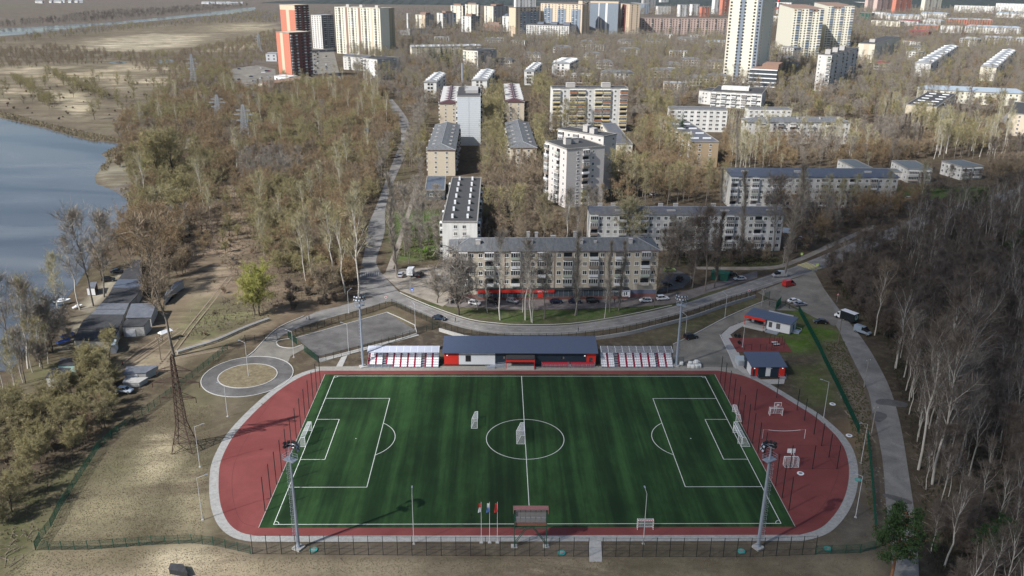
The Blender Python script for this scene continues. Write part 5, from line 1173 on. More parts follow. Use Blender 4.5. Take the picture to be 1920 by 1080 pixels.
def court_goal(cx, cy, ang, label):
    e = goal(label, cx, cy, ang, 3.1, 2.05, .9, 1.2, name='court_goal')
    f = MB()
    for s in (-.25, .25): f.line([(s, 1.1, 0), (s, .9, 2.9), (s, -.3, 3.4)], .06, 5)
    f.build('hoop_post', m_white, e)
    f = MB().box(-.9, -.36, 2.8, .9, -.3, 3.85, 0); f.box(-.78, -.365, 2.92, .78, -.361, 3.73, 1); f.box(-.3, -.37, 2.95, .3, -.366, 3.4, 0)
    f.build('backboard', [m_white, mat('backboard_pane', (.25, .1, .1), .3, 0)], e)
    MB().line([(.22*math.cos(t), -.62+.22*math.sin(t), 3.05) for t in np.linspace(0, 6.28, 11)], .02, 4).build('hoop', m_red, e)
p = G(1455, 780); court_goal(p.x, p.y, 0, 'white court goal with basketball hoop at the far end of the red court')
p = G(1482, 873); court_goal(p.x, p.y+.3, R_(180), 'white court goal with basketball hoop at the near end of the red court')
# volleyball net
a = G(1429, 823); b = G(1508, 823); H = hgt(1429, 823, 806); L = (b-a).length
e = empty('volleyball_net', (a.x, a.y, .1), math.atan2(b.y-a.y, b.x-a.x), 'sagging volleyball net between two thin posts on the red court', 'net')
for x in (0, L): MB().tube((x, 0, 0), (x, 0, H), .05, n=6).build('post', m_white, e)
f = MB(); pts = [(L*(.12+.76*t), 0, H-.1-.28*4*t*(1-t)) for t in np.linspace(0, 1, 13)]
f.line(pts, .045, 5); f.tube((0, 0, H-.05), pts[0], .012, n=3); f.tube((L, 0, H-.05), pts[-1], .012, n=3); f.build('top_tape', m_white, e)
# tall ball-stop posts
def tall_posts(pts, H, label, cat='netting posts', r=.07, cables=True, group=None, nm='ball_stop_fence'):
    e = empty(nm, (pts[0].x, pts[0].y, .1), 0, label, cat); o0 = pts[0]
    me = MB().box(-r, -r, 0, r, r, H).mesh('post', m_black)
    for p in pts: link('post', me, e, (p.x-o0.x, p.y-o0.y, 0))
    f = MB()
    for p, q in zip(pts, pts[1:]):
        for z in (.1, H*.5, H-.05): f.tube((p.x-o0.x, p.y-o0.y, z), (q.x-o0.x, q.y-o0.y, z), .012, n=3)
        L = (q-p).length; n = int(L/.45)
        for i in range(1, n): t = i/n; f.tube(((p.x-o0.x)*(1-t)+(q.x-o0.x)*t, (p.y-o0.y)*(1-t)+(q.y-o0.y)*t, .1), ((p.x-o0.x)*(1-t)+(q.x-o0.x)*t, (p.y-o0.y)*(1-t)+(q.y-o0.y)*t, H-.05), .004, n=3, cap=False)
    f.build('net', m_black, e)
a, b = G(497, 959).xy, G(601, 719).xy; tall_posts([a.lerp(b, i/12) for i in range(13)], 8.0, 'row of thirteen tall black net posts behind the left goal')
a, b = G(1479, 958).xy, G(1350, 719).xy; tall_posts([a.lerp(b, i/13) for i in range(14)], 8.0, 'row of tall black net posts behind the right goal')
ct = gp((1415, 770), (1456, 746), (1494, 770), (1508, 789), (1526, 815), (1540, 837), (1554, 858), (1569, 880), (1523, 880), (1481, 880))
tall_posts(ct, 6.0, 'tall black net posts round the red court right of the pitch')
# ------------------------------------------------------------------ fences
def fence(label, pix, H=2.0, sp=2.5, z=.05, panel='green', world=None, closed=False, name='mesh_fence', wires=True, post=None, every=.085, wt=.011):
    P = world or [G(a, b).xy for a, b in pix]
    e = empty(name, (P[0].x, P[0].y, z), 0, label, 'fence'); o0 = P[0]
    pm = post or (m_green if panel == 'green' else m_black)
    me = MB().box(-.05, -.05, 0, .05, .05, H+.08).mesh('post', pm); cnt = 0
    f = MB(); rest = MB()
    for i, (p, q) in enumerate(zip(P, P[1:])):
        L = (q-p).length; n = max(1, round(L/sp)); d = (q-p)/n; u = d.normalized()
        for k in range(n+ (1 if i == len(P)-2 else 0)):
            c = p+d*k
            if cnt < 100: link('post', me, e, (c.x-o0.x, c.y-o0.y, 0)); cnt += 1
            else: rest.box(c.x-o0.x-.05, c.y-o0.y-.05, 0, c.x-o0.x+.05, c.y-o0.y+.05, H+.08)
        if wires:
            m = int(L/every)
            for k in range(m):
                c = p+u*(k+.5)*every-o0; w2 = u*wt; nv = Vector((-u.y, u.x))*.006
                f.add([(c.x-w2.x, c.y-w2.y, .08), (c.x+w2.x, c.y+w2.y, .08), (c.x+w2.x, c.y+w2.y, H), (c.x-w2.x, c.y-w2.y, H)], [(0, 1, 2, 3)])
                f.add([(c.x-nv.x*2, c.y-nv.y*2, .08), (c.x+nv.x*2, c.y+nv.y*2, .08), (c.x+nv.x*2, c.y+nv.y*2, H), (c.x-nv.x*2, c.y-nv.y*2, H)], [(0, 1, 2, 3)])
            for zz in ((.1, H*.33, H*.66, H-.05)): f.tube((p.x-o0.x, p.y-o0.y, zz), (q.x-o0.x, q.y-o0.y, zz), .02, n=4)
        else:
            for zz in (.12, H-.02): f.tube((p.x-o0.x, p.y-o0.y, zz), (q.x-o0.x, q.y-o0.y, zz), .025, n=4)
    f.build('mesh_panel', {'green': m_green, 'dark': m_greend, 'black': m_black}[panel], e)
    if rest.v: tag(rest.build('post', pm, e), kind='stuff')
    return e
fence('green mesh fence along the left slope, from the corner up to the roundabout', [(67, 1032), (76, 1015), (96, 989), (112, 957), (129, 930), (145, 904), (160, 882), (185, 843), (220, 812), (267, 780), (312, 747), (350, 717), (382, 692), (427, 656)], 2.0)
fence('green mesh fence along the bottom left, in front of the dry grass', [(67, 1032), (165, 1031), (285, 1022), (360, 1019), (400, 1023), (470, 1039)], 2.0)
fence('tall black post fence along the near side of the pitch, left of the path', [(474, 1039), (800, 1042), (1103, 1044)], 4.2, 2.65, panel='black', every=.3, wt=.004)
fence('tall black post fence along the near side of the pitch, right of the path', [(1129, 1044), (1406, 1045), (1528, 1040)], 4.2, 2.65, panel='black', every=.3, wt=.004)
fence('dark green mesh fence at the bottom right behind the pine', [(1530, 1040), (1612, 1037), (1640, 1030)], 2.0, panel='green')
fence('green mesh fence beside the side street, seen almost edge on', [(1497, 584), (1535, 655), (1545, 678), (1572, 732), (1607, 806), (1610, 814)], 2.2)
fence('green mesh fence beside the side street, lower run down to the pine', [(1626, 822), (1634, 900), (1641, 995)], 2.2)
fence('fence on the upper side of the left lot', [(541, 634), (555, 629), (582, 621), (622, 607), (662, 596), (700, 584), (735, 572)], 2.0, panel='dark', every=.12, wt=.008)
fence('fence between the left lot and the street junction', [(735, 572), (770, 588), (800, 602), (822, 613)], 2.0, panel='dark', every=.12, wt=.008)
fence('fence on the lower side of the left lot', [(597, 680), (640, 669), (690, 656), (742, 640), (782, 627)], 2.0, panel='dark', every=.12, wt=.008)
fence('short fence climbing from the lot corner to the street fence', [(782, 626), (800, 621), (822, 614)], 2.0)
fence('green gate panel at the left end of the lot, upper', [(541, 634), (557, 647)], 2.2); fence('green gate panel at the left end of the lot, lower', [(571, 660), (597, 680)], 2.2)
fence('low fence beside the drive above the roundabout', [(460, 640), (478, 640), (497, 640), (520, 637)], 2.0, panel='dark', every=.15, wt=.006)
wallpx = [(824, 621), (870, 634), (930, 643), (1010, 644), (1080, 641), (1130, 635), (1180, 627), (1240, 612), (1300, 596), (1360, 575), (1416, 558)]
wp_ = smooth_line(gp(*wallpx), 3)
f = MB().strip(wp_, .45, 0, h=1.05); o = f.build('retaining_wall', m_conc); tag(o, 'pale concrete retaining wall below the curved street', 'retaining wall')
fence('black post fence on the retaining wall along the curved street', None, 2.1, 2.5, z=1.05, panel='dark', world=[Vector(p) for p in wp_[::3]], every=.16, wt=.006)
fence('fence from the street down to the white kiosk', [(1442, 575), (1455, 580), (1472, 574)], 2.0, panel='dark', every=.12, wt=.008); fence('fence between the car park and the kiosk grass', [(1472, 574), (1480, 579), (1497, 584)], 2.0, panel='dark', every=.12, wt=.008)
fence('open stadium gate leaf by the parked white car', [(1454, 582), (1463, 572)], 3.0); fence('stadium gate leaf beside the concrete pole', [(1433, 565), (1442, 562)], 3.0)
# manhole rings, hatches
for i, (x, y, c, lab) in enumerate(((1501, 888, 'w', 'white ring cover on the red court'), (1561, 758, 'w', 'white concrete ring in the grass'), (1592, 817, 'w', 'white round cover beside the track pavement'), (588, 1031, 'g', 'turquoise hatch by the front left mast'), (1053, 1037, 'g', 'turquoise hatch right of the scoreboard'), (1390, 1034, 'g', 'turquoise hatch by the front right mast'), (1552, 1029, 'g', 'turquoise hatch at the far right of the near fence'), (1609, 900, 'g', 'green cover on the edge of the pavement'))):
    p = G(x, y, .11); o = MB().tube((0, 0, 0), (0, 0, .12), .75, .75, 16).tube((0, 0, .121), (0, 0, .14), .4, .4, 12, 1).build('manhole_cover', [m_white if c == 'w' else mat('turquoise_cover', (.05, .3, .26), .6, .1), m_concd], None, (p.x, p.y, p.z)); tag(o, lab, 'manhole cover')
# exercise equipment
def frame_pts(name, label, base, shapes, m=m_black, cat='exercise frame'):
    p = G(*base, .1); e = empty(name, (p.x, p.y, .1), 0, label, cat)
    for nm, pts, r in shapes: MB().line(pts, r, 5).build(nm, m, e)
frame_pts('pull_up_bar', 'set of pull up bars in the middle of the exercise ground', (1396, 656), [('post', [(x, 0, 0), (x, 0, h)], .06) for x, h in ((0, 1.8), (2, 1.8), (4.6, 1.9), (6.4, 2.1), (8, 2.4), (8.6, 2.4))]+[('bar', [(0, 0, 1.7), (2, 0, 1.7)], .03), ('bar', [(4.6, 0, 1.8), (6.4, 0, 1.9)], .03)])
frame_pts('climbing_frame', 'tall exercise posts at the right end of the exercise ground', (1455, 650), [('post', [(x, y, 0), (x, y, h)], .08) for x, y, h in ((0, 0, 2.8), (1, 1, 3), (2, -1, 3), (-1.4, 2, 2.9), (2.2, 1.6, 2.8), (.2, 2.6, 2.6))]+[('bar', [(0, 0, 2.6), (2, -1, 2.6)], .04), ('bar', [(-1.4, 2, 2.7), (2.2, 1.6, 2.7)], .04)], m_brown)
for i, (x, y) in enumerate(((1452, 644), (1456, 648))):
    p = G(x, y, .1); e = empty('exercise_bench', (p.x, p.y, .1), .1, ('white exercise bench, farther of two' if i == 0 else 'white exercise bench, nearer of two'), 'bench')
    MB().box(-.9, -.25, .45, .9, .25, .52).build('seat', m_white, e)
    for q in (-.7, .7): MB().box(q-.05, -.2, 0, q+.05, .2, .45).build('leg', m_black, e)
for i, (x, y, lab) in enumerate(((1379, 633, 'black exercise machine at the far left of the exercise ground'), (1386, 634, 'small black exercise machine beside the first'), (1386, 646, 'black wheel shaped exercise machine'))):
    p = G(x, y, .1); e = empty('exercise_machine', (p.x, p.y, .1), 0, lab, 'exercise machine'); MB().line([(0, 0, 0), (0, 0, 1.5), (.5, 0, 1.6)], .09, 5).build('frame', m_black, e)
    MB().tube((-.1, -.2, .8), (-.1, .2, .8), .5, .5, 10).build('wheel' if i == 2 else 'weight', m_black, e); MB().box(.2, -.2, .5, .7, .2, .6).build('seat', m_black, e)
# big white bags
random.seed(5)
bagm = MB(); bagm.box(-.5, -.5, 0, .5, .5, 1.0)
import bmesh
def bag_mesh():
    bm = bmesh.new(); bmesh.ops.create_cube(bm, size=1); bmesh.ops.subdivide_edges(bm, edges=bm.edges[:], cuts=3, use_grid_fill=True)
    for v in bm.verts:
        r = 1+.10*math.cos(v.co.z*3)-.08*abs(v.co.x*v.co.y)*4; v.co.x *= r; v.co.y *= r; v.co.z += .5+random.uniform(-.02, .02)
    me = bpy.data.meshes.new('bag'); bm.to_mesh(me); bm.free(); me.polygons.foreach_set('use_smooth', [True]*len(me.polygons)); me.materials.append(mat('woven_white_bag', (.6, .6, .58), .8, .12, 2)); return me
bm_ = bag_mesh()
for i, (x, y, z, s) in enumerate(((1292, 689, 0, 1), (1299, 690, 0, 1), (1306, 690, 0, 1), (1311, 689, 0, 1), (1294, 684, 0, 1), (1302, 684, 0, 1), (1309, 684, 0, 1), (1305, 687, .98, .95), (1277, 684, 0, 1))):
    p = G(x, y, .1); o = link('bulk_bag', bm_, None, (p.x, p.y, .1+z), random.uniform(-.3, .3), s)
    tag(o, ['white bulk bag in the heap beside the clear roofed stand', 'white bulk bag standing alone at the foot of the rear right mast'][i == 8], 'bulk bag', None if i == 8 else 'white bulk bags heaped beside the stand')
# ------------------------------------------------------------------ vehicles
m_tyre = mat('tyre_rubber', (.015, .015, .015), .9, 0); m_rim = mat('wheel_rim', (.35, .35, .36), .4, 0, metal=.6)
m_cglass = mat('car_glass', (.012, .015, .02), .08, 0, spec=.6); m_head = mat('headlight_glass', (.6, .6, .6), .2, 0); m_tail = mat('tail_light_glass', (.35, .02, .02), .3, 0)
m_gl = mat('blue_glazed_panel', (.18, .35, .38), .3, .3, 2)
def paintm(c):
    n = 'car_paint_%02d_%02d_%02d' % tuple(int(v*99) for v in c)
    m = mat(n, c, .3, 0, spec=.5); m.node_tree.nodes['Principled BSDF'].inputs['Coat Weight'].default_value = .4; return m
PROF = {  # side profiles: x (front = +), z ; lower body and glasshouse
    'hatch': ([(-2.0, .35), (-2.05, .75), (-1.95, 1.0), (-.6, 1.02), (.75, .98), (1.75, .82), (2.0, .6), (2.0, .35)], [(-1.9, .98), (-1.55, 1.45), (-.2, 1.5), (.35, 1.42), (1.0, .96)], 1.72),
    'sedan': ([(-2.25, .38), (-2.25, .85), (-2.1, .98), (-1.3, 1.0), (.8, .98), (1.95, .82), (2.2, .6), (2.2, .35)], [(-1.7, .98), (-1.05, 1.4), (-.2, 1.44), (.3, 1.38), (1.1, .96)], 1.75),
    'suv': ([(-2.2, .42), (-2.25, .9), (-2.15, 1.12), (-.6, 1.12), (.85, 1.1), (1.95, .98), (2.15, .7), (2.15, .42)], [(-2.1, 1.1), (-1.85, 1.66), (-.2, 1.72), (.3, 1.64), (1.0, 1.08)], 1.85),
    'van': ([(-2.6, .4), (-2.65, 1.2), (-2.6, 1.35), (.9, 1.3), (1.9, 1.15), (2.5, .85), (2.55, .4)], [(-2.58, 1.33), (-2.5, 2.25), (.5, 2.3), (1.0, 2.1), (1.9, 1.12)], 1.95)}
CARS = {}
def prof_mesh(prof, w0, w1, mi=0, z_split=None):
    f = MB(); n = len(prof); zs = [p[1] for p in prof]; za, zb = min(zs), max(zs)
    def hw(z): return w0+(w1-w0)*((z-za)/(zb-za))
    L = [(x, -hw(z), z) for x, z in prof]; Rr = [(x, hw(z), z) for x, z in prof]
    f.add(L+Rr, [(i, (i+1) % n, n+(i+1) % n, n+i)[::-1] for i in range(n)]+[tuple(range(n)), tuple(range(2*n-1, n-1, -1))], mi); return f
def make_car(kind):
    low, top, w = PROF[kind]; h = w/2
    e = bpy.data.objects.new('parked_car' if kind != 'van' else 'parked_van', None)
    f = prof_mesh(low, h, h*.97); me = f.mesh('body', m_white)
    bm = bmesh.new(); bm.from_mesh(me); bmesh.ops.bevel(bm, geom=bm.edges[:], offset=.06, segments=2, affect='EDGES'); bm.to_mesh(me); bm.free()
    me2 = prof_mesh(top, h*.95, h*.76).mesh('windows', m_cglass)
    tp = [p for p in top if p[1] > max(q[1] for q in top)-.13]
    rx0, rx1 = min(p[0] for p in tp), max(p[0] for p in tp); zt = max(p[1] for p in top)
    f = MB().box(rx0-.02, -h*.77, zt-.07, rx1-.05, h*.77, zt+.035)
    for s in (-1, 1):
        for (xa, za), (xb, zb) in ((top[0], top[1]), (top[-1], top[-2])): f.tube((xa, s*h*.94, za), (xb, s*h*.78, zb), .06, n=4)
        xm = (top[0][0]+top[-1][0])/2; f.tube((xm, s*h*.945, low[3][1]), (xm, s*h*.775, zt), .045, n=4)
    me3 = f.mesh('roof', m_white)
    if kind == 'van':
        f = MB().box(-2.62, -h*.965, 1.3, -.1, h*.965, 2.26); f.v = [(x, y*(1 if z < 2 else .86), z) for x, y, z in f.v]; f.box(-2.5, -h*.8, 2.26, .6, h*.8, 2.34); me3 = f.mesh('roof', m_white)
    wm = MB().tube((0, -.12, 0), (0, .12, 0), .34, n=14); wm = wm.mesh('wheel', m_tyre); rm_ = MB().tube((0, -.13, 0), (0, .13, 0), .2, n=10).mesh('rim', m_rim)
    hm = MB().box(-.06, -.2, -.08, .05, .2, .08).mesh('headlight', m_head); tm = MB().box(-.05, -.15, -.12, .05, .15, .12).mesh('tail_light', m_tail)
    return e, me, me2, me3, wm, rm_, hm, tm, low, h
def car(px, py, ang, kind, col, label, group=None, z=.07, detail=True):
    if kind not in CARS: CARS[kind] = make_car(kind)
    e0, me, me2, me3, wm, rm_, hm, tm, low, h = CARS[kind]
    p = G(px, py, z); e = e0.copy(); COL.objects.link(e); e.location = (p.x, p.y, z); e.rotation_euler = (0, 0, R_(ang))
    tag(e, label, 'van' if kind == 'van' else 'car', group); notree([(p.x-3, p.y-3), (p.x+3, p.y-3), (p.x+3, p.y+3), (p.x-3, p.y+3)])
    pm = paintm(col)
    for nm, m_ in (('body', me), ('roof', me3)):
        o = link(nm, m_, e); o.material_slots[0].link = 'OBJECT'; o.material_slots[0].material = pm
    link('windows', me2, e)
    if detail:
        fx, bx = low[-1][0], low[0][0]
        for x in (fx-.75, bx+.8):
            for s in (-1, 1): wo = link('wheel', wm, e, (x, s*(h-.1), .34)); link('rim', rm_, wo)
        for s in (-1, 1): link('headlight', hm, e, (fx-.06, s*(h-.28), .68)); link('tail_light', tm, e, (bx-.02, s*(h-.22), .82))
    return e
BK, DK, GR, SV, WH, NB, RD = (.012, .012, .014), (.03, .032, .035), (.13, .14, .15), (.35, .37, .4), (.7, .7, .7), (.012, .02, .05), (.4, .02, .02)
car(824, 599, -22, 'sedan', (.02, .035, .06), 'dark blue car driving on the curved street above the stands')
for x, y, a, k_, c, l in ((850, 567, 150, 'sedan', BK, 'black car at the left end of the row before the shops'), (890, 571, -25, 'hatch', WH, 'white hatchback with black windows before the shops'), (926, 568, -35, 'suv', DK, 'dark grey car right of the white hatchback'), (961, 567, -28, 'hatch', SV, 'silver car before the green kiosk'),
    (1043, 568, 5, 'sedan', NB, 'navy car before the red shop door'), (1078, 568, 0, 'sedan', NB, 'navy sedan, second right of the red shop door'), (1111, 567, 5, 'suv', BK, 'black car, third right of the red shop door'), (1210, 566, -175, 'hatch', WH, 'white hatchback before the grey shop windows'), (1242, 562, 12, 'suv', WH, 'white tall car, rightmost before the shops'),
    (1387, 525, -172, 'sedan', (.5, .5, .48), 'silver white sedan driving on the curved street'), (1461, 519, -176, 'van', (.3, .31, .32), 'grey van waiting beside the zebra crossing'), (1479, 536, 30, 'van', RD, 'red van at the edge of the car park'), (1489, 567, 12, 'sedan', WH, 'white car parked behind the silver one at the stadium gate'),
    (1500, 573, 15, 'sedan', (.2, .21, .24), 'silver grey car nearest the end of the green fence'), (1538, 606, 172, 'sedan', BK, 'black sedan parked on the grass edge of the side street'), (1295, 635, 20, 'suv', BK, 'black car parked below the street in the stadium yard'), (1617, 625, -52, 'van', (.25, .3, .36), 'silver blue minivan on the verge of the side street'),
    (235, 735, -8, 'hatch', (.45, .5, .56), 'pale blue hatchback below the sheds at the left fence'), (752, 518, 85, 'suv', SV, 'silver car at the left edge of the yard'), (787, 518, 70, 'suv', BK, 'dark car beside the white box trailer'), (826, 523, 5, 'suv', WH, 'white car at the left corner of the shop block'), (836, 531, 0, 'suv', GR, 'grey car tucked behind the white one at the block corner'),
    (1255, 508, 3, 'sedan', (.3, .42, .1), 'lime green car right of the shop block'), (1274, 526, 60, 'suv', BK, 'dark car in the small car park right of the shop block'), (1248, 536, 10, 'sedan', BK, 'black car beside the right wall of the shop block'), (1371, 516, 0, 'hatch', BK, 'black car behind the green container'),
    (1479, 438, -10, 'van', (.3, .36, .45), 'blue grey van behind the white block'), (1500, 449, 60, 'sedan', WH, 'white car between bushes right of the white block'), (1524, 444, 10, 'suv', SV, 'silver car right of the white block, by the pavement'), (220, 511, 20, 'sedan', (.04, .06, .09), 'dark blue car on the sand track by the river'), (204, 527, 15, 'suv', BK, 'black car under the bare trees by the sand track'),
    (669, 285, 10, 'van', WH, 'white van in the riverside wood clearing'), (745, 294, 80, 'sedan', WH, 'white car on the uphill street between the trees'), (1226, 366, 40, 'suv', WH, 'white car in the yard behind the white block'), (903, 366, 10, 'sedan', RD, 'red car beside the dark roofed block'), (905, 375, 10, 'sedan', DK, 'dark car beside the dark roofed block'), (904, 385, 10, 'sedan', BK, 'black car beside the dark roofed block, nearest'),
    (1705, 374, 5, 'sedan', WH, 'white car in the row behind the bare hedge, left'), (1718, 374, 5, 'sedan', SV, 'silver car in the row behind the bare hedge'), (1748, 382, 5, 'sedan', BK, 'black car alone where the street leaves the trees'), (772, 200, 60, 'hatch', WH, 'white car on the far bend of the uphill street')):
    car(x, y, a, k_, c, l)
random.seed(9)
for i in range(22): car(random.uniform(436, 512), random.uniform(128, 172), random.choice((0, 90, 80)), random.choice(('sedan', 'suv')), random.choice((WH, SV, BK, WH, RD, NB)), 'small parked car in the lot left of the orange towers', 'cars in the lot left of the orange towers', .12, False)
for i in range(30): car(random.choice((590, 592, 596, 598, 612)), 96+i*1.8, 90, random.choice(('sedan', 'suv')), random.choice((WH, SV, BK, DK, NB)), 'small parked car in the lot right of the orange towers', 'cars in the lot right of the orange towers', .12, False)
# box truck
p = G(1588, 601, .07); e = empty('box_truck', (p.x, p.y, .07), R_(123), 'black box truck with white cab and a round pale emblem on its rear door', 'truck')
MB().box(-3.1, -1.15, .75, 2.0, 1.15, 3.2, 0).box(-3.12, -1.17, 3.2, 2.02, 1.17, 3.27, 1).box(-3.14, -1.12, .8, -3.101, 1.12, 3.15, 2).build('box_body', [mat('black_box_panel', (.015, .018, .02), .4, .05), m_white, mat('dark_green_door', (.01, .05, .04), .4, 0)], e)
MB().tube((-3.16, 0, 2.05), (-3.141, 0, 2.05), .82, n=24, mi=0).tube((-3.18, .15, 2.2), (-3.161, .15, 2.2), .42, n=16, mi=1).box(-3.19, -.1, 1.6, -3.181, .3, 2.1, 0).build('emblem', [mat('emblem_pale', (.55, .68, .64), .5, 0), mat('emblem_dark', (.02, .09, .08), .5, 0)], e)
f = prof_mesh([(2.1, .5), (2.1, 2.3), (3.0, 2.3), (3.6, 1.5), (4.1, 1.2), (4.2, .5)], 1.0, .9); f.build('cab', m_white, e); MB().box(2.4, -1.02, 1.45, 3.2, 1.02, 2.1).build('cab_windows', m_cglass, e)
MB().box(-3.1, -.5, .45, 4.0, .5, .74).build('chassis', m_black, e)
for x in (-2.2, 3.2):
    for s in (-1, 1): wo = MB().tube((x, s*.9-.15, .42), (x, s*.9+.15, .42), .42, n=14).build('wheel', m_tyre, e)
for s in (-1, 1): MB().box(4.15, s*.7-.18, .8, 4.24, s*.7+.18, 1.0).build('headlight', m_head, e)
p = G(770, 517, .07); e = empty('box_trailer', (p.x, p.y, .07), R_(85), 'white box trailer standing in the yard left of the shop block', 'trailer')
MB().box(-2, -1.1, .8, 2, 1.1, 3.0).build('box_body', m_wclad, e); MB().box(-2, -.4, .5, 2.8, .4, .79).build('chassis', m_black, e)
for s in (-1, 1): MB().tube((0, s*.9-.12, .4), (0, s*.9+.12, .4), .4, n=12).build('wheel', m_tyre, e)
for i, (x, y, a, lab) in enumerate(((655, 296, 5, 'white covered boat in the wood clearing'), (650, 303, 8, 'low white boat at the lower end of the wood clearing'), (118, 568, 30, 'upturned white boat under trees by the river'), (146, 577, 55, 'narrow white boat lying by the river'))):
    p = G(x, y, .0); e = empty('boat', (p.x, p.y, .1), R_(a), lab, 'boat'); s = (1, .7, .85, .55)[i]
    f = MB(); secs = [(-3, 1.0, .9), (-1.5, 1.2, 1.0), (0, 1.25, 1.0), (1.5, .95, 1.05), (2.8, .2, 1.2)]; v = []
    for x_, w_, h_ in secs: v += [(x_*s, -w_*s, h_*s), (x_*s, -w_*.5*s, .15), (x_*s, w_*.5*s, .15), (x_*s, w_*s, h_*s)]
    for k_ in range(4):
        for q in range(3): f.add([], []); f.f.append((k_*4+q, k_*4+q+1, k_*4+q+5, k_*4+q+4)); f.m.append(0)
        f.f.append((k_*4+3, k_*4, k_*4+4, k_*4+7)); f.m.append(0)
    f.f.append((0, 1, 2, 3)); f.m.append(0); f.v = v
    f.build('hull', m_white, e); MB().box(-1.2*s, -.7*s, .9*s, .6*s, .7*s, 1.6*s).build('cabin', m_wclad, e)
# green container, bin kiosk
def crate(name, px, py, ang, w_, d_, h_, m, label, cat, roofm=None, z=.07):
    p = G(px, py, z); e = empty(name, (p.x, p.y, z), R_(ang), label, cat)
    f = MB().box(-w_/2, -d_/2, 0, w_/2, d_/2, h_)
    for i in range(int(w_/.4)): f.box(-w_/2+i*.4+.1, -d_/2-.04, .1, -w_/2+i*.4+.25, -d_/2, h_-.1)
    f.build('body', m, e); MB().box(-w_/2-.1, -d_/2-.1, h_, w_/2+.1, d_/2+.1, h_+.12).build('roof', roofm or m, e); MB().box(-.4, -d_/2-.08, 0, .4, -d_/2-.041, min(h_-.2, 2)).build('door', m_dark, e)
    notree([(p.x-w_/2-1, p.y-d_), (p.x+w_/2+1, p.y-d_), (p.x+w_/2+1, p.y+d_), (p.x-w_/2-1, p.y+d_)]); return e
crate('container', 1350, 522, -25, 6, 4, 2.4, mat('green_container', (.02, .11, .07), .6, .1), 'dark green container beside the curved street', 'container')
crate('vending_kiosk', 989, 560, 0, 1.5, 1.2, 2.0, mat('lime_green_panel', (.2, .5, .06), .5, .05), 'small lime green kiosk before the shops', 'kiosk')
crate('container', 684, 248, 0, 6, 3, 2.5, mat('blue_container', (.04, .16, .3), .6, .1), 'blue container deep in the riverside wood', 'container')
# ------------------------------------------------------------------ people
def person(px, py, ang, top, leg, label, z=.07, stride=.2):
    p = G(px, py, z); e = empty('person', (p.x, p.y, z), R_(ang), label, 'person')
    J = [((0, 0, .95), .15), ((0, 0, 1.2), .14), ((0, 0, 1.42), .15), ((0, 0, 1.53), .06), ((.01, 0, 1.66), .1), ((.01, 0, 1.74), .07)]
    Eg = [(0, 1), (1, 2), (2, 3), (3, 4), (4, 5)]
    for s in (-1, 1):
        k = len(J); st = s*stride
        J += [((0, s*.1, .86), .095), ((st*.5, s*.1, .48), .065), ((st, s*.1, .09), .045), ((st+.14, s*.1, .04), .04)]; Eg += [(0, k), (k, k+1), (k+1, k+2), (k+2, k+3)]
        k = len(J); J += [((0, s*.2, 1.4), .06), ((-st*.4, s*.24, 1.12), .045), ((-st*.6+.05, s*.22, .88), .035), ((-st*.6+.08, s*.21, .78), .03)]; Eg += [(2, k), (k, k+1), (k+1, k+2), (k+2, k+3)]
    me = bpy.data.meshes.new('body'); me.from_pydata([j[0] for j in J], Eg, []); o = bpy.data.objects.new('body', me); COL.objects.link(o)
    md = o.modifiers.new('skin', 'SKIN'); 
    for v, j in zip(me.skin_vertices[0].data, J): v.radius = (j[1], j[1])
    me.skin_vertices[0].data[0].use_root = True
    o.modifiers.new('sub', 'SUBSURF').levels = 1
    dg = bpy.context.evaluated_depsgraph_get(); m2 = bpy.data.meshes.new_from_object(o.evaluated_get(dg)); bpy.data.objects.remove(o)
    m2.materials.clear()
    for c in (mat('skin', (.45, .28, .2), .6, 0), top, leg, m_black): m2.materials.append(c)
    for pg in m2.polygons:
        c = pg.center; pg.material_index = 3 if c.z < .1 else (2 if c.z < .95 and abs(c.y) < .17 else (1 if c.z < 1.52 and not (c.z < .84) else 0)); pg.use_smooth = True
    link('body', m2, e)
    f = MB().tube((-.02, 0, 1.66), (-.02, 0, 1.79), .115, .07, 8); f.build('hair', mat('dark_hair', (.03, .02, .015), .9, 0), e, smooth=True)
dk = mat('dark_jacket', (.02, .02, .025), .9, .1); gy_ = mat('grey_jacket', (.18, .18, .19), .9, .1); rd_ = mat('red_jacket', (.4, .03, .03), .9, .1); lt = mat('light_coat', (.5, .47, .43), .9, .1); jn = mat('blue_trousers', (.04, .06, .12), .9, .1)
for x, y, a, t, l, lab in ((854, 604, 180, dk, dk, 'person in dark clothes walking on the street by the fence, beside the blue car'), (575, 600, 200, lt, jn, 'person in a light coat on the drive, left of two'), (580, 600, 200, dk, dk, 'person in dark clothes on the drive, right of two'), (1084, 622, 0, dk, jn, 'person in dark clothes on the pavement behind the retaining wall fence'),
    (230, 687, 0, rd_, dk, 'person in a red jacket on the sandy ground below the garages'), (1161, 565, 90, dk, dk, 'person in dark clothes walking before the shops'), (156, 618, 60, dk, jn, 'person in dark clothes on the sand track beside the garages'), (1152, 568, 80, dk, dk, 'dark dressed person under the poplars before the shops')):
    person(x, y, a, t, l, lab)
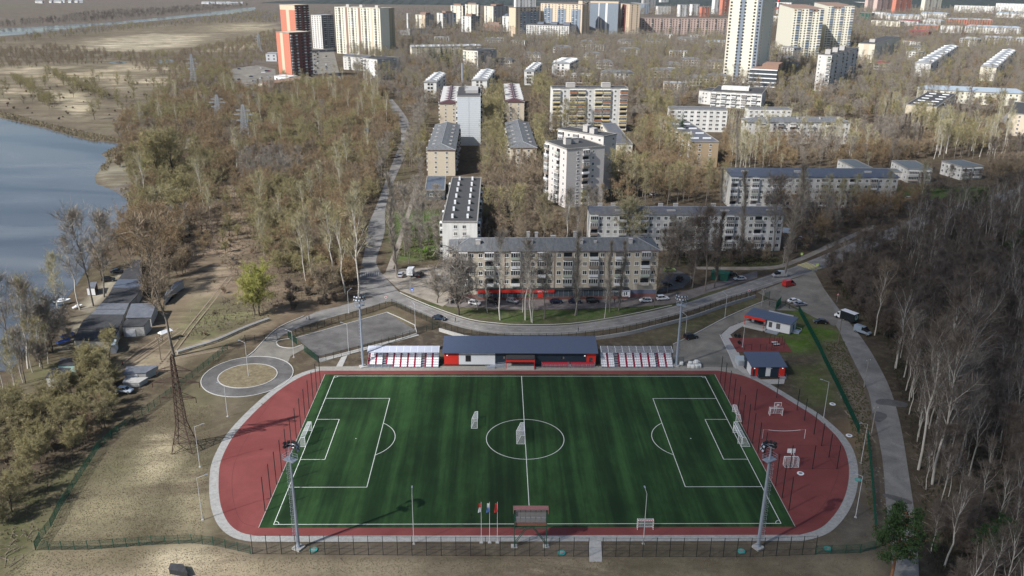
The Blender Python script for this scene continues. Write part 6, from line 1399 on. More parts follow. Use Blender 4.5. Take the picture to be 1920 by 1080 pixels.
# ------------------------------------------------------------------ garages and sheds by the river
r_tar = mat('tar_roof', (.055, .055, .058), .9, .3, .5, col2=(.035, .035, .037)); r_tin = mat('tin_roof', (.17, .18, .2), .6, .2, .5, col2=(.12, .13, .15), metal=.2); m_brk = mat('whitish_brick', (.38, .37, .35), .9, .2, 1)
Lp = gp((252, 501), (238, 520), (224, 540), (213, 556), (205, 571), (192, 586), (183, 597), (172, 607), (160, 618), (150, 636), (141, 655)); Rp = gp((268, 502), (268, 520), (268, 540), (268, 556), (259, 571), (245, 586), (240, 597), (235, 607), (232, 618), (226, 634), (214, 658))
for i in range(10):
    q = [Lp[i], Rp[i], Rp[i+1], Lp[i+1]]; cx = sum(p.x for p in q)/4; cy = sum(p.y for p in q)/4
    e = empty('garage', (cx, cy, 0), 0, ['dark roofed garage at the far end of the riverside row', 'second garage from the far end of the riverside row, dark roof', 'third garage from the far end of the riverside row', 'fourth garage from the far end, roof crossed by branch shadows', 'fifth garage from the far end, black stained roof',
        'pale grey roofed garage in the middle of the riverside row', 'grey tin roofed garage next to the pale one', 'brown black roofed garage third from the near end', 'garage second from the near end with rough black roof', 'garage at the near end of the riverside row'][i], 'garage')
    f = MB(); pts = [((p.x-cx)*.985, (p.y-cy)*.96) for p in q]; hh = 2.8+.12*(i % 3)
    f.prism(pts, 0, hh); f.build('wall', m_brk if i % 2 else m_concd, e)
    f = MB(); pts2 = [((p.x-cx)*1.0, (p.y-cy)*1.0) for p in q]; f.prism(pts2, hh+.003, hh+.2); f.build('roof', r_tin if i in (5, 6) else (r_tar if i != 2 else r_bl), e)
    a, b = Vector(pts2[0]), Vector(pts2[3]); d = (b-a); nn = max(2, int(d.length/3.2))
    for k in range(nn):
        c = a+d*((k+.5)/nn); o = MB().box(-1.2, -.06, 0, 1.2, .06, 2.2).build('garage_door', m_green if k % 3 == 0 else m_brown, e, (c.x*1.0, c.y, 0)); o.rotation_euler = (0, 0, math.atan2(d.y, d.x))
    notree([(p.x, p.y) for p in q])
def shed(name, pts, h, label, cat, wm, rmm, rise=0, door=True):
    P = gp(*pts); cx = sum(p.x for p in P)/len(P); cy = sum(p.y for p in P)/len(P); notree([(p.x, p.y) for p in P])
    e = empty(name, (cx, cy, 0), 0, label, cat); q = [(p.x-cx, p.y-cy) for p in P]
    MB().prism(q, 0, h).build('wall', wm, e); f = MB(); n = len(q)
    zz = [h+.01+(rise if i >= n/2 else 0) for i in range(n)]; q2 = [(x*1.06, y*1.06) for x, y in q]
    a = sum(q2[i][0]*q2[(i+1) % n][1]-q2[(i+1) % n][0]*q2[i][1] for i in range(n)); o = list(range(n)) if a > 0 else list(range(n-1, -1, -1))
    f.add([(q2[i][0], q2[i][1], zz[i]) for i in o]+[(q2[i][0], q2[i][1], zz[i]+.16) for i in o], [tuple(range(n, 2*n)), tuple(range(n-1, -1, -1))]+[(i, (i+1) % n, n+(i+1) % n, n+i) for i in range(n)]); f.build('roof', rmm, e)
    if door: a_, b_ = Vector(q[0]), Vector(q[1]); c = a_.lerp(b_, .35); d = b_-a_; nv = Vector((d.y, -d.x)).normalized()*.06; o = MB().box(-1.3, -.05, 0, 1.3, .03, min(2.3, h-.2)).build('door', m_wclad, e, (c.x+nv.x, c.y+nv.y, 0)); o.rotation_euler = (0, 0, math.atan2(d.y, d.x))
shed('shed', [(233, 632), (272, 630), (284, 618), (240, 621)], 3.2, 'whitish brick garage with dark felt roof and double door, right of the garage row', 'shed', m_brk, r_tar, .4)
shed('shed', [(240, 613), (285, 612), (296, 588), (250, 590)], 3, 'shed with ribbed grey tin roof behind the whitish brick garage', 'shed', m_brk, r_tin, .5)
shed('shed', [(309, 573), (315, 560), (345, 540), (330, 545)], 2.6, 'narrow lean to shed on the slope with pale end wall', 'shed', m_brk, r_tin, .2)
shed('shed', [(208, 664), (218, 662), (222, 653), (212, 655)], 2.4, 'tiny white hut with tilted sheet roof at the near end of the garages', 'shed', m_wclad, mat('pale_blue_sheet', (.35, .42, .46), .5, .05), .3, False)
shed('shed', [(168, 553), (180, 553), (184, 543), (172, 544)], 2.5, 'small dark cabin with light roof under the tall bare tree', 'shed', m_brown, r_tin, .2)
shed('shed', [(90, 725), (125, 725), (135, 708), (100, 708)], 2.6, 'low shed with dark flat roof and patterned pale wall, lower left', 'shed', m_brk, r_tar)
shed('shed', [(112, 705), (143, 704), (146, 692), (118, 692)], 3, 'low hut with turquoise framed windows at the lower left', 'shed', mat('turquoise_front', (.35, .55, .52), .6, .3, 1.2), r_tar, .2)
shed('shed', [(236, 715), (275, 712), (298, 699), (240, 701)], 2.0, 'half buried concrete store with grey slab roof beside the left fence', 'shed', m_conc, r_tin)
shed('shed', [(232, 726), (262, 726), (278, 716), (236, 717)], 1.2, 'low concrete slab platform below the slab roofed store', 'shed', m_conc, m_conc, 0, False)
shed('shed', [(318, 1076), (352, 1083), (345, 1068), (322, 1066)], 1.0, 'dark hatch box at the bottom edge of the picture', 'hatch box', m_dark, r_tar, 0, False)
# tarp heap and blue boat frames on the river side
for i, (x, y, m, lab) in enumerate(((128, 633, mat('blue_tarp', (.03, .07, .25), .6, .1), 'blue covered boat trailer beside the sand track'), (120, 645, MATS['blue_tarp'], 'second blue covered boat trailer, nearer'), (312, 637, m_white, 'white sheet roof on a pole frame below the slope'))):
    p = G(x, y, 0); e = empty('covered_trailer' if i < 2 else 'canopy', (p.x, p.y, 0), R_(55), lab, 'trailer' if i < 2 else 'canopy'); f = MB()
    v = [(-2, -.8, .8), (2, -.8, .8), (2, .8, .8), (-2, .8, .8), (-1.6, 0, 1.5), (1.6, 0, 1.4)]
    if i == 2: v = [(a, b*1.3, c+1.8) for a, b, c in v]
    f.add(v, [(0, 1, 5, 4), (1, 2, 5), (2, 3, 4, 5), (3, 0, 4), (3, 2, 1, 0)]); f.build('cover', m, e)
    f = MB()
    for a, b in ((-1.6, -.6), (1.6, -.6), (1.6, .6), (-1.6, .6)): f.tube((a, b, 0), (a, b, .8 if i < 2 else 2.6), .06)
    f.build('frame', m_dark, e)
# wheel ruts and worn paths on the earth
f = MB()
for pl in ([(300, 690), (330, 650), (360, 610), (400, 560), (430, 520)], [(225, 690), (262, 660), (300, 635), (330, 615)], [(232, 694), (270, 666), (306, 641), (336, 620)], [(240, 700), (330, 672), (420, 655)], [(1590, 770), (1615, 800), (1635, 830)]):
    q = smooth_line(gp(*pl), 5)
    for o_ in (-.8, .8): f.strip([(p.x+o_, p.y) for p in q], .45, .03)
tag(f.build('wheel_ruts', mat('rut_earth', (.24, .19, .135), 1, .3, .6, coord='pos')), kind='structure')
# heating pipe along the bare slope
f = MB(); pts = smooth_line(gp((333, 664), (372, 652), (410, 640), (450, 622), (480, 610), (505, 601)), 3)
f.line([(p.x, p.y, .6) for p in pts], .28, 8); f.line([(p.x-.5, p.y+.6, .6) for p in pts], .22, 8)
for p in pts[::2]: f.box(p.x-.2, p.y-.2, 0, p.x+.2, p.y+.2, .35)
tag(f.build('heating_pipe', mat('grey_pipe_wrap', (.36, .35, .33), .8, .2)), 'pale insulated pipe running up the bare slope at the left', 'pipe')
# ------------------------------------------------------------------ lattice pylons
m_rust = mat('rusty_lattice_steel', (.07, .045, .035), .8, .3); m_pst = mat('pale_lattice_steel', (.3, .33, .36), .6, .1)
def pylon(bases, H, label, m, r=.09, rot=0, wmul=1):
    cx = sum(p.x for p in bases)/4; cy = sum(p.y for p in bases)/4
    e = empty('lattice_pylon', (cx, cy, 0), 0, label, 'pylon')
    q = [Vector((p.x-cx, p.y-cy, 0)) for p in bases]
    def at(i, z):
        t = z/H; s = 1-t*2.1 if t < .28 else (.412-(t-.28)*.40); return Vector((q[i].x*s, q[i].y*s, z))
    lev = [0, .1, .19, .28, .36, .43, .5, .56, .62, .68, .74, .8, .86, .92, .97]
    for i in range(4):
        f = MB()
        for a, b in zip(lev, lev[1:]): f.tube(at(i, a*H), at(i, b*H), r, n=4)
        f.build('leg', m, e)
    f = MB()
    for a, b in zip(lev, lev[1:]):
        for i in range(4):
            j = (i+1) % 4; f.tube(at(i, a*H), at(j, b*H), r*.5, n=3); f.tube(at(j, a*H), at(i, b*H), r*.5, n=3); f.tube(at(i, b*H), at(j, b*H), r*.5, n=3)
    for i in range(4): f.tube(at(i, .97*H), (0, 0, H), r*.7, n=4)
    f.build('bracing', m, e)
    for zc, wd in ((.82, 3.9), (.70, 5.2), (.54, 4.0)):
        for s in (-1, 1):
            z = zc*H*1.0; tip = Vector((math.cos(rot)*s*wd*wmul, math.sin(rot)*s*wd*wmul, z+.2)); f = MB()
            for i in range(4):
                if (q[i].x*math.cos(rot)+q[i].y*math.sin(rot))*s > 0: f.tube(at(i, z), tip, r*.7, n=4); f.tube(at(i, z+1.3), tip, r*.6, n=4)
            f.tube(at(0, z).lerp(tip, .5), at(1, z+1.3).lerp(tip, .5), r*.4, n=3)
            a = f.build('crossarm', m, e)
            MB().line([tip, tip-Vector((0, 0, 1.3))], .09, 6).build('insulator', mat('brown_insulator', (.08, .04, .03), .3, 0), a)
    return e
py_b = [G(322, 852), G(361, 852), G(371, 832), G(334, 832)]
pylon(py_b, hgt(345, 843, 664), 'tall rusty lattice pylon standing on the dry grass left of the track', m_rust, .12)
for bx, by, ty, lab in ((365, 163, 100, 'pale lattice pylon beyond the meadow bushes, farthest'), (411, 228, 177, 'pale lattice pylon in the riverside wood, left one'), (461, 262, 195, 'pale lattice pylon in the riverside wood, right one'), (487, 98, 62, 'far pale pylon left of the orange tower')):
    c = G(bx, by); s = 5.0; H = hgt(bx, by, ty)
    pylon([Vector((c.x-s, c.y-s, 0)), Vector((c.x+s, c.y-s, 0)), Vector((c.x+s, c.y+s, 0)), Vector((c.x-s, c.y+s, 0))], H, lab, m_pst, .14, wmul=1.2)
# stones and rubble on the bare slope, garden rocks by the side street
random.seed(21)
f = MB()
def rock(f, x, y, s, z=0):
    v = []; n = 6
    for k, (zz, rr) in enumerate(((-.1, .9), (.35, 1.0), (.7, .5))):
        for i in range(n): t = i*6.283/n+k*.3; r = rr*s*random.uniform(.7, 1.15); v.append((x+math.cos(t)*r, y+math.sin(t)*r, z+zz*s*.8))
    f.add(v, [(k*n+i, k*n+(i+1) % n, (k+1)*n+(i+1) % n, (k+1)*n+i) for k in range(2) for i in range(n)]+[tuple(range(2*n, 3*n))])
for poly, n, s0, s1 in ((((355, 560), (400, 500), (440, 490), (470, 520), (440, 600), (350, 640)), 120, .08, .25), (((1545, 660), (1590, 670), (1625, 760), (1600, 790), (1560, 720)), 60, .08, .3), (((1640, 860), (1662, 900), (1668, 1000), (1640, 980)), 30, .1, .3), (((180, 640), (330, 640), (350, 700), (250, 740)), 60, .08, .22)):
    P = gp(*poly); xs = [p.x for p in P]; ys = [p.y for p in P]; k = 0
    while k < n:
        x, y = random.uniform(min(xs), max(xs)), random.uniform(min(ys), max(ys))
        if inpoly(x, y, P): rock(f, x, y, random.uniform(s0, s1)); k += 1
tag(f.build('rubble', mat('rubble_stone', (.2, .175, .145), .95, .3, 1.5)), kind='stuff')
# ------------------------------------------------------------------ trees
def leafmat(name, a, b, c, trans=.0):
    m = bpy.data.materials.new(name); m.use_nodes = True; nt = m.node_tree; bs = nt.nodes['Principled BSDF']
    bs.inputs['Roughness'].default_value = .9; bs.inputs['Specular IOR Level'].default_value = .1
    oi = nd(nt, 'ShaderNodeObjectInfo').outputs['Random']; n = noise(nt, .35, 3, .6)
    col = mixc(nt, ramp(nt, oi, .0, .6), a, b); col = mixc(nt, ramp(nt, oi, .6, 1, 0, .8), col, c)
    hs = nd(nt, 'ShaderNodeHueSaturation'); nt.links.new(col, hs.inputs['Color']); nt.links.new(ramp(nt, n, .3, .7, .75, 1.3), hs.inputs['Value'])
    nt.links.new(hs.outputs[0], bs.inputs['Base Color']); MATS[name] = m; return m
t_brown = leafmat('brown_twigs', (.225, .18, .13), (.255, .20, .135), (.21, .18, .135))
t_rust = leafmat('rusty_twigs', (.26, .19, .11), (.24, .175, .11), (.275, .21, .12))
t_olive = leafmat('olive_budding_twigs', (.255, .225, .125), (.29, .255, .13), (.23, .20, .125))
t_grey = leafmat('grey_violet_twigs', (.235, .21, .18), (.27, .24, .20), (.205, .18, .155))
t_pale = leafmat('pale_budding_twigs', (.37, .33, .20), (.34, .31, .19), (.32, .29, .18))
t_willow = leafmat('yellow_green_willow_twigs', (.29, .29, .085), (.32, .31, .10), (.27, .26, .1))
t_dark = leafmat('dark_shaded_twigs', (.125, .105, .088), (.145, .12, .10), (.115, .10, .09))  # dark twigs; cloud shade over the right wood is partly in this colour
t_con = leafmat('spruce_needles', (.018, .04, .016), (.022, .05, .02), (.028, .05, .022))
t_pine = leafmat('pine_needles', (.03, .065, .025), (.035, .07, .03), (.04, .07, .025))
b_dark = mat('dark_bark', (.075, .062, .05), .95, .3, 2); b_grey = mat('grey_bark', (.17, .15, .13), .95, .3, 2)
b_birch = mat('birch_bark', (.5, .47, .42), .9, .12, 1.2, col2=(.12, .11, .1), thr=(.60, .68), stretch=(1, 1, 2.5)); b_pine = mat('pine_bark', (.22, .11, .06), .95, .3, 2)
rt = random.Random(77)
def rv(): 
    a = rt.uniform(0, 6.283); z = rt.uniform(-1, 1); r = math.sqrt(1-z*z); return Vector((r*math.cos(a), r*math.sin(a), z))
def make_tree(kind, H, seed, lod=1.0):
    rt.seed(seed); tk = MB(); cr = MB()
    K = {  # crown start, number of limbs, elevation low/high, reach, secondaries, twigs, twig len, twig width, upward bias
        'round': (.14, 15, 35, 70, .50, 9, 30, 1.25, .042, .3), 'tall': (.30, 14, 45, 75, .27, 8, 20, 1.35, .042, .5), 'birch': (.38, 15, 50, 78, .20, 7, 14, 1.3, .034, .6),
        'poplar': (.10, 34, 72, 84, .11, 5, 10, 1.2, .034, 1.1), 'willow': (.2, 16, 40, 72, .36, 9, 38, .9, .046, .1), 'bush': (.02, 12, 40, 80, .5, 6, 26, .8, .06, .4)}[kind]
    c0, nl, e0, e1, reach, ns, ntw, tl, tw, upb = K
    nl = nl if lod > .6 else max(8, int(nl*.7)); ntw = max(3, int(ntw*(lod if lod < 1 else 1))); tws = tw*(1 if lod >= 1 else 1/lod**.7)
    r0 = H*(.0085 if kind in ('birch', 'poplar', 'tall') else .012)+.03; pts = [Vector((0, 0, -.2))]; w_ = Vector((0, 0, 0)); n = 6
    Ht = H*(.62 if kind in ('round', 'willow') else .9) if kind != 'bush' else H*.3
    for i in range(1, n+1): w_ += Vector((rt.gauss(0, .012), rt.gauss(0, .012), 0))*H; pts.append(Vector((w_.x, w_.y, Ht*i/n)))
    for i in range(n): tk.tube(pts[i], pts[i+1], r0*(1-i/n*.75), r0*(1-(i+1)/n*.75), 6, cap=False)
    def on(t): q = t*n; i = min(n-1, int(q)); return pts[i].lerp(pts[i+1], q-i)
    def twigs(a, b, cnt, ln):
        d0 = (b-a).normalized()
        for _ in range(cnt):
            p = a.lerp(b, rt.uniform(.15, 1.05)); d = (d0*.55+rv()*.95+Vector((0, 0, upb))).normalized(); l = ln*rt.uniform(.6, 1.3)
            sd_ = d.cross(rv()); 
            if sd_.length < .05: continue
            sd_ = sd_.normalized()*tws*rt.uniform(.5, 1); m = p+d*l*.5+rv()*.08*l
            cr.add([p-sd_*.5, p+sd_*.5, m+sd_*.4, p+d*l, m-sd_*.4], [(0, 1, 2, 3, 4)])
    ga = rt.uniform(0, 6)
    for i in range(nl):
        t = c0+(1-c0)*(i+.5)/nl if kind != 'bush' else rt.uniform(.05, .6)
        base = on(min(1, t*H/Ht*.98) if kind not in ('round', 'willow') else min(1, (t*.9+.15)))
        ga += 2.4+rt.uniform(-.4, .4); el = R_(e0+(e1-e0)*t+rt.uniform(-6, 6))
        sh = {'round': math.sin(math.pi*min(1, .25+.7*t)), 'willow': math.sin(math.pi*min(1, .25+.65*t)), 'tall': math.sin(math.pi*(.2+.65*(t-c0)/(1-c0))), 'birch': math.sin(math.pi*(.2+.68*(t-c0)/(1-c0))), 'poplar': math.sin(math.pi*min(.97, .12+.85*t))*.9+.15, 'bush': 1}[kind]
        L = H*reach*sh*rt.uniform(.85, 1.15)/max(.35, math.cos(el))*(.62 if kind != 'poplar' else .28)
        L = min(L, (H*1.03-base.z)/max(.3, math.sin(el))*.97)
        d = Vector((math.cos(ga)*math.cos(el), math.sin(ga)*math.cos(el), math.sin(el))); p = base; r = r0*.45*(1-t*.6); segs = []
        for s in range(3):
            d = (d+rv()*.16+Vector((0, 0, .10 if kind != 'willow' else -.02))).normalized(); q = p+d*L/3; tk.tube(p, q, r*(1-s*.28), r*(1-(s+1)*.28), 4 if s else 5, cap=False); segs.append((p, q)); p = q
        for s in range(ns):
            k = min(2, int((.2+.8*s/ns)*3)); a, b = segs[k]; o = a.lerp(b, rt.random())
            d2 = ((b-a).normalized()*.7+rv()*.75+Vector((0, 0, upb*.4))).normalized(); l2 = L*rt.uniform(.22, .42); m = o+d2*l2
            if lod > .6: tk.tube(o, m, r*.32, r*.1, 3, cap=False)
            twigs(o, m, ntw, tl*(.7+H/40))
        twigs(segs[2][0], segs[2][1], int(ntw*.8), tl*(.7+H/40))
    return tk, cr
def make_conifer(H, seed, lod=1.0):
    rt.seed(seed); tk = MB(); cr = MB(); tk.tube((0, 0, -.2), (0, 0, H), H*.014+.05, .02, 6)
    n = int(26*max(.6, lod))
    for i in range(n):
        z = H*(.08+.9*i/n); R0 = (H-z)*.24+.25
        for k in range(9):
            a = rt.uniform(0, 6.283); L = R0*rt.uniform(.75, 1.2); d = Vector((math.cos(a), math.sin(a), -.25)); s_ = Vector((-d.y, d.x, 0)); p0 = Vector((0, 0, z+rt.uniform(-.3, .3)))
            m_ = max(2, int(5*lod))
            for j in range(m_):
                c = p0+d*L*(j+.6)/m_; w_ = L*.22*(1-.4*j/m_)*rt.uniform(.7, 1.3)
                for sg in (-1, 1): cr.add([c, c+d*w_*.9, c+s_*sg*w_*1.5+d*w_*.5-Vector((0, 0, w_*.4)), c+s_*sg*w_*.5-Vector((0, 0, w_*.3))], [(0, 1, 2, 3)])
    return tk, cr
def make_pine(H, seed, lod=1.0):
    rt.seed(seed); tk = MB(); cr = MB(); tk.tube((0, 0, -.2), (.2, .1, H*.55), H*.018+.05, H*.012, 7, cap=False); tk.tube((.2, .1, H*.55), (0, 0, H*.95), H*.012, .04, 6)
    for i in range(20):
        z = H*(.42+.54*i/20); a = i*2.4+rt.uniform(-.4, .4); L = H*.24*math.sin(math.pi*(.28+.6*i/20))*rt.uniform(.8, 1.2); d = Vector((math.cos(a), math.sin(a), rt.uniform(.1, .5))).normalized()
        b = Vector((0, 0, z)); e_ = b+d*L; tk.tube(b, e_, .09, .03, 4, cap=False)
        for j in range(int(9*max(.5, lod))):
            c = b.lerp(e_, rt.uniform(.35, 1.1))+rv()*L*.22
            for q in range(int(26*lod)+6):
                dd = (rv()+Vector((0, 0, .4))).normalized(); l = rt.uniform(.25, .6); sd_ = dd.cross(rv()).normalized()*.06/max(.5, lod); o = c+rv()*.45
                cr.add([o-sd_, o+sd_, o+dd*l], [(0, 1, 2)])
    return tk, cr
PROTO = {}
def proto(kind, var, lod=1.0):
    k = (kind, var, lod)
    if k in PROTO: return PROTO[k]
    Hs = {'round': (10.5, 12, 9), 'tall': (17, 14.5, 19), 'birch': (19, 16, 21), 'poplar': (19, 17, 21), 'willow': (12, 10, 14), 'bush': (3, 4, 2.4), 'conifer': (14, 11, 16), 'pine': (13, 15, 11)}[kind]
    H = Hs[var]; sd_ = hash_((kind, var))
    if kind == 'conifer': tk, cr = make_conifer(H, sd_, lod)
    elif kind == 'pine': tk, cr = make_pine(H, sd_, lod)
    else: tk, cr = make_tree(kind, H, sd_, lod)
    bark = {'birch': b_birch, 'pine': b_pine, 'poplar': b_grey, 'tall': b_grey}.get(kind, b_dark)
    PROTO[k] = (tk.mesh('trunk', bark, True), cr.mesh('crown', t_brown), H); return PROTO[k]
def hash_(t): return sum(ord(c)*(i+3)*7 for i, c in enumerate(str(t))) % 9973
ITREES = []
TREEK = {'round': ('leafless_tree', 'tree'), 'tall': ('leafless_tree', 'tree'), 'birch': ('birch_tree', 'birch'), 'poplar': ('poplar_tree', 'poplar'), 'willow': ('willow_tree', 'willow'), 'bush': ('bush', 'bush'), 'conifer': ('spruce_tree', 'spruce'), 'pine': ('pine_tree', 'pine')}
MCOL = {'brown': t_brown, 'rust': t_rust, 'olive': t_olive, 'grey': t_grey, 'pale': t_pale, 'willow': t_willow, 'dark': t_dark, 'con': t_con, 'pine': t_pine}
CNT = {}
def tree(x, y, kind, colr, label, group=None, sc=1.0, var=None, rz=None, tilt=(0, 0), z=-.3):
    v = rt2.randrange(3) if var is None else var; tm, cm, H = proto(kind, v)
    nm, cat = TREEK[kind]; e = empty(nm, (x, y, z), rt2.uniform(0, 6.28) if rz is None else rz, label, cat, group); e.scale = (sc, sc, sc*rt2.uniform(.92, 1.08)); e.rotation_euler.x = tilt[0]; e.rotation_euler.y = tilt[1]
    link('trunk' if kind != 'bush' else 'stem', tm, e); o = link('crown', cm, e); o.material_slots[0].link = 'OBJECT'; o.material_slots[0].material = MCOL[colr]
    CNT[kind] = CNT.get(kind, 0)+1; return e
rt2 = random.Random(4)
def treepx(px, py, topy, kind, colr, label, group=None, **kw):
    X = G(px, py); H = hgt(px, py, topy); v = kw.pop('var', rt2.randrange(3)); return tree(X.x, X.y, kind, colr, label, group, sc=H/proto(kind, v)[2], var=v, **kw)
# ---- trees one can point to
for a in ((175, 573, 405, 'tall', 'grey', 'tall bare tree with dense twiggy crown beside the sand track, right of the pair', dict(tilt=(0, -.1))), (150, 580, 440, 'birch', 'grey', 'pale trunked bare tree left of the densest riverside crown', dict(tilt=(0, -.06))), (195, 556, 402, 'tall', 'grey', 'tall bare tree with dense twiggy crown over the parked black car', dict(tilt=(0, -.08))),
    (131, 593, 485, 'birch', 'pale', 'leaning slender tree with pale budding crown on the river bank', dict(tilt=(0, -.25))), (110, 600, 492, 'birch', 'pale', 'slender budding tree at the water, left of the leaning one', dict(tilt=(0, -.2))), (72, 675, 545, 'tall', 'grey', 'bare tree with grey crown over the water, lower left group', {}), (52, 690, 540, 'birch', 'olive', 'slim tree with olive crown at the left edge of the water', dict(tilt=(0, -.2))), (20, 660, 520, 'tall', 'grey', 'bare grey tree at the left border over the water', {}),
    (98, 660, 560, 'round', 'grey', 'low spreading bare tree above the dark bank', {}), (327, 668, 420, 'tall', 'brown', 'tall single bare tree rising behind the lattice pylon', dict(tilt=(0, -.07), var=2)), (487, 592, 478, 'willow', 'willow', 'yellow green budding tree above the drive', dict(var=0)), (478, 590, 500, 'willow', 'willow', 'slimmer yellow green tree beside the budding one', dict(var=1)),
    (610, 567, 490, 'round', 'brown', 'dark trunked low tree left of the junction', {}), (672, 560, 385, 'birch', 'pale', 'tall pale trunked tree at the junction, its crown spread over the street', dict(var=0)), (648, 552, 400, 'birch', 'olive', 'tall pale trunked tree just left of the junction one', {}), (625, 530, 380, 'birch', 'pale', 'tall budding tree second left of the junction', {}),
    (745, 520, 330, 'poplar', 'grey', 'grey poplar on the grass strip of the uphill street, nearest', dict(var=1)), (738, 470, 340, 'poplar', 'grey', 'grey poplar on the grass strip of the uphill street, middle', dict(var=0)), (757, 455, 355, 'tall', 'grey', 'bare tree between the uphill street and the path', {}),
    (1722, 880, 640, 'birch', 'dark', 'white stemmed birch nearest the side street', dict(tilt=(0, .02), var=0)), (1748, 908, 660, 'birch', 'dark', 'second white stemmed birch, standing nearest the camera', dict(var=1)), (1768, 842, 570, 'birch', 'dark', 'tall leaning birch behind the nearest pair', dict(tilt=(0, .12), var=2)), (1755, 800, 560, 'birch', 'dark', 'birch with white limbs in the dark wood, left of the leaning one', dict(var=1)), (1790, 780, 540, 'birch', 'dark', 'birch with white limbs deeper in the dark wood', dict(var=0)),
    (1680, 690, 545, 'birch', 'dark', 'slim pale birch beside the side street bend', {}), (1640, 628, 500, 'birch', 'brown', 'pale forked birch above the parked minivan', {}), (1664, 1115, 965, 'pine', 'pine', 'pine with ochre trunk spreading over the end of the fence', dict(var=2, tilt=(0, .08))),
    (1870, 1040, 960, 'pine', 'pine', 'wide green pine in the dark wood, lower right', dict(var=2)), (1835, 1075, 990, 'pine', 'pine', 'low green pine beside the wide one, lower right', dict(var=0)), (1868, 590, 540, 'pine', 'pine', 'dense green pine in the dark wood, right edge', dict(var=1)), (1850, 640, 575, 'pine', 'pine', 'green pine below the dense one in the dark wood', dict(var=2)), (1900, 520, 430, 'pine', 'pine', 'dark green pine at the right edge', dict(var=0)),
    (860, 590, 465, 'round', 'grey', 'low spreading dark tree before the left end of the shop block', {}), (862, 578, 500, 'tall', 'dark', 'crooked dark tree at the left corner of the shop block', dict(var=1)), (820, 568, 500, 'round', 'grey', 'leaning bare tree on the kerb left of the shop block', dict(tilt=(0, -.2))), (1160, 582, 436, 'poplar', 'grey', 'poplar before the shops, right of the pair in front of the roof', dict(var=0)), (1143, 585, 440, 'poplar', 'grey', 'poplar before the shops, left of the roof high pair', dict(var=2)), (1078, 592, 432, 'poplar', 'grey', 'broad poplar before the red shop sign', dict(var=1)),
    (985, 600, 455, 'birch', 'grey', 'white trunked birch before the shops, left of two close ones', dict(var=1)), (997, 604, 470, 'birch', 'grey', 'white trunked birch before the shops, right of two close ones', dict(var=2)), (938, 600, 450, 'birch', 'grey', 'thin pale birch before the third stair of the shop block', dict(var=0)), (1020, 598, 480, 'tall', 'grey', 'bare tree with a forked trunk before the red door', {}), (1225, 575, 470, 'tall', 'brown', 'slanted bare tree before the right end of the shop block', dict(tilt=(0, -.3))),
    (1187, 470, 350, 'willow', 'pale', 'wide budding tree with pale limbs before the white block', dict(var=2)), (1268, 500, 400, 'round', 'grey', 'bare rounded tree before the white block, left', {}), (1322, 545, 395, 'tall', 'dark', 'dark dense bare tree before the white block', dict(var=0)), (1298, 540, 410, 'tall', 'dark', 'dark bare tree left of the dense one', dict(var=2)), (1338, 540, 400, 'poplar', 'dark', 'dark poplar before the white block', dict(var=1)),
    (1392, 490, 300, 'poplar', 'grey', 'tall grey poplar crossing the white block, left of two', dict(var=2)), (1470, 520, 290, 'poplar', 'grey', 'tall grey poplar at the right end of the white block', dict(var=0)), (1448, 480, 330, 'tall', 'grey', 'bare tree at the right end of the white block', {}), (395, 420, 352, 'birch', 'pale', 'pale forked tree with round budding crown by the inlet', {}), (330, 345, 222, 'willow', 'olive', 'large olive willow by the spit, tallest of the shore trees', dict(var=2)), (300, 350, 240, 'willow', 'olive', 'olive willow with several trunks on the spit', dict(var=0)), (250, 313, 268, 'round', 'olive', 'small olive tree on the spit', {}), (225, 313, 285, 'bush', 'brown', 'brown shrub at the point of the spit', dict(var=1)),
    (1275, 285, 205, 'conifer', 'con', 'single dark spruce between the yellow balcony block and the school', dict(var=0)), (1352, 395, 310, 'poplar', 'grey', 'grey poplar before the blue roofed block', {}), (1380, 330, 205, 'poplar', 'grey', 'tall grey poplar between the school and the pale block', {})):
    treepx(*a[:5], a[5], **a[6])
for x, y, t in ((815, 122, 85), (828, 125, 88), (838, 120, 86), (806, 118, 90), (845, 125, 95), (822, 130, 98), (858, 118, 90)): treepx(x, y, t, 'conifer', 'con', 'dark spruce in the tight clump beside the cream block', 'spruce clump beside the cream block').scale.x *= 1.8
# ---- scattered trees: zones (pixel outline, spacing m, kinds, colours, label, group)
from mathutils import noise as mnoise
STUFF = []; ZB = {}
def scatter(pix, sp, mix, label, group, keep=1.0, sc=(.8, 1.2), ind=True, mg=1.5, world=None, seed=1, jit=.45):
    P = world or gp(*pix); xs = [p[0] for p in P]; ys = [p[1] for p in P]; r = random.Random(hash_(group)+seed); out = []
    y = min(ys); row = 0
    while y < max(ys):
        x = min(xs)+(row % 2)*sp/2
        while x < max(xs):
            qx, qy = x+r.uniform(-jit, jit)*sp, y+r.uniform(-jit, jit)*sp
            if r.random() < keep and inpoly(qx, qy, P) and not blocked(qx, qy, mg): out.append((qx, qy))
            x += sp
        y += sp*.87; row += 1
    tot = sum(m[2] for m in mix)
    if out:
        uv = [pj((a, b, 5)) for a, b in out]; uv = [q for q in uv if 0 < q[0] < 1920 and 0 < q[1] < 1090] or uv
        ZB[group] = (min(q[0] for q in uv), max(q[0] for q in uv), min(q[1] for q in uv), max(q[1] for q in uv), sc[0], sc[1])
    for (qx, qy) in out:
        nz = mnoise.noise(Vector((qx/38, qy/60, 3.1)))*.95+.5; t = min(.999, max(0, (nz*.68+r.random()*.32)))*tot
        for kd, cl, w_, *rest in mix:
            t -= w_
            if t <= 0: break
        (ITREES if ind else STUFF).append((math.hypot(qx-EYE.x, qy-EYE.y), qx, qy, kd, cl, r.uniform(*sc), label, group))
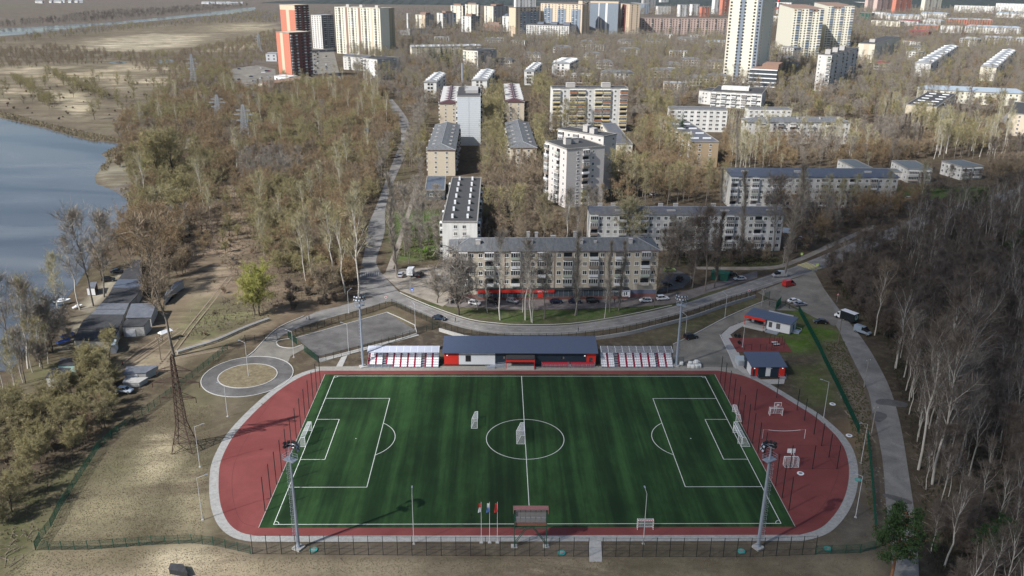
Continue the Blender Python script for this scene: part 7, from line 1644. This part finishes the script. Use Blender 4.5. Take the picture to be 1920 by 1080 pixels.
WOODMIX = [('round', 'grey', 3), ('tall', 'grey', 1), ('round', 'brown', 4), ('tall', 'brown', .5), ('round', 'rust', 4), ('birch', 'pale', .4), ('round', 'olive', 3), ('willow', 'olive', 2.5), ('tall', 'olive', .8), ('round', 'pale', 1), ('willow', 'pale', 1.2), ('willow', 'willow', .3)]
for part, pix, sp, keep in (('upper', [(235, 235), (330, 190), (440, 172), (560, 168), (690, 172), (712, 200), (745, 235), (750, 262), (738, 300), (715, 330), (240, 330), (215, 275)], 7.0, .95), ('middle', [(245, 345), (300, 320), (715, 330), (712, 380), (700, 400), (650, 420), (470, 420), (440, 330), (420, 340), (400, 430), (320, 470), (280, 480), (245, 400)], 6.4, .95),
    ('lower', [(470, 420), (690, 415), (682, 470), (672, 530), (660, 545), (600, 560), (540, 530), (480, 480)], 5.4, .9)):
    scatter(pix, sp, WOODMIX, 'leafless brown or olive tree in the %s part of the riverside wood' % part, '%s riverside wood' % part, keep*.95, sc=(.62, 1.15))
scatter([(260, 430), (330, 420), (345, 480), (300, 520), (262, 495), (238, 480)], 5, [('round', 'rust', 3), ('round', 'brown', 3), ('tall', 'brown', 1)], 'rusty brown tree at the far end of the garage row', 'trees at the far end of the garages', .9)
scatter([(190, 470), (245, 440), (250, 492), (205, 540), (178, 545)], 5.5, [('round', 'rust', 2), ('round', 'brown', 2)], 'brown tree on the bank between river and sand track', 'bank trees by the sand track', .8)
scatter([(300, 500), (340, 480), (360, 520), (300, 590), (280, 600), (275, 540)], 5.5, [('round', 'brown', 2), ('tall', 'grey', 1)], 'thin bare tree between the garages and the bare slope', 'trees between garages and slope', .6, sc=(.6, .9))
scatter([(0, 700), (60, 640), (120, 600), (135, 640), (60, 735), (0, 770)], 4.8, [('tall', 'grey', 2), ('birch', 'olive', 1), ('round', 'grey', 1)], 'bare tree on the dark river bank at the left', 'bare trees on the left river bank', .95, sc=(.5, .8))
scatter([(-60, 1000), (-60, 800), (30, 760), (120, 745), (215, 690), (235, 740), (200, 800), (150, 850), (60, 930), (0, 1000)], 4.6, [('round', 'brown', 1), ('round', 'rust', .6), ('willow', 'olive', 3), ('round', 'olive', 2), ('willow', 'pale', 1.5)], 'bushy olive brown willow outside the left fence', 'willows outside the left fence', .9, sc=(.5, .8), mg=.5)
scatter([(150, 690), (215, 665), (225, 700), (205, 750), (150, 760)], 4.5, [('willow', 'olive', 2), ('round', 'olive', 1)], 'olive crowned tree between the low sheds', 'trees between the low sheds', .9, sc=(.6, .85), mg=.5)
scatter([(540, 540), (600, 560), (645, 555), (640, 570), (560, 585), (520, 575)], 5, [('round', 'dark', 1), ('bush', 'dark', 2)], 'dark scrub on the bare slope above the drive', 'scrub above the drive', .6)
scatter([(690, 440), (700, 420), (712, 330), (742, 280), (748, 300), (722, 380), (710, 440)], 5, [('tall', 'grey', 2), ('round', 'olive', 1)], 'bare tree along the uphill street', 'trees along the uphill street', .5, mg=.3)
scatter([(740, 470), (752, 400), (790, 330), (797, 400), (830, 400), (828, 490), (760, 500)], 6, [('round', 'brown', 2), ('tall', 'grey', 2), ('tall', 'brown', 1)], 'bare tree on the green lawn left of the white gable', 'trees on the green lawn', .65, sc=(.7, 1))
scatter([(755, 330), (770, 240), (800, 215), (798, 330), (790, 345)], 6, [('round', 'brown', 2), ('tall', 'grey', 1), ('round', 'olive', 1)], 'tree between the uphill street and the cream gable', 'trees left of the cream gable', .8)
scatter([(870, 545), (1240, 545), (1240, 580), (1180, 595), (1000, 606), (900, 598), (850, 580)], 7, [('birch', 'grey', 3), ('poplar', 'grey', 2), ('tall', 'grey', 2)], 'thin bare tree on the grass strip before the shop block', 'thin trees before the shop block', .55, sc=(.5, .75), mg=.4)
scatter([(900, 470), (902, 340), (905, 300), (955, 300), (1020, 330), (1022, 440), (1100, 440), (1100, 395), (1140, 395), (1110, 470)], 5.6, [('tall', 'brown', 3), ('round', 'brown', 2), ('tall', 'olive', 1), ('birch', 'grey', 1), ('round', 'rust', 1)], 'leafless tree in the courtyard behind the shop block', 'courtyard trees behind the shop block', .85)
scatter([(905, 300), (905, 200), (940, 195), (950, 300)], 6, [('round', 'rust', 1), ('tall', 'olive', 2), ('tall', 'brown', 2)], 'leafless tree between the two hipped roof blocks', 'trees between the hipped roof blocks', .9)
scatter([(1010, 330), (990, 240), (1000, 180), (1035, 180), (1035, 245), (1120, 250), (1020, 270), (1020, 330)], 6.2, [('round', 'rust', 2), ('tall', 'olive', 2), ('tall', 'brown', 2)], 'leafless tree around the yellow balcony block', 'trees round the yellow balcony block', .85)
scatter([(1140, 395), (1140, 330), (1190, 300), (1200, 240), (1250, 230), (1300, 330), (1360, 345), (1360, 385), (1250, 388)], 6, [('birch', 'pale', 2), ('tall', 'olive', 2), ('round', 'rust', 2), ('round', 'brown', 2), ('tall', 'grey', 2)], 'leafless tree between the grey tower and the tan block', 'trees right of the grey tower', .8)
scatter([(1240, 475), (1470, 475), (1530, 460), (1500, 485), (1440, 500), (1300, 500), (1240, 498)], 5, [('tall', 'dark', 3), ('round', 'dark', 2), ('round', 'brown', 2)], 'dark bare tree in front of the white block', 'dark trees before the white block', .75, sc=(.55, .85), mg=.5)
scatter([(1245, 505), (1330, 512), (1345, 545), (1300, 560), (1240, 555)], 6, [('tall', 'dark', 2), ('poplar', 'grey', 1)], 'bare tree beside the small car park', 'trees by the small car park', .4, sc=(.5, .75), mg=.3)
scatter([(1350, 345), (1360, 240), (1400, 250), (1600, 255), (1640, 250), (1700, 255), (1700, 316), (1600, 318), (1360, 324)], 6, [('tall', 'pale', 2), ('birch', 'pale', 2), ('round', 'rust', 3), ('tall', 'grey', 2), ('round', 'brown', 2)], 'leafless tree behind the blue roofed block', 'trees behind the blue roofed block', .9, sc=(.55, 1.0))
scatter([(1370, 385), (1480, 390), (1700, 385), (1740, 395), (1640, 425), (1560, 455), (1490, 480), (1475, 400)], 5.4, [('tall', 'grey', 3), ('round', 'dark', 2), ('round', 'rust', 1), ('birch', 'pale', 1), ('tall', 'dark', 2)], 'bare tree between the blue roofed block and the street', 'trees before the blue roofed block', .9, sc=(.7, 1.05), mg=.3)
scatter([(1700, 340), (1850, 350), (1850, 360), (1720, 372)], 7, [('tall', 'dark', 2), ('round', 'dark', 2)], 'dark tree before the kindergarten', 'trees before the kindergarten', .6, sc=(.6, .8))
scatter([(1640, 300), (1650, 200), (1700, 230), (1800, 240), (1890, 250), (1880, 300), (1780, 300)], 6.5, [('tall', 'olive', 2), ('birch', 'pale', 1.6), ('round', 'rust', 1), ('round', 'brown', 2), ('poplar', 'dark', 1), ('tall', 'grey', 2)], 'budding birch or poplar right of the pale block', 'trees right of the pale block', .85)
scatter([(1850, 300), (2000, 300), (2000, 345), (1855, 345)], 7, [('tall', 'dark', 2), ('round', 'brown', 2), ('round', 'olive', 1)], 'dark tree right of the kindergarten', 'trees right of the kindergarten', .8)
scatter([(1545, 520), (1570, 490), (1640, 460), (1700, 440), (1700, 640), (1640, 640), (1600, 590)], 5, [('round', 'rust', 1.5), ('round', 'dark', 3), ('tall', 'dark', 1.5), ('birch', 'grey', 1.5), ('round', 'brown', 1)], 'brown or dark tree in the near corner of the wood right of the side street', 'wood corner right of the side street', .95, sc=(.65, 1), mg=1.2)
scatter([(1700, 440), (1810, 400), (1960, 370), (2050, 500), (2050, 640), (1700, 640)], 5.6, [('tall', 'dark', 4), ('birch', 'dark', 2), ('round', 'dark', 2), ('pine', 'pine', .8), ('round', 'brown', .5)], 'dark leafless tree in the upper right wood', 'upper right wood', .95, sc=(.7, 1.05), mg=1.2)
scatter([(1665, 650), (2050, 640), (2100, 1200), (1800, 1250), (1735, 1000), (1725, 900), (1700, 780)], 4.9, [('tall', 'dark', 4), ('birch', 'dark', 2.2), ('round', 'dark', 3), ('bush', 'dark', 1), ('pine', 'pine', .5)], 'dark leafless tree in the lower right wood', 'lower right wood', .92, sc=(.5, .95), mg=2.2)
# town and far trees
TOWN = [('round', 'brown', 3), ('round', 'grey', 3), ('round', 'rust', 1), ('tall', 'grey', 2), ('tall', 'olive', 2), ('willow', 'olive', 1.2), ('round', 'olive', 1.2), ('conifer', 'con', .12)]
scatter([(690, 172), (640, 120), (660, 104), (760, 98), (1000, 72), (1370, 72), (1480, 112), (1490, 160), (1300, 195), (1200, 200), (1030, 165), (940, 160), (900, 165), (820, 200), (760, 225)], 8.6, TOWN, 'leafless tree among the town roofs', 'trees among the town roofs', .9, sc=(.65, 1.1))
scatter([(1370, 72), (1480, 112), (1600, 112), (1700, 80), (1950, 70), (1960, 205), (1700, 235), (1480, 230), (1420, 190), (1490, 160)], 9, TOWN+[('poplar', 'grey', 1), ('willow', 'willow', .3)], 'leafless tree in the right hand quarter', 'trees in the right hand quarter', .85, sc=(.6, 1.1))
scatter([(1200, 200), (1300, 195), (1250, 230), (1200, 250), (1180, 240)], 7, TOWN, 'leafless tree left of the school', 'trees left of the school', .8)
scatter([(560, 165), (640, 160), (690, 172), (760, 205), (720, 230), (560, 175)], 7, WOODMIX, 'budding tree at the foot of the tower district', 'trees at the foot of the towers', .9)
scatter([(0, 150), (200, 140), (330, 155), (260, 230), (100, 225), (0, 205)], 15, [('bush', 'olive', 2), ('round', 'olive', 1), ('bush', 'brown', 2), ('round', 'brown', .8)], 'low shrub on the river meadow', 'shrubs on the river meadow', .55, sc=(.6, 1.2), ind=False)
for pl, n_ in (([(25, 150), (75, 185), (100, 200)], 0), ([(90, 140), (150, 165), (200, 185)], 0), ([(330, 150), (430, 140), (480, 120)], 0)):
    scatter([(pl[0][0]-6, pl[0][1]-3), (pl[0][0]+8, pl[0][1]-3), (pl[1][0]+8, pl[1][1]-3), (pl[2][0]+8, pl[2][1]), (pl[2][0]-6, pl[2][1]+5), (pl[1][0]-8, pl[1][1]+5)], 6, [('round', 'olive', 2), ('bush', 'olive', 1)], 'olive shrub row', 'meadow shrub rows', .9, sc=(.6, .9), ind=False)
scatter([(0, 95), (100, 90), (200, 100), (200, 120), (0, 130)], 11, [('round', 'brown', 2), ('bush', 'brown', 1)], 'x', 'meadow scrub', .95, ind=False, sc=(.5, 1.0))
scatter([(200, 105), (340, 100), (520, 60), (520, 100), (470, 130), (330, 150), (250, 130)], 9.5, [('round', 'olive', 2), ('round', 'brown', 2), ('bush', 'olive', 1)], 'x', 'meadow scrub two', .7, ind=False, sc=(.5, .9))
scatter([(0, 85), (60, 66), (150, 57), (230, 50), (300, 44), (390, 36), (480, 22), (520, 24), (520, 44), (440, 44), (300, 52), (200, 62), (90, 75)], 16, [('round', 'olive', 2), ('round', 'grey', 2)], 'x', 'river bank scrub', .75, ind=False, sc=(.6, 1))
scatter([(0, 52), (100, 46), (200, 40), (300, 31), (400, 20), (470, 12), (500, 12), (400, 12), (250, 22), (150, 28), (100, 38), (0, 46)], 17, [('round', 'dark', 2), ('round', 'grey', 2)], 'x', 'far bank scrub', .9, ind=False, sc=(.7, 1.2))
scatter([(240, 330), (250, 240), (330, 175), (470, 160), (560, 150), (480, 120), (380, 130), (260, 200)], 8.5, [('round', 'rust', 3), ('round', 'olive', 2), ('round', 'brown', 2), ('bush', 'brown', 1)], 'x', 'park edge wood', .8, ind=False, sc=(.6, 1))
scatter([(740, 40), (980, 38), (980, 72), (760, 96), (740, 60)], 15, TOWN, 'x', 'far town trees', .75, ind=False, sc=(.8, 1.1))
scatter([(1180, 20), (1370, 22), (1370, 34), (1180, 33)], 20, TOWN, 'x', 'far town trees b', .7, ind=False)
scatter([(1440, 30), (1490, 20), (1640, 20), (1930, 20), (1950, 70), (1700, 80), (1600, 112), (1480, 112)], 17, TOWN, 'x', 'far town trees c', .7, ind=False)
scatter([(520, 60), (560, 20), (760, 20), (900, 18), (900, 24), (760, 36), (640, 50), (600, 90)], 24, [('round', 'grey', 2)], 'x', 'far field trees', .25, ind=False)
for band in ([(-300, 3), (2300, -14), (2300, -18), (-300, -4)], [(1400, 10), (2300, 6), (2300, -4), (1400, 0)]):
    pass
scatter([(340, 640), (380, 520), (430, 410), (468, 420), (480, 500), (540, 560), (480, 600), (400, 640)], 9, [('bush', 'brown', 3), ('bush', 'rust', 2), ('bush', 'grey', 2)], 'x', 'slope scrub', .5, ind=False, sc=(.35, .8), mg=.5)
scatter([(400, 420), (430, 330), (480, 330), (480, 420), (470, 470), (430, 470), (400, 500), (340, 520), (345, 480)], 7.5, WOODMIX, 'x', 'scattered trees on the cleared strip', .55, sc=(.5, .9))
scatter([(1690, 700), (1770, 720), (1830, 800), (1800, 880), (1735, 860), (1705, 800)], 6.5, [('birch', 'grey', 3), ('birch', 'dark', 2)], 'x', 'birch stand by the side street', .8, sc=(.85, 1.1), mg=2.5)
# keep the nearest of a kind as single trees, the rest goes to the woods
ITREES.sort(key=lambda t: t[0]); lim = {'round': 300, 'tall': 300}
used = {'tree': CNT.get('round', 0)+CNT.get('tall', 0)}
for k_ in ('birch', 'poplar', 'willow', 'bush', 'conifer', 'pine'): used[TREEK[k_][1]] = CNT.get(k_, 0)
for t in ITREES:
    d, x, y, kd, cl, sc, lab, grp = t; cat = TREEK[kd][1]
    u_, v_ = pj((x, y, 5))
    if used[cat] < 298 and -10 < u_ < 1930 and -10 < v_ < 1100:
        used[cat] += 1
        kn = {'birch': 'pale stemmed birch', 'poplar': 'narrow poplar', 'willow': 'willow', 'conifer': 'spruce', 'pine': 'pine', 'bush': 'bush', 'round': 'broad bare tree', 'tall': 'upright bare tree'}[kd]
        ad = {'brown': 'brown', 'rust': 'rusty', 'olive': 'olive', 'grey': 'grey', 'pale': 'pale budding', 'willow': 'yellow green', 'dark': 'dark', 'con': 'dark', 'pine': 'green'}[cl]
        zb = ZB[grp]; fx = (u_-zb[0])/max(1, zb[1]-zb[0]); fy = (v_-zb[2])/max(1, zb[3]-zb[2])
        pos = ['far', 'middle', 'near'][min(2, max(0, int(fy*3)))]+' '+['left', 'centre', 'right'][min(2, max(0, int(fx*3)))]
        big = 'small ' if sc < zb[4]+(zb[5]-zb[4])*.33 else ('large ' if sc > zb[4]+(zb[5]-zb[4])*.67 else '')
        l2 = '%s%s %s at %s of %s' % (big, ad if kd != 'birch' else 'pale', kn.replace('pale stemmed ', ''), pos, grp)
        while len(l2.split()) > 16: l2 = l2.replace(' the ', ' ', 1) if ' the ' in l2 else ' '.join(l2.split()[:16])
        tree(x, y, kd, cl, l2, 'trees of one kind: '+l2, sc)
    else: STUFF.append(t)
# woods as stuff: one object per wood, trees instanced on its points
src = bpy.data.collections.new('wood_sources'); LODS = {}; ORDER = []
def lodsrc(kd, cl, far):
    k = (kd, cl, far)
    if k not in LODS:
        f = .22 if far else .55
        tm, cm, H = proto(kd, rt2.randrange(3), f); me = tm.copy(); 
        a = MB(); 
        for q, mi in ((tm, 0), (cm, 1)):
            a.add([v.co for v in q.vertices], [tuple(pg.vertices) for pg in q.polygons], mi)
        o = bpy.data.objects.new('wood_tree_%03d' % len(ORDER), a.mesh('wood_tree', [tm.materials[0], MCOL[cl]])); src.objects.link(o); LODS[k] = len(ORDER); ORDER.append(k)
    return LODS[k]
woods = {'woodland': [], 'far_woodland': []}
for d, x, y, kd, cl, sc, lab, grp in STUFF:
    far = d > 900; woods['far_woodland' if far else 'woodland'].append((x, y, lodsrc(kd, cl, far), sc))
def wood_nodes():
    ng = bpy.data.node_groups.new('wood', 'GeometryNodeTree'); ng.interface.new_socket('Geometry', in_out='INPUT', socket_type='NodeSocketGeometry'); ng.interface.new_socket('Geometry', in_out='OUTPUT', socket_type='NodeSocketGeometry')
    i = ng.nodes.new('NodeGroupInput'); o = ng.nodes.new('NodeGroupOutput'); ci = ng.nodes.new('GeometryNodeCollectionInfo'); ci.inputs['Collection'].default_value = src; ci.inputs['Separate Children'].default_value = True; ci.inputs['Reset Children'].default_value = True
    ip = ng.nodes.new('GeometryNodeInstanceOnPoints'); ip.inputs['Pick Instance'].default_value = True
    def na(nm, t): n = ng.nodes.new('GeometryNodeInputNamedAttribute'); n.data_type = t; n.inputs['Name'].default_value = nm; return n.outputs['Attribute']
    cx = ng.nodes.new('ShaderNodeCombineXYZ'); ng.links.new(na('rz', 'FLOAT'), cx.inputs[2])
    L = ng.links.new; L(i.outputs[0], ip.inputs['Points']); L(ci.outputs[0], ip.inputs['Instance']); L(na('kind_index', 'INT'), ip.inputs['Instance Index']); L(na('size', 'FLOAT'), ip.inputs['Scale']); L(cx.outputs[0], ip.inputs['Rotation']); L(ip.outputs[0], o.inputs[0]); return ng
ng = wood_nodes(); rw = random.Random(8)
for nm, L in woods.items():
    if not L: continue
    me = bpy.data.meshes.new(nm); me.from_pydata([(x, y, -.3) for x, y, k_, s in L], [], []); a = me.attributes.new('kind_index', 'INT', 'POINT'); a.data.foreach_set('value', [k_ for x, y, k_, s in L])
    a = me.attributes.new('size', 'FLOAT', 'POINT'); a.data.foreach_set('value', [s for x, y, k_, s in L]); a = me.attributes.new('rz', 'FLOAT', 'POINT'); a.data.foreach_set('value', [rw.uniform(0, 6.28) for _ in L])
    o = link(nm, me); md = o.modifiers.new('wood', 'NODES'); md.node_group = ng; tag(o, kind='stuff')
print('single trees', used, 'stuff', {k: len(v) for k, v in woods.items()}, 'protos', len(PROTO), len(ORDER))
# undergrowth and dry grass tufts
def tufts(name, zones, m, n, h0, h1, w_=.25, seed=3, mg=0):
    r = random.Random(seed); f = MB(); areas = []
    for pix in zones:
        P = gp(*pix); xs = [p.x for p in P]; ys = [p.y for p in P]; areas.append((P, min(xs), max(xs), min(ys), max(ys), abs(sum(P[i].x*P[(i+1) % len(P)].y-P[(i+1) % len(P)].x*P[i].y for i in range(len(P))))/2))
    T = sum(a[5] for a in areas)
    for P, x0, x1, y0, y1, A_ in areas:
        k = 0; g = 0
        while k < n*A_/T and g < n*6:
            g += 1; x, y = r.uniform(x0, x1), r.uniform(y0, y1)
            if not inpoly(x, y, P) or blocked(x, y, mg): continue
            k += 1
            for q in range(3):
                a = r.uniform(0, 6.28); h = r.uniform(h0, h1); dx, dy = math.cos(a)*w_*r.uniform(.4, 1), math.sin(a)*w_*r.uniform(.4, 1); lx, ly = r.uniform(-.4, .4)*h, r.uniform(-.4, .4)*h
                f.add([(x-dx*.4, y-dy*.4, -.5), (x+dx*.4, y+dy*.4, -.5), (x+dx+lx, y+dy+ly, h), (x-dx*.2+lx, y-dy*.2+ly, h*.8)], [(0, 1, 2, 3)])
    tag(f.build(name, m), kind='stuff')
g_str = mat('straw_blades', (.3, .25, .16), 1, .3, .3, col2=(.17, .145, .085), coord='pos'); g_brn = mat('dead_undergrowth', (.22, .175, .12), 1, .3, .3, col2=(.15, .125, .09), coord='pos'); g_drk = mat('dark_undergrowth', (.065, .052, .042), 1, .3, .3, col2=(.05, .06, .03), coord='pos')
tufts('dry_grass', [[(-20, 1100), (60, 1036), (400, 1026), (470, 1045), (1540, 1048), (1640, 1046), (1650, 1100)], [(75, 1025), (150, 890), (190, 850), (330, 745), (400, 760), (380, 1010), (250, 1015)]], g_str, 26000, .05, .16, .07)
tufts('undergrowth', [[(240, 350), (300, 320), (715, 330), (700, 400), (660, 545), (560, 570), (470, 560), (400, 470), (300, 520), (250, 470)], [(0, 1010), (0, 760), (130, 740), (215, 740), (180, 830), (60, 1020)], [(330, 640), (420, 560), (540, 560), (500, 600)]], g_brn, 16000, .15, .7, .16)
tufts('undergrowth', [[(1740, 1080), (1725, 900), (1665, 650), (1560, 530), (1700, 440), (1920, 380), (1920, 1080)]], g_drk, 12000, .2, .8, .2)
tufts('verge_grass', [[(1545, 640), (1582, 640), (1632, 760), (1640, 1000), (1600, 820)], [(1240, 480), (1450, 482), (1490, 495), (1300, 500)], [(745, 480), (760, 440), (828, 400), (828, 490)]], mat('verge_blades', (.1, .1, .05), 1, .3, .3, coord='pos'), 5000, .1, .4, .3)
tufts('reeds', [[(0, 207), (90, 232), (230, 262), (240, 270), (205, 274), (90, 246), (0, 224)], [(205, 276), (238, 272), (245, 285), (210, 300), (200, 320), (184, 318), (196, 300)], [(225, 355), (290, 345), (295, 395), (250, 420), (232, 400)]], g_str, 2600, .3, 1.2, .35)
f = MB(); rl = random.Random(12)
for pix, n in (([(340, 640), (400, 500), (440, 400), (460, 420), (475, 500), (560, 545), (540, 585), (420, 640)], 260), ([(1545, 640), (1582, 650), (1630, 760), (1600, 790)], 50), ([(1700, 800), (1760, 860), (1800, 1000), (1735, 1050)], 70), ([(0, 1030), (60, 960), (70, 1020), (20, 1080)], 40)):
    P = gp(*pix); xs = [p.x for p in P]; ys = [p.y for p in P]; k = 0
    while k < n:
        x, y = rl.uniform(min(xs), max(xs)), rl.uniform(min(ys), max(ys))
        if not inpoly(x, y, P): continue
        k += 1; a = rl.uniform(0, 6.28); L = rl.uniform(.8, 3.5); r = rl.uniform(.03, .1); c = Vector((x, y, -.1)); d = Vector((math.cos(a), math.sin(a), rl.uniform(0, .15)))*L; f.tube(c, c+d, r, r*.4, 4)
        for q in range(4): b = c+d*rl.uniform(.4, 1); f.tube(b, b+Vector((rl.uniform(-1, 1), rl.uniform(-1, 1), rl.uniform(0, .8)))*.7, r*.35, .01, 3, cap=False)
tag(f.build('fallen_branches', mat('dry_branch', (.2, .165, .13), .95, .3)), kind='stuff')
# ------------------------------------------------------------------ far hills, clouds, haze
m_for = mat('far_forest', (.022, .032, .03), 1, .3, .02, coord='pos'); m_fld = mat('far_fields', (.11, .1, .09), 1, .2, .004, coord='pos', col2=(.07, .085, .045))
def hills(name, x0, x1, y0, depth, h, m, seed, nseg=90, fl=.3):
    r = random.Random(seed); ph = [r.uniform(0, 6.28) for _ in range(5)]; f = MB(); v = []
    for i in range(nseg+1):
        x = x0+(x1-x0)*i/nseg; k = sum(math.sin(x*.0011*1.8**q+ph[q])/(1.5**q) for q in range(5))*.3; hh = h*(.75+fl*k)*min(1, 4*i/nseg, 4*(nseg-i)/nseg)
        jg = r.uniform(-2.5, 2.5)
        v += [(x, y0, -2), (x, y0+depth*.1, hh*.45+jg), (x, y0+depth*.35, hh*.85+jg), (x, y0+depth, hh)]
    f.add(v, [(4*i+j, 4*i+4+j, 4*i+5+j, 4*i+1+j) for i in range(nseg) for j in range(3)]); tag(f.build(name, m), kind='structure')
hills('forest_hills', 350, 5200, 3250, 1600, 105, m_for, 3)
hills('forest_hills', -5200, 900, 3700, 1500, 45, m_for, 5)
hills('forest_hills', -900, 300, 3150, 300, 14, m_for, 9)
hills('hills', -6500, 6500, 5200, 2500, 150, m_fld, 11)
# distant copses and villages on the river plain
for (a, b) in (((375, 8), (455, 8)), ((60, 6), (160, 5))):
    p, q = G(*a), G(*b); n = 14
    for i in range(n):
        t = (i+.5)/n; c = p.lerp(q, t); w0 = random.uniform(9, 16); f = MB().box(-w0/2, -5, 0, w0/2, 5, 5, 0); f.add([(-w0/2-.5, -5.5, 5.01), (w0/2+.5, -5.5, 5.01), (w0/2+.5, 5.5, 5.01), (-w0/2-.5, 5.5, 5.01), (-w0/2, 0, 8.5), (w0/2, 0, 8.5)], [(0, 1, 5, 4), (1, 2, 5), (2, 3, 4, 5), (3, 0, 4)], 1)
        e = empty('house', (c.x, c.y+random.uniform(-30, 30), 0), random.uniform(-.3, .3), 'pale house in the far village across the river', 'house', 'far village houses'); ww = f.mesh('wall', [w_white, r_light]); link('wall', ww, e)
# thin cloud lenses high above (they shade the right hand side)
def cloud(name, cx, cy, z, rx, ry, rz_, dens, seed):
    bm = bmesh.new(); bmesh.ops.create_icosphere(bm, subdivisions=4, radius=1)
    from mathutils import noise as mn
    for v in bm.verts:
        n_ = mn.fractal(v.co*1.4+Vector((seed, 0, 0)), 1.0, 2.0, 4); v.co = Vector((v.co.x*rx, v.co.y*ry, v.co.z*rz_))*(1+.28*n_)
    me = bpy.data.meshes.new(name); bm.to_mesh(me); bm.free(); me.polygons.foreach_set('use_smooth', [True]*len(me.polygons))
    m = bpy.data.materials.new(name+'_vapour'); m.use_nodes = True; nt = m.node_tree; nt.nodes.clear(); ou = nd(nt, 'ShaderNodeOutputMaterial'); vo = nd(nt, 'ShaderNodeVolumePrincipled'); vo.inputs['Density'].default_value = dens; vo.inputs['Color'].default_value = (.95, .95, .95, 1); vo.inputs['Anisotropy'].default_value = .3
    nt.links.new(vo.outputs[0], ou.inputs['Volume']); me.materials.append(m); o = link(name, me, None, (cx, cy, z)); tag(o, kind='structure'); return o
zc = 900; off = sd/sd.z*zc
cloud('cloud', off.x+232, off.y+0, zc, 235, 300, 60, .015, 2)
hz = MB().box(-7000, -430, -5, 7000, 3900, 135); hzm = bpy.data.materials.new('haze_air'); hzm.use_nodes = True; nt = hzm.node_tree; nt.nodes.clear(); ou = nd(nt, 'ShaderNodeOutputMaterial'); vo = nd(nt, 'ShaderNodeVolumePrincipled')
vo.inputs['Density'].default_value = 2.2e-5; vo.inputs['Color'].default_value = (.86, .92, 1, 1); nt.links.new(vo.outputs[0], ou.inputs['Volume'])
ho = hz.build('haze', hzm); tag(ho, kind='stuff')
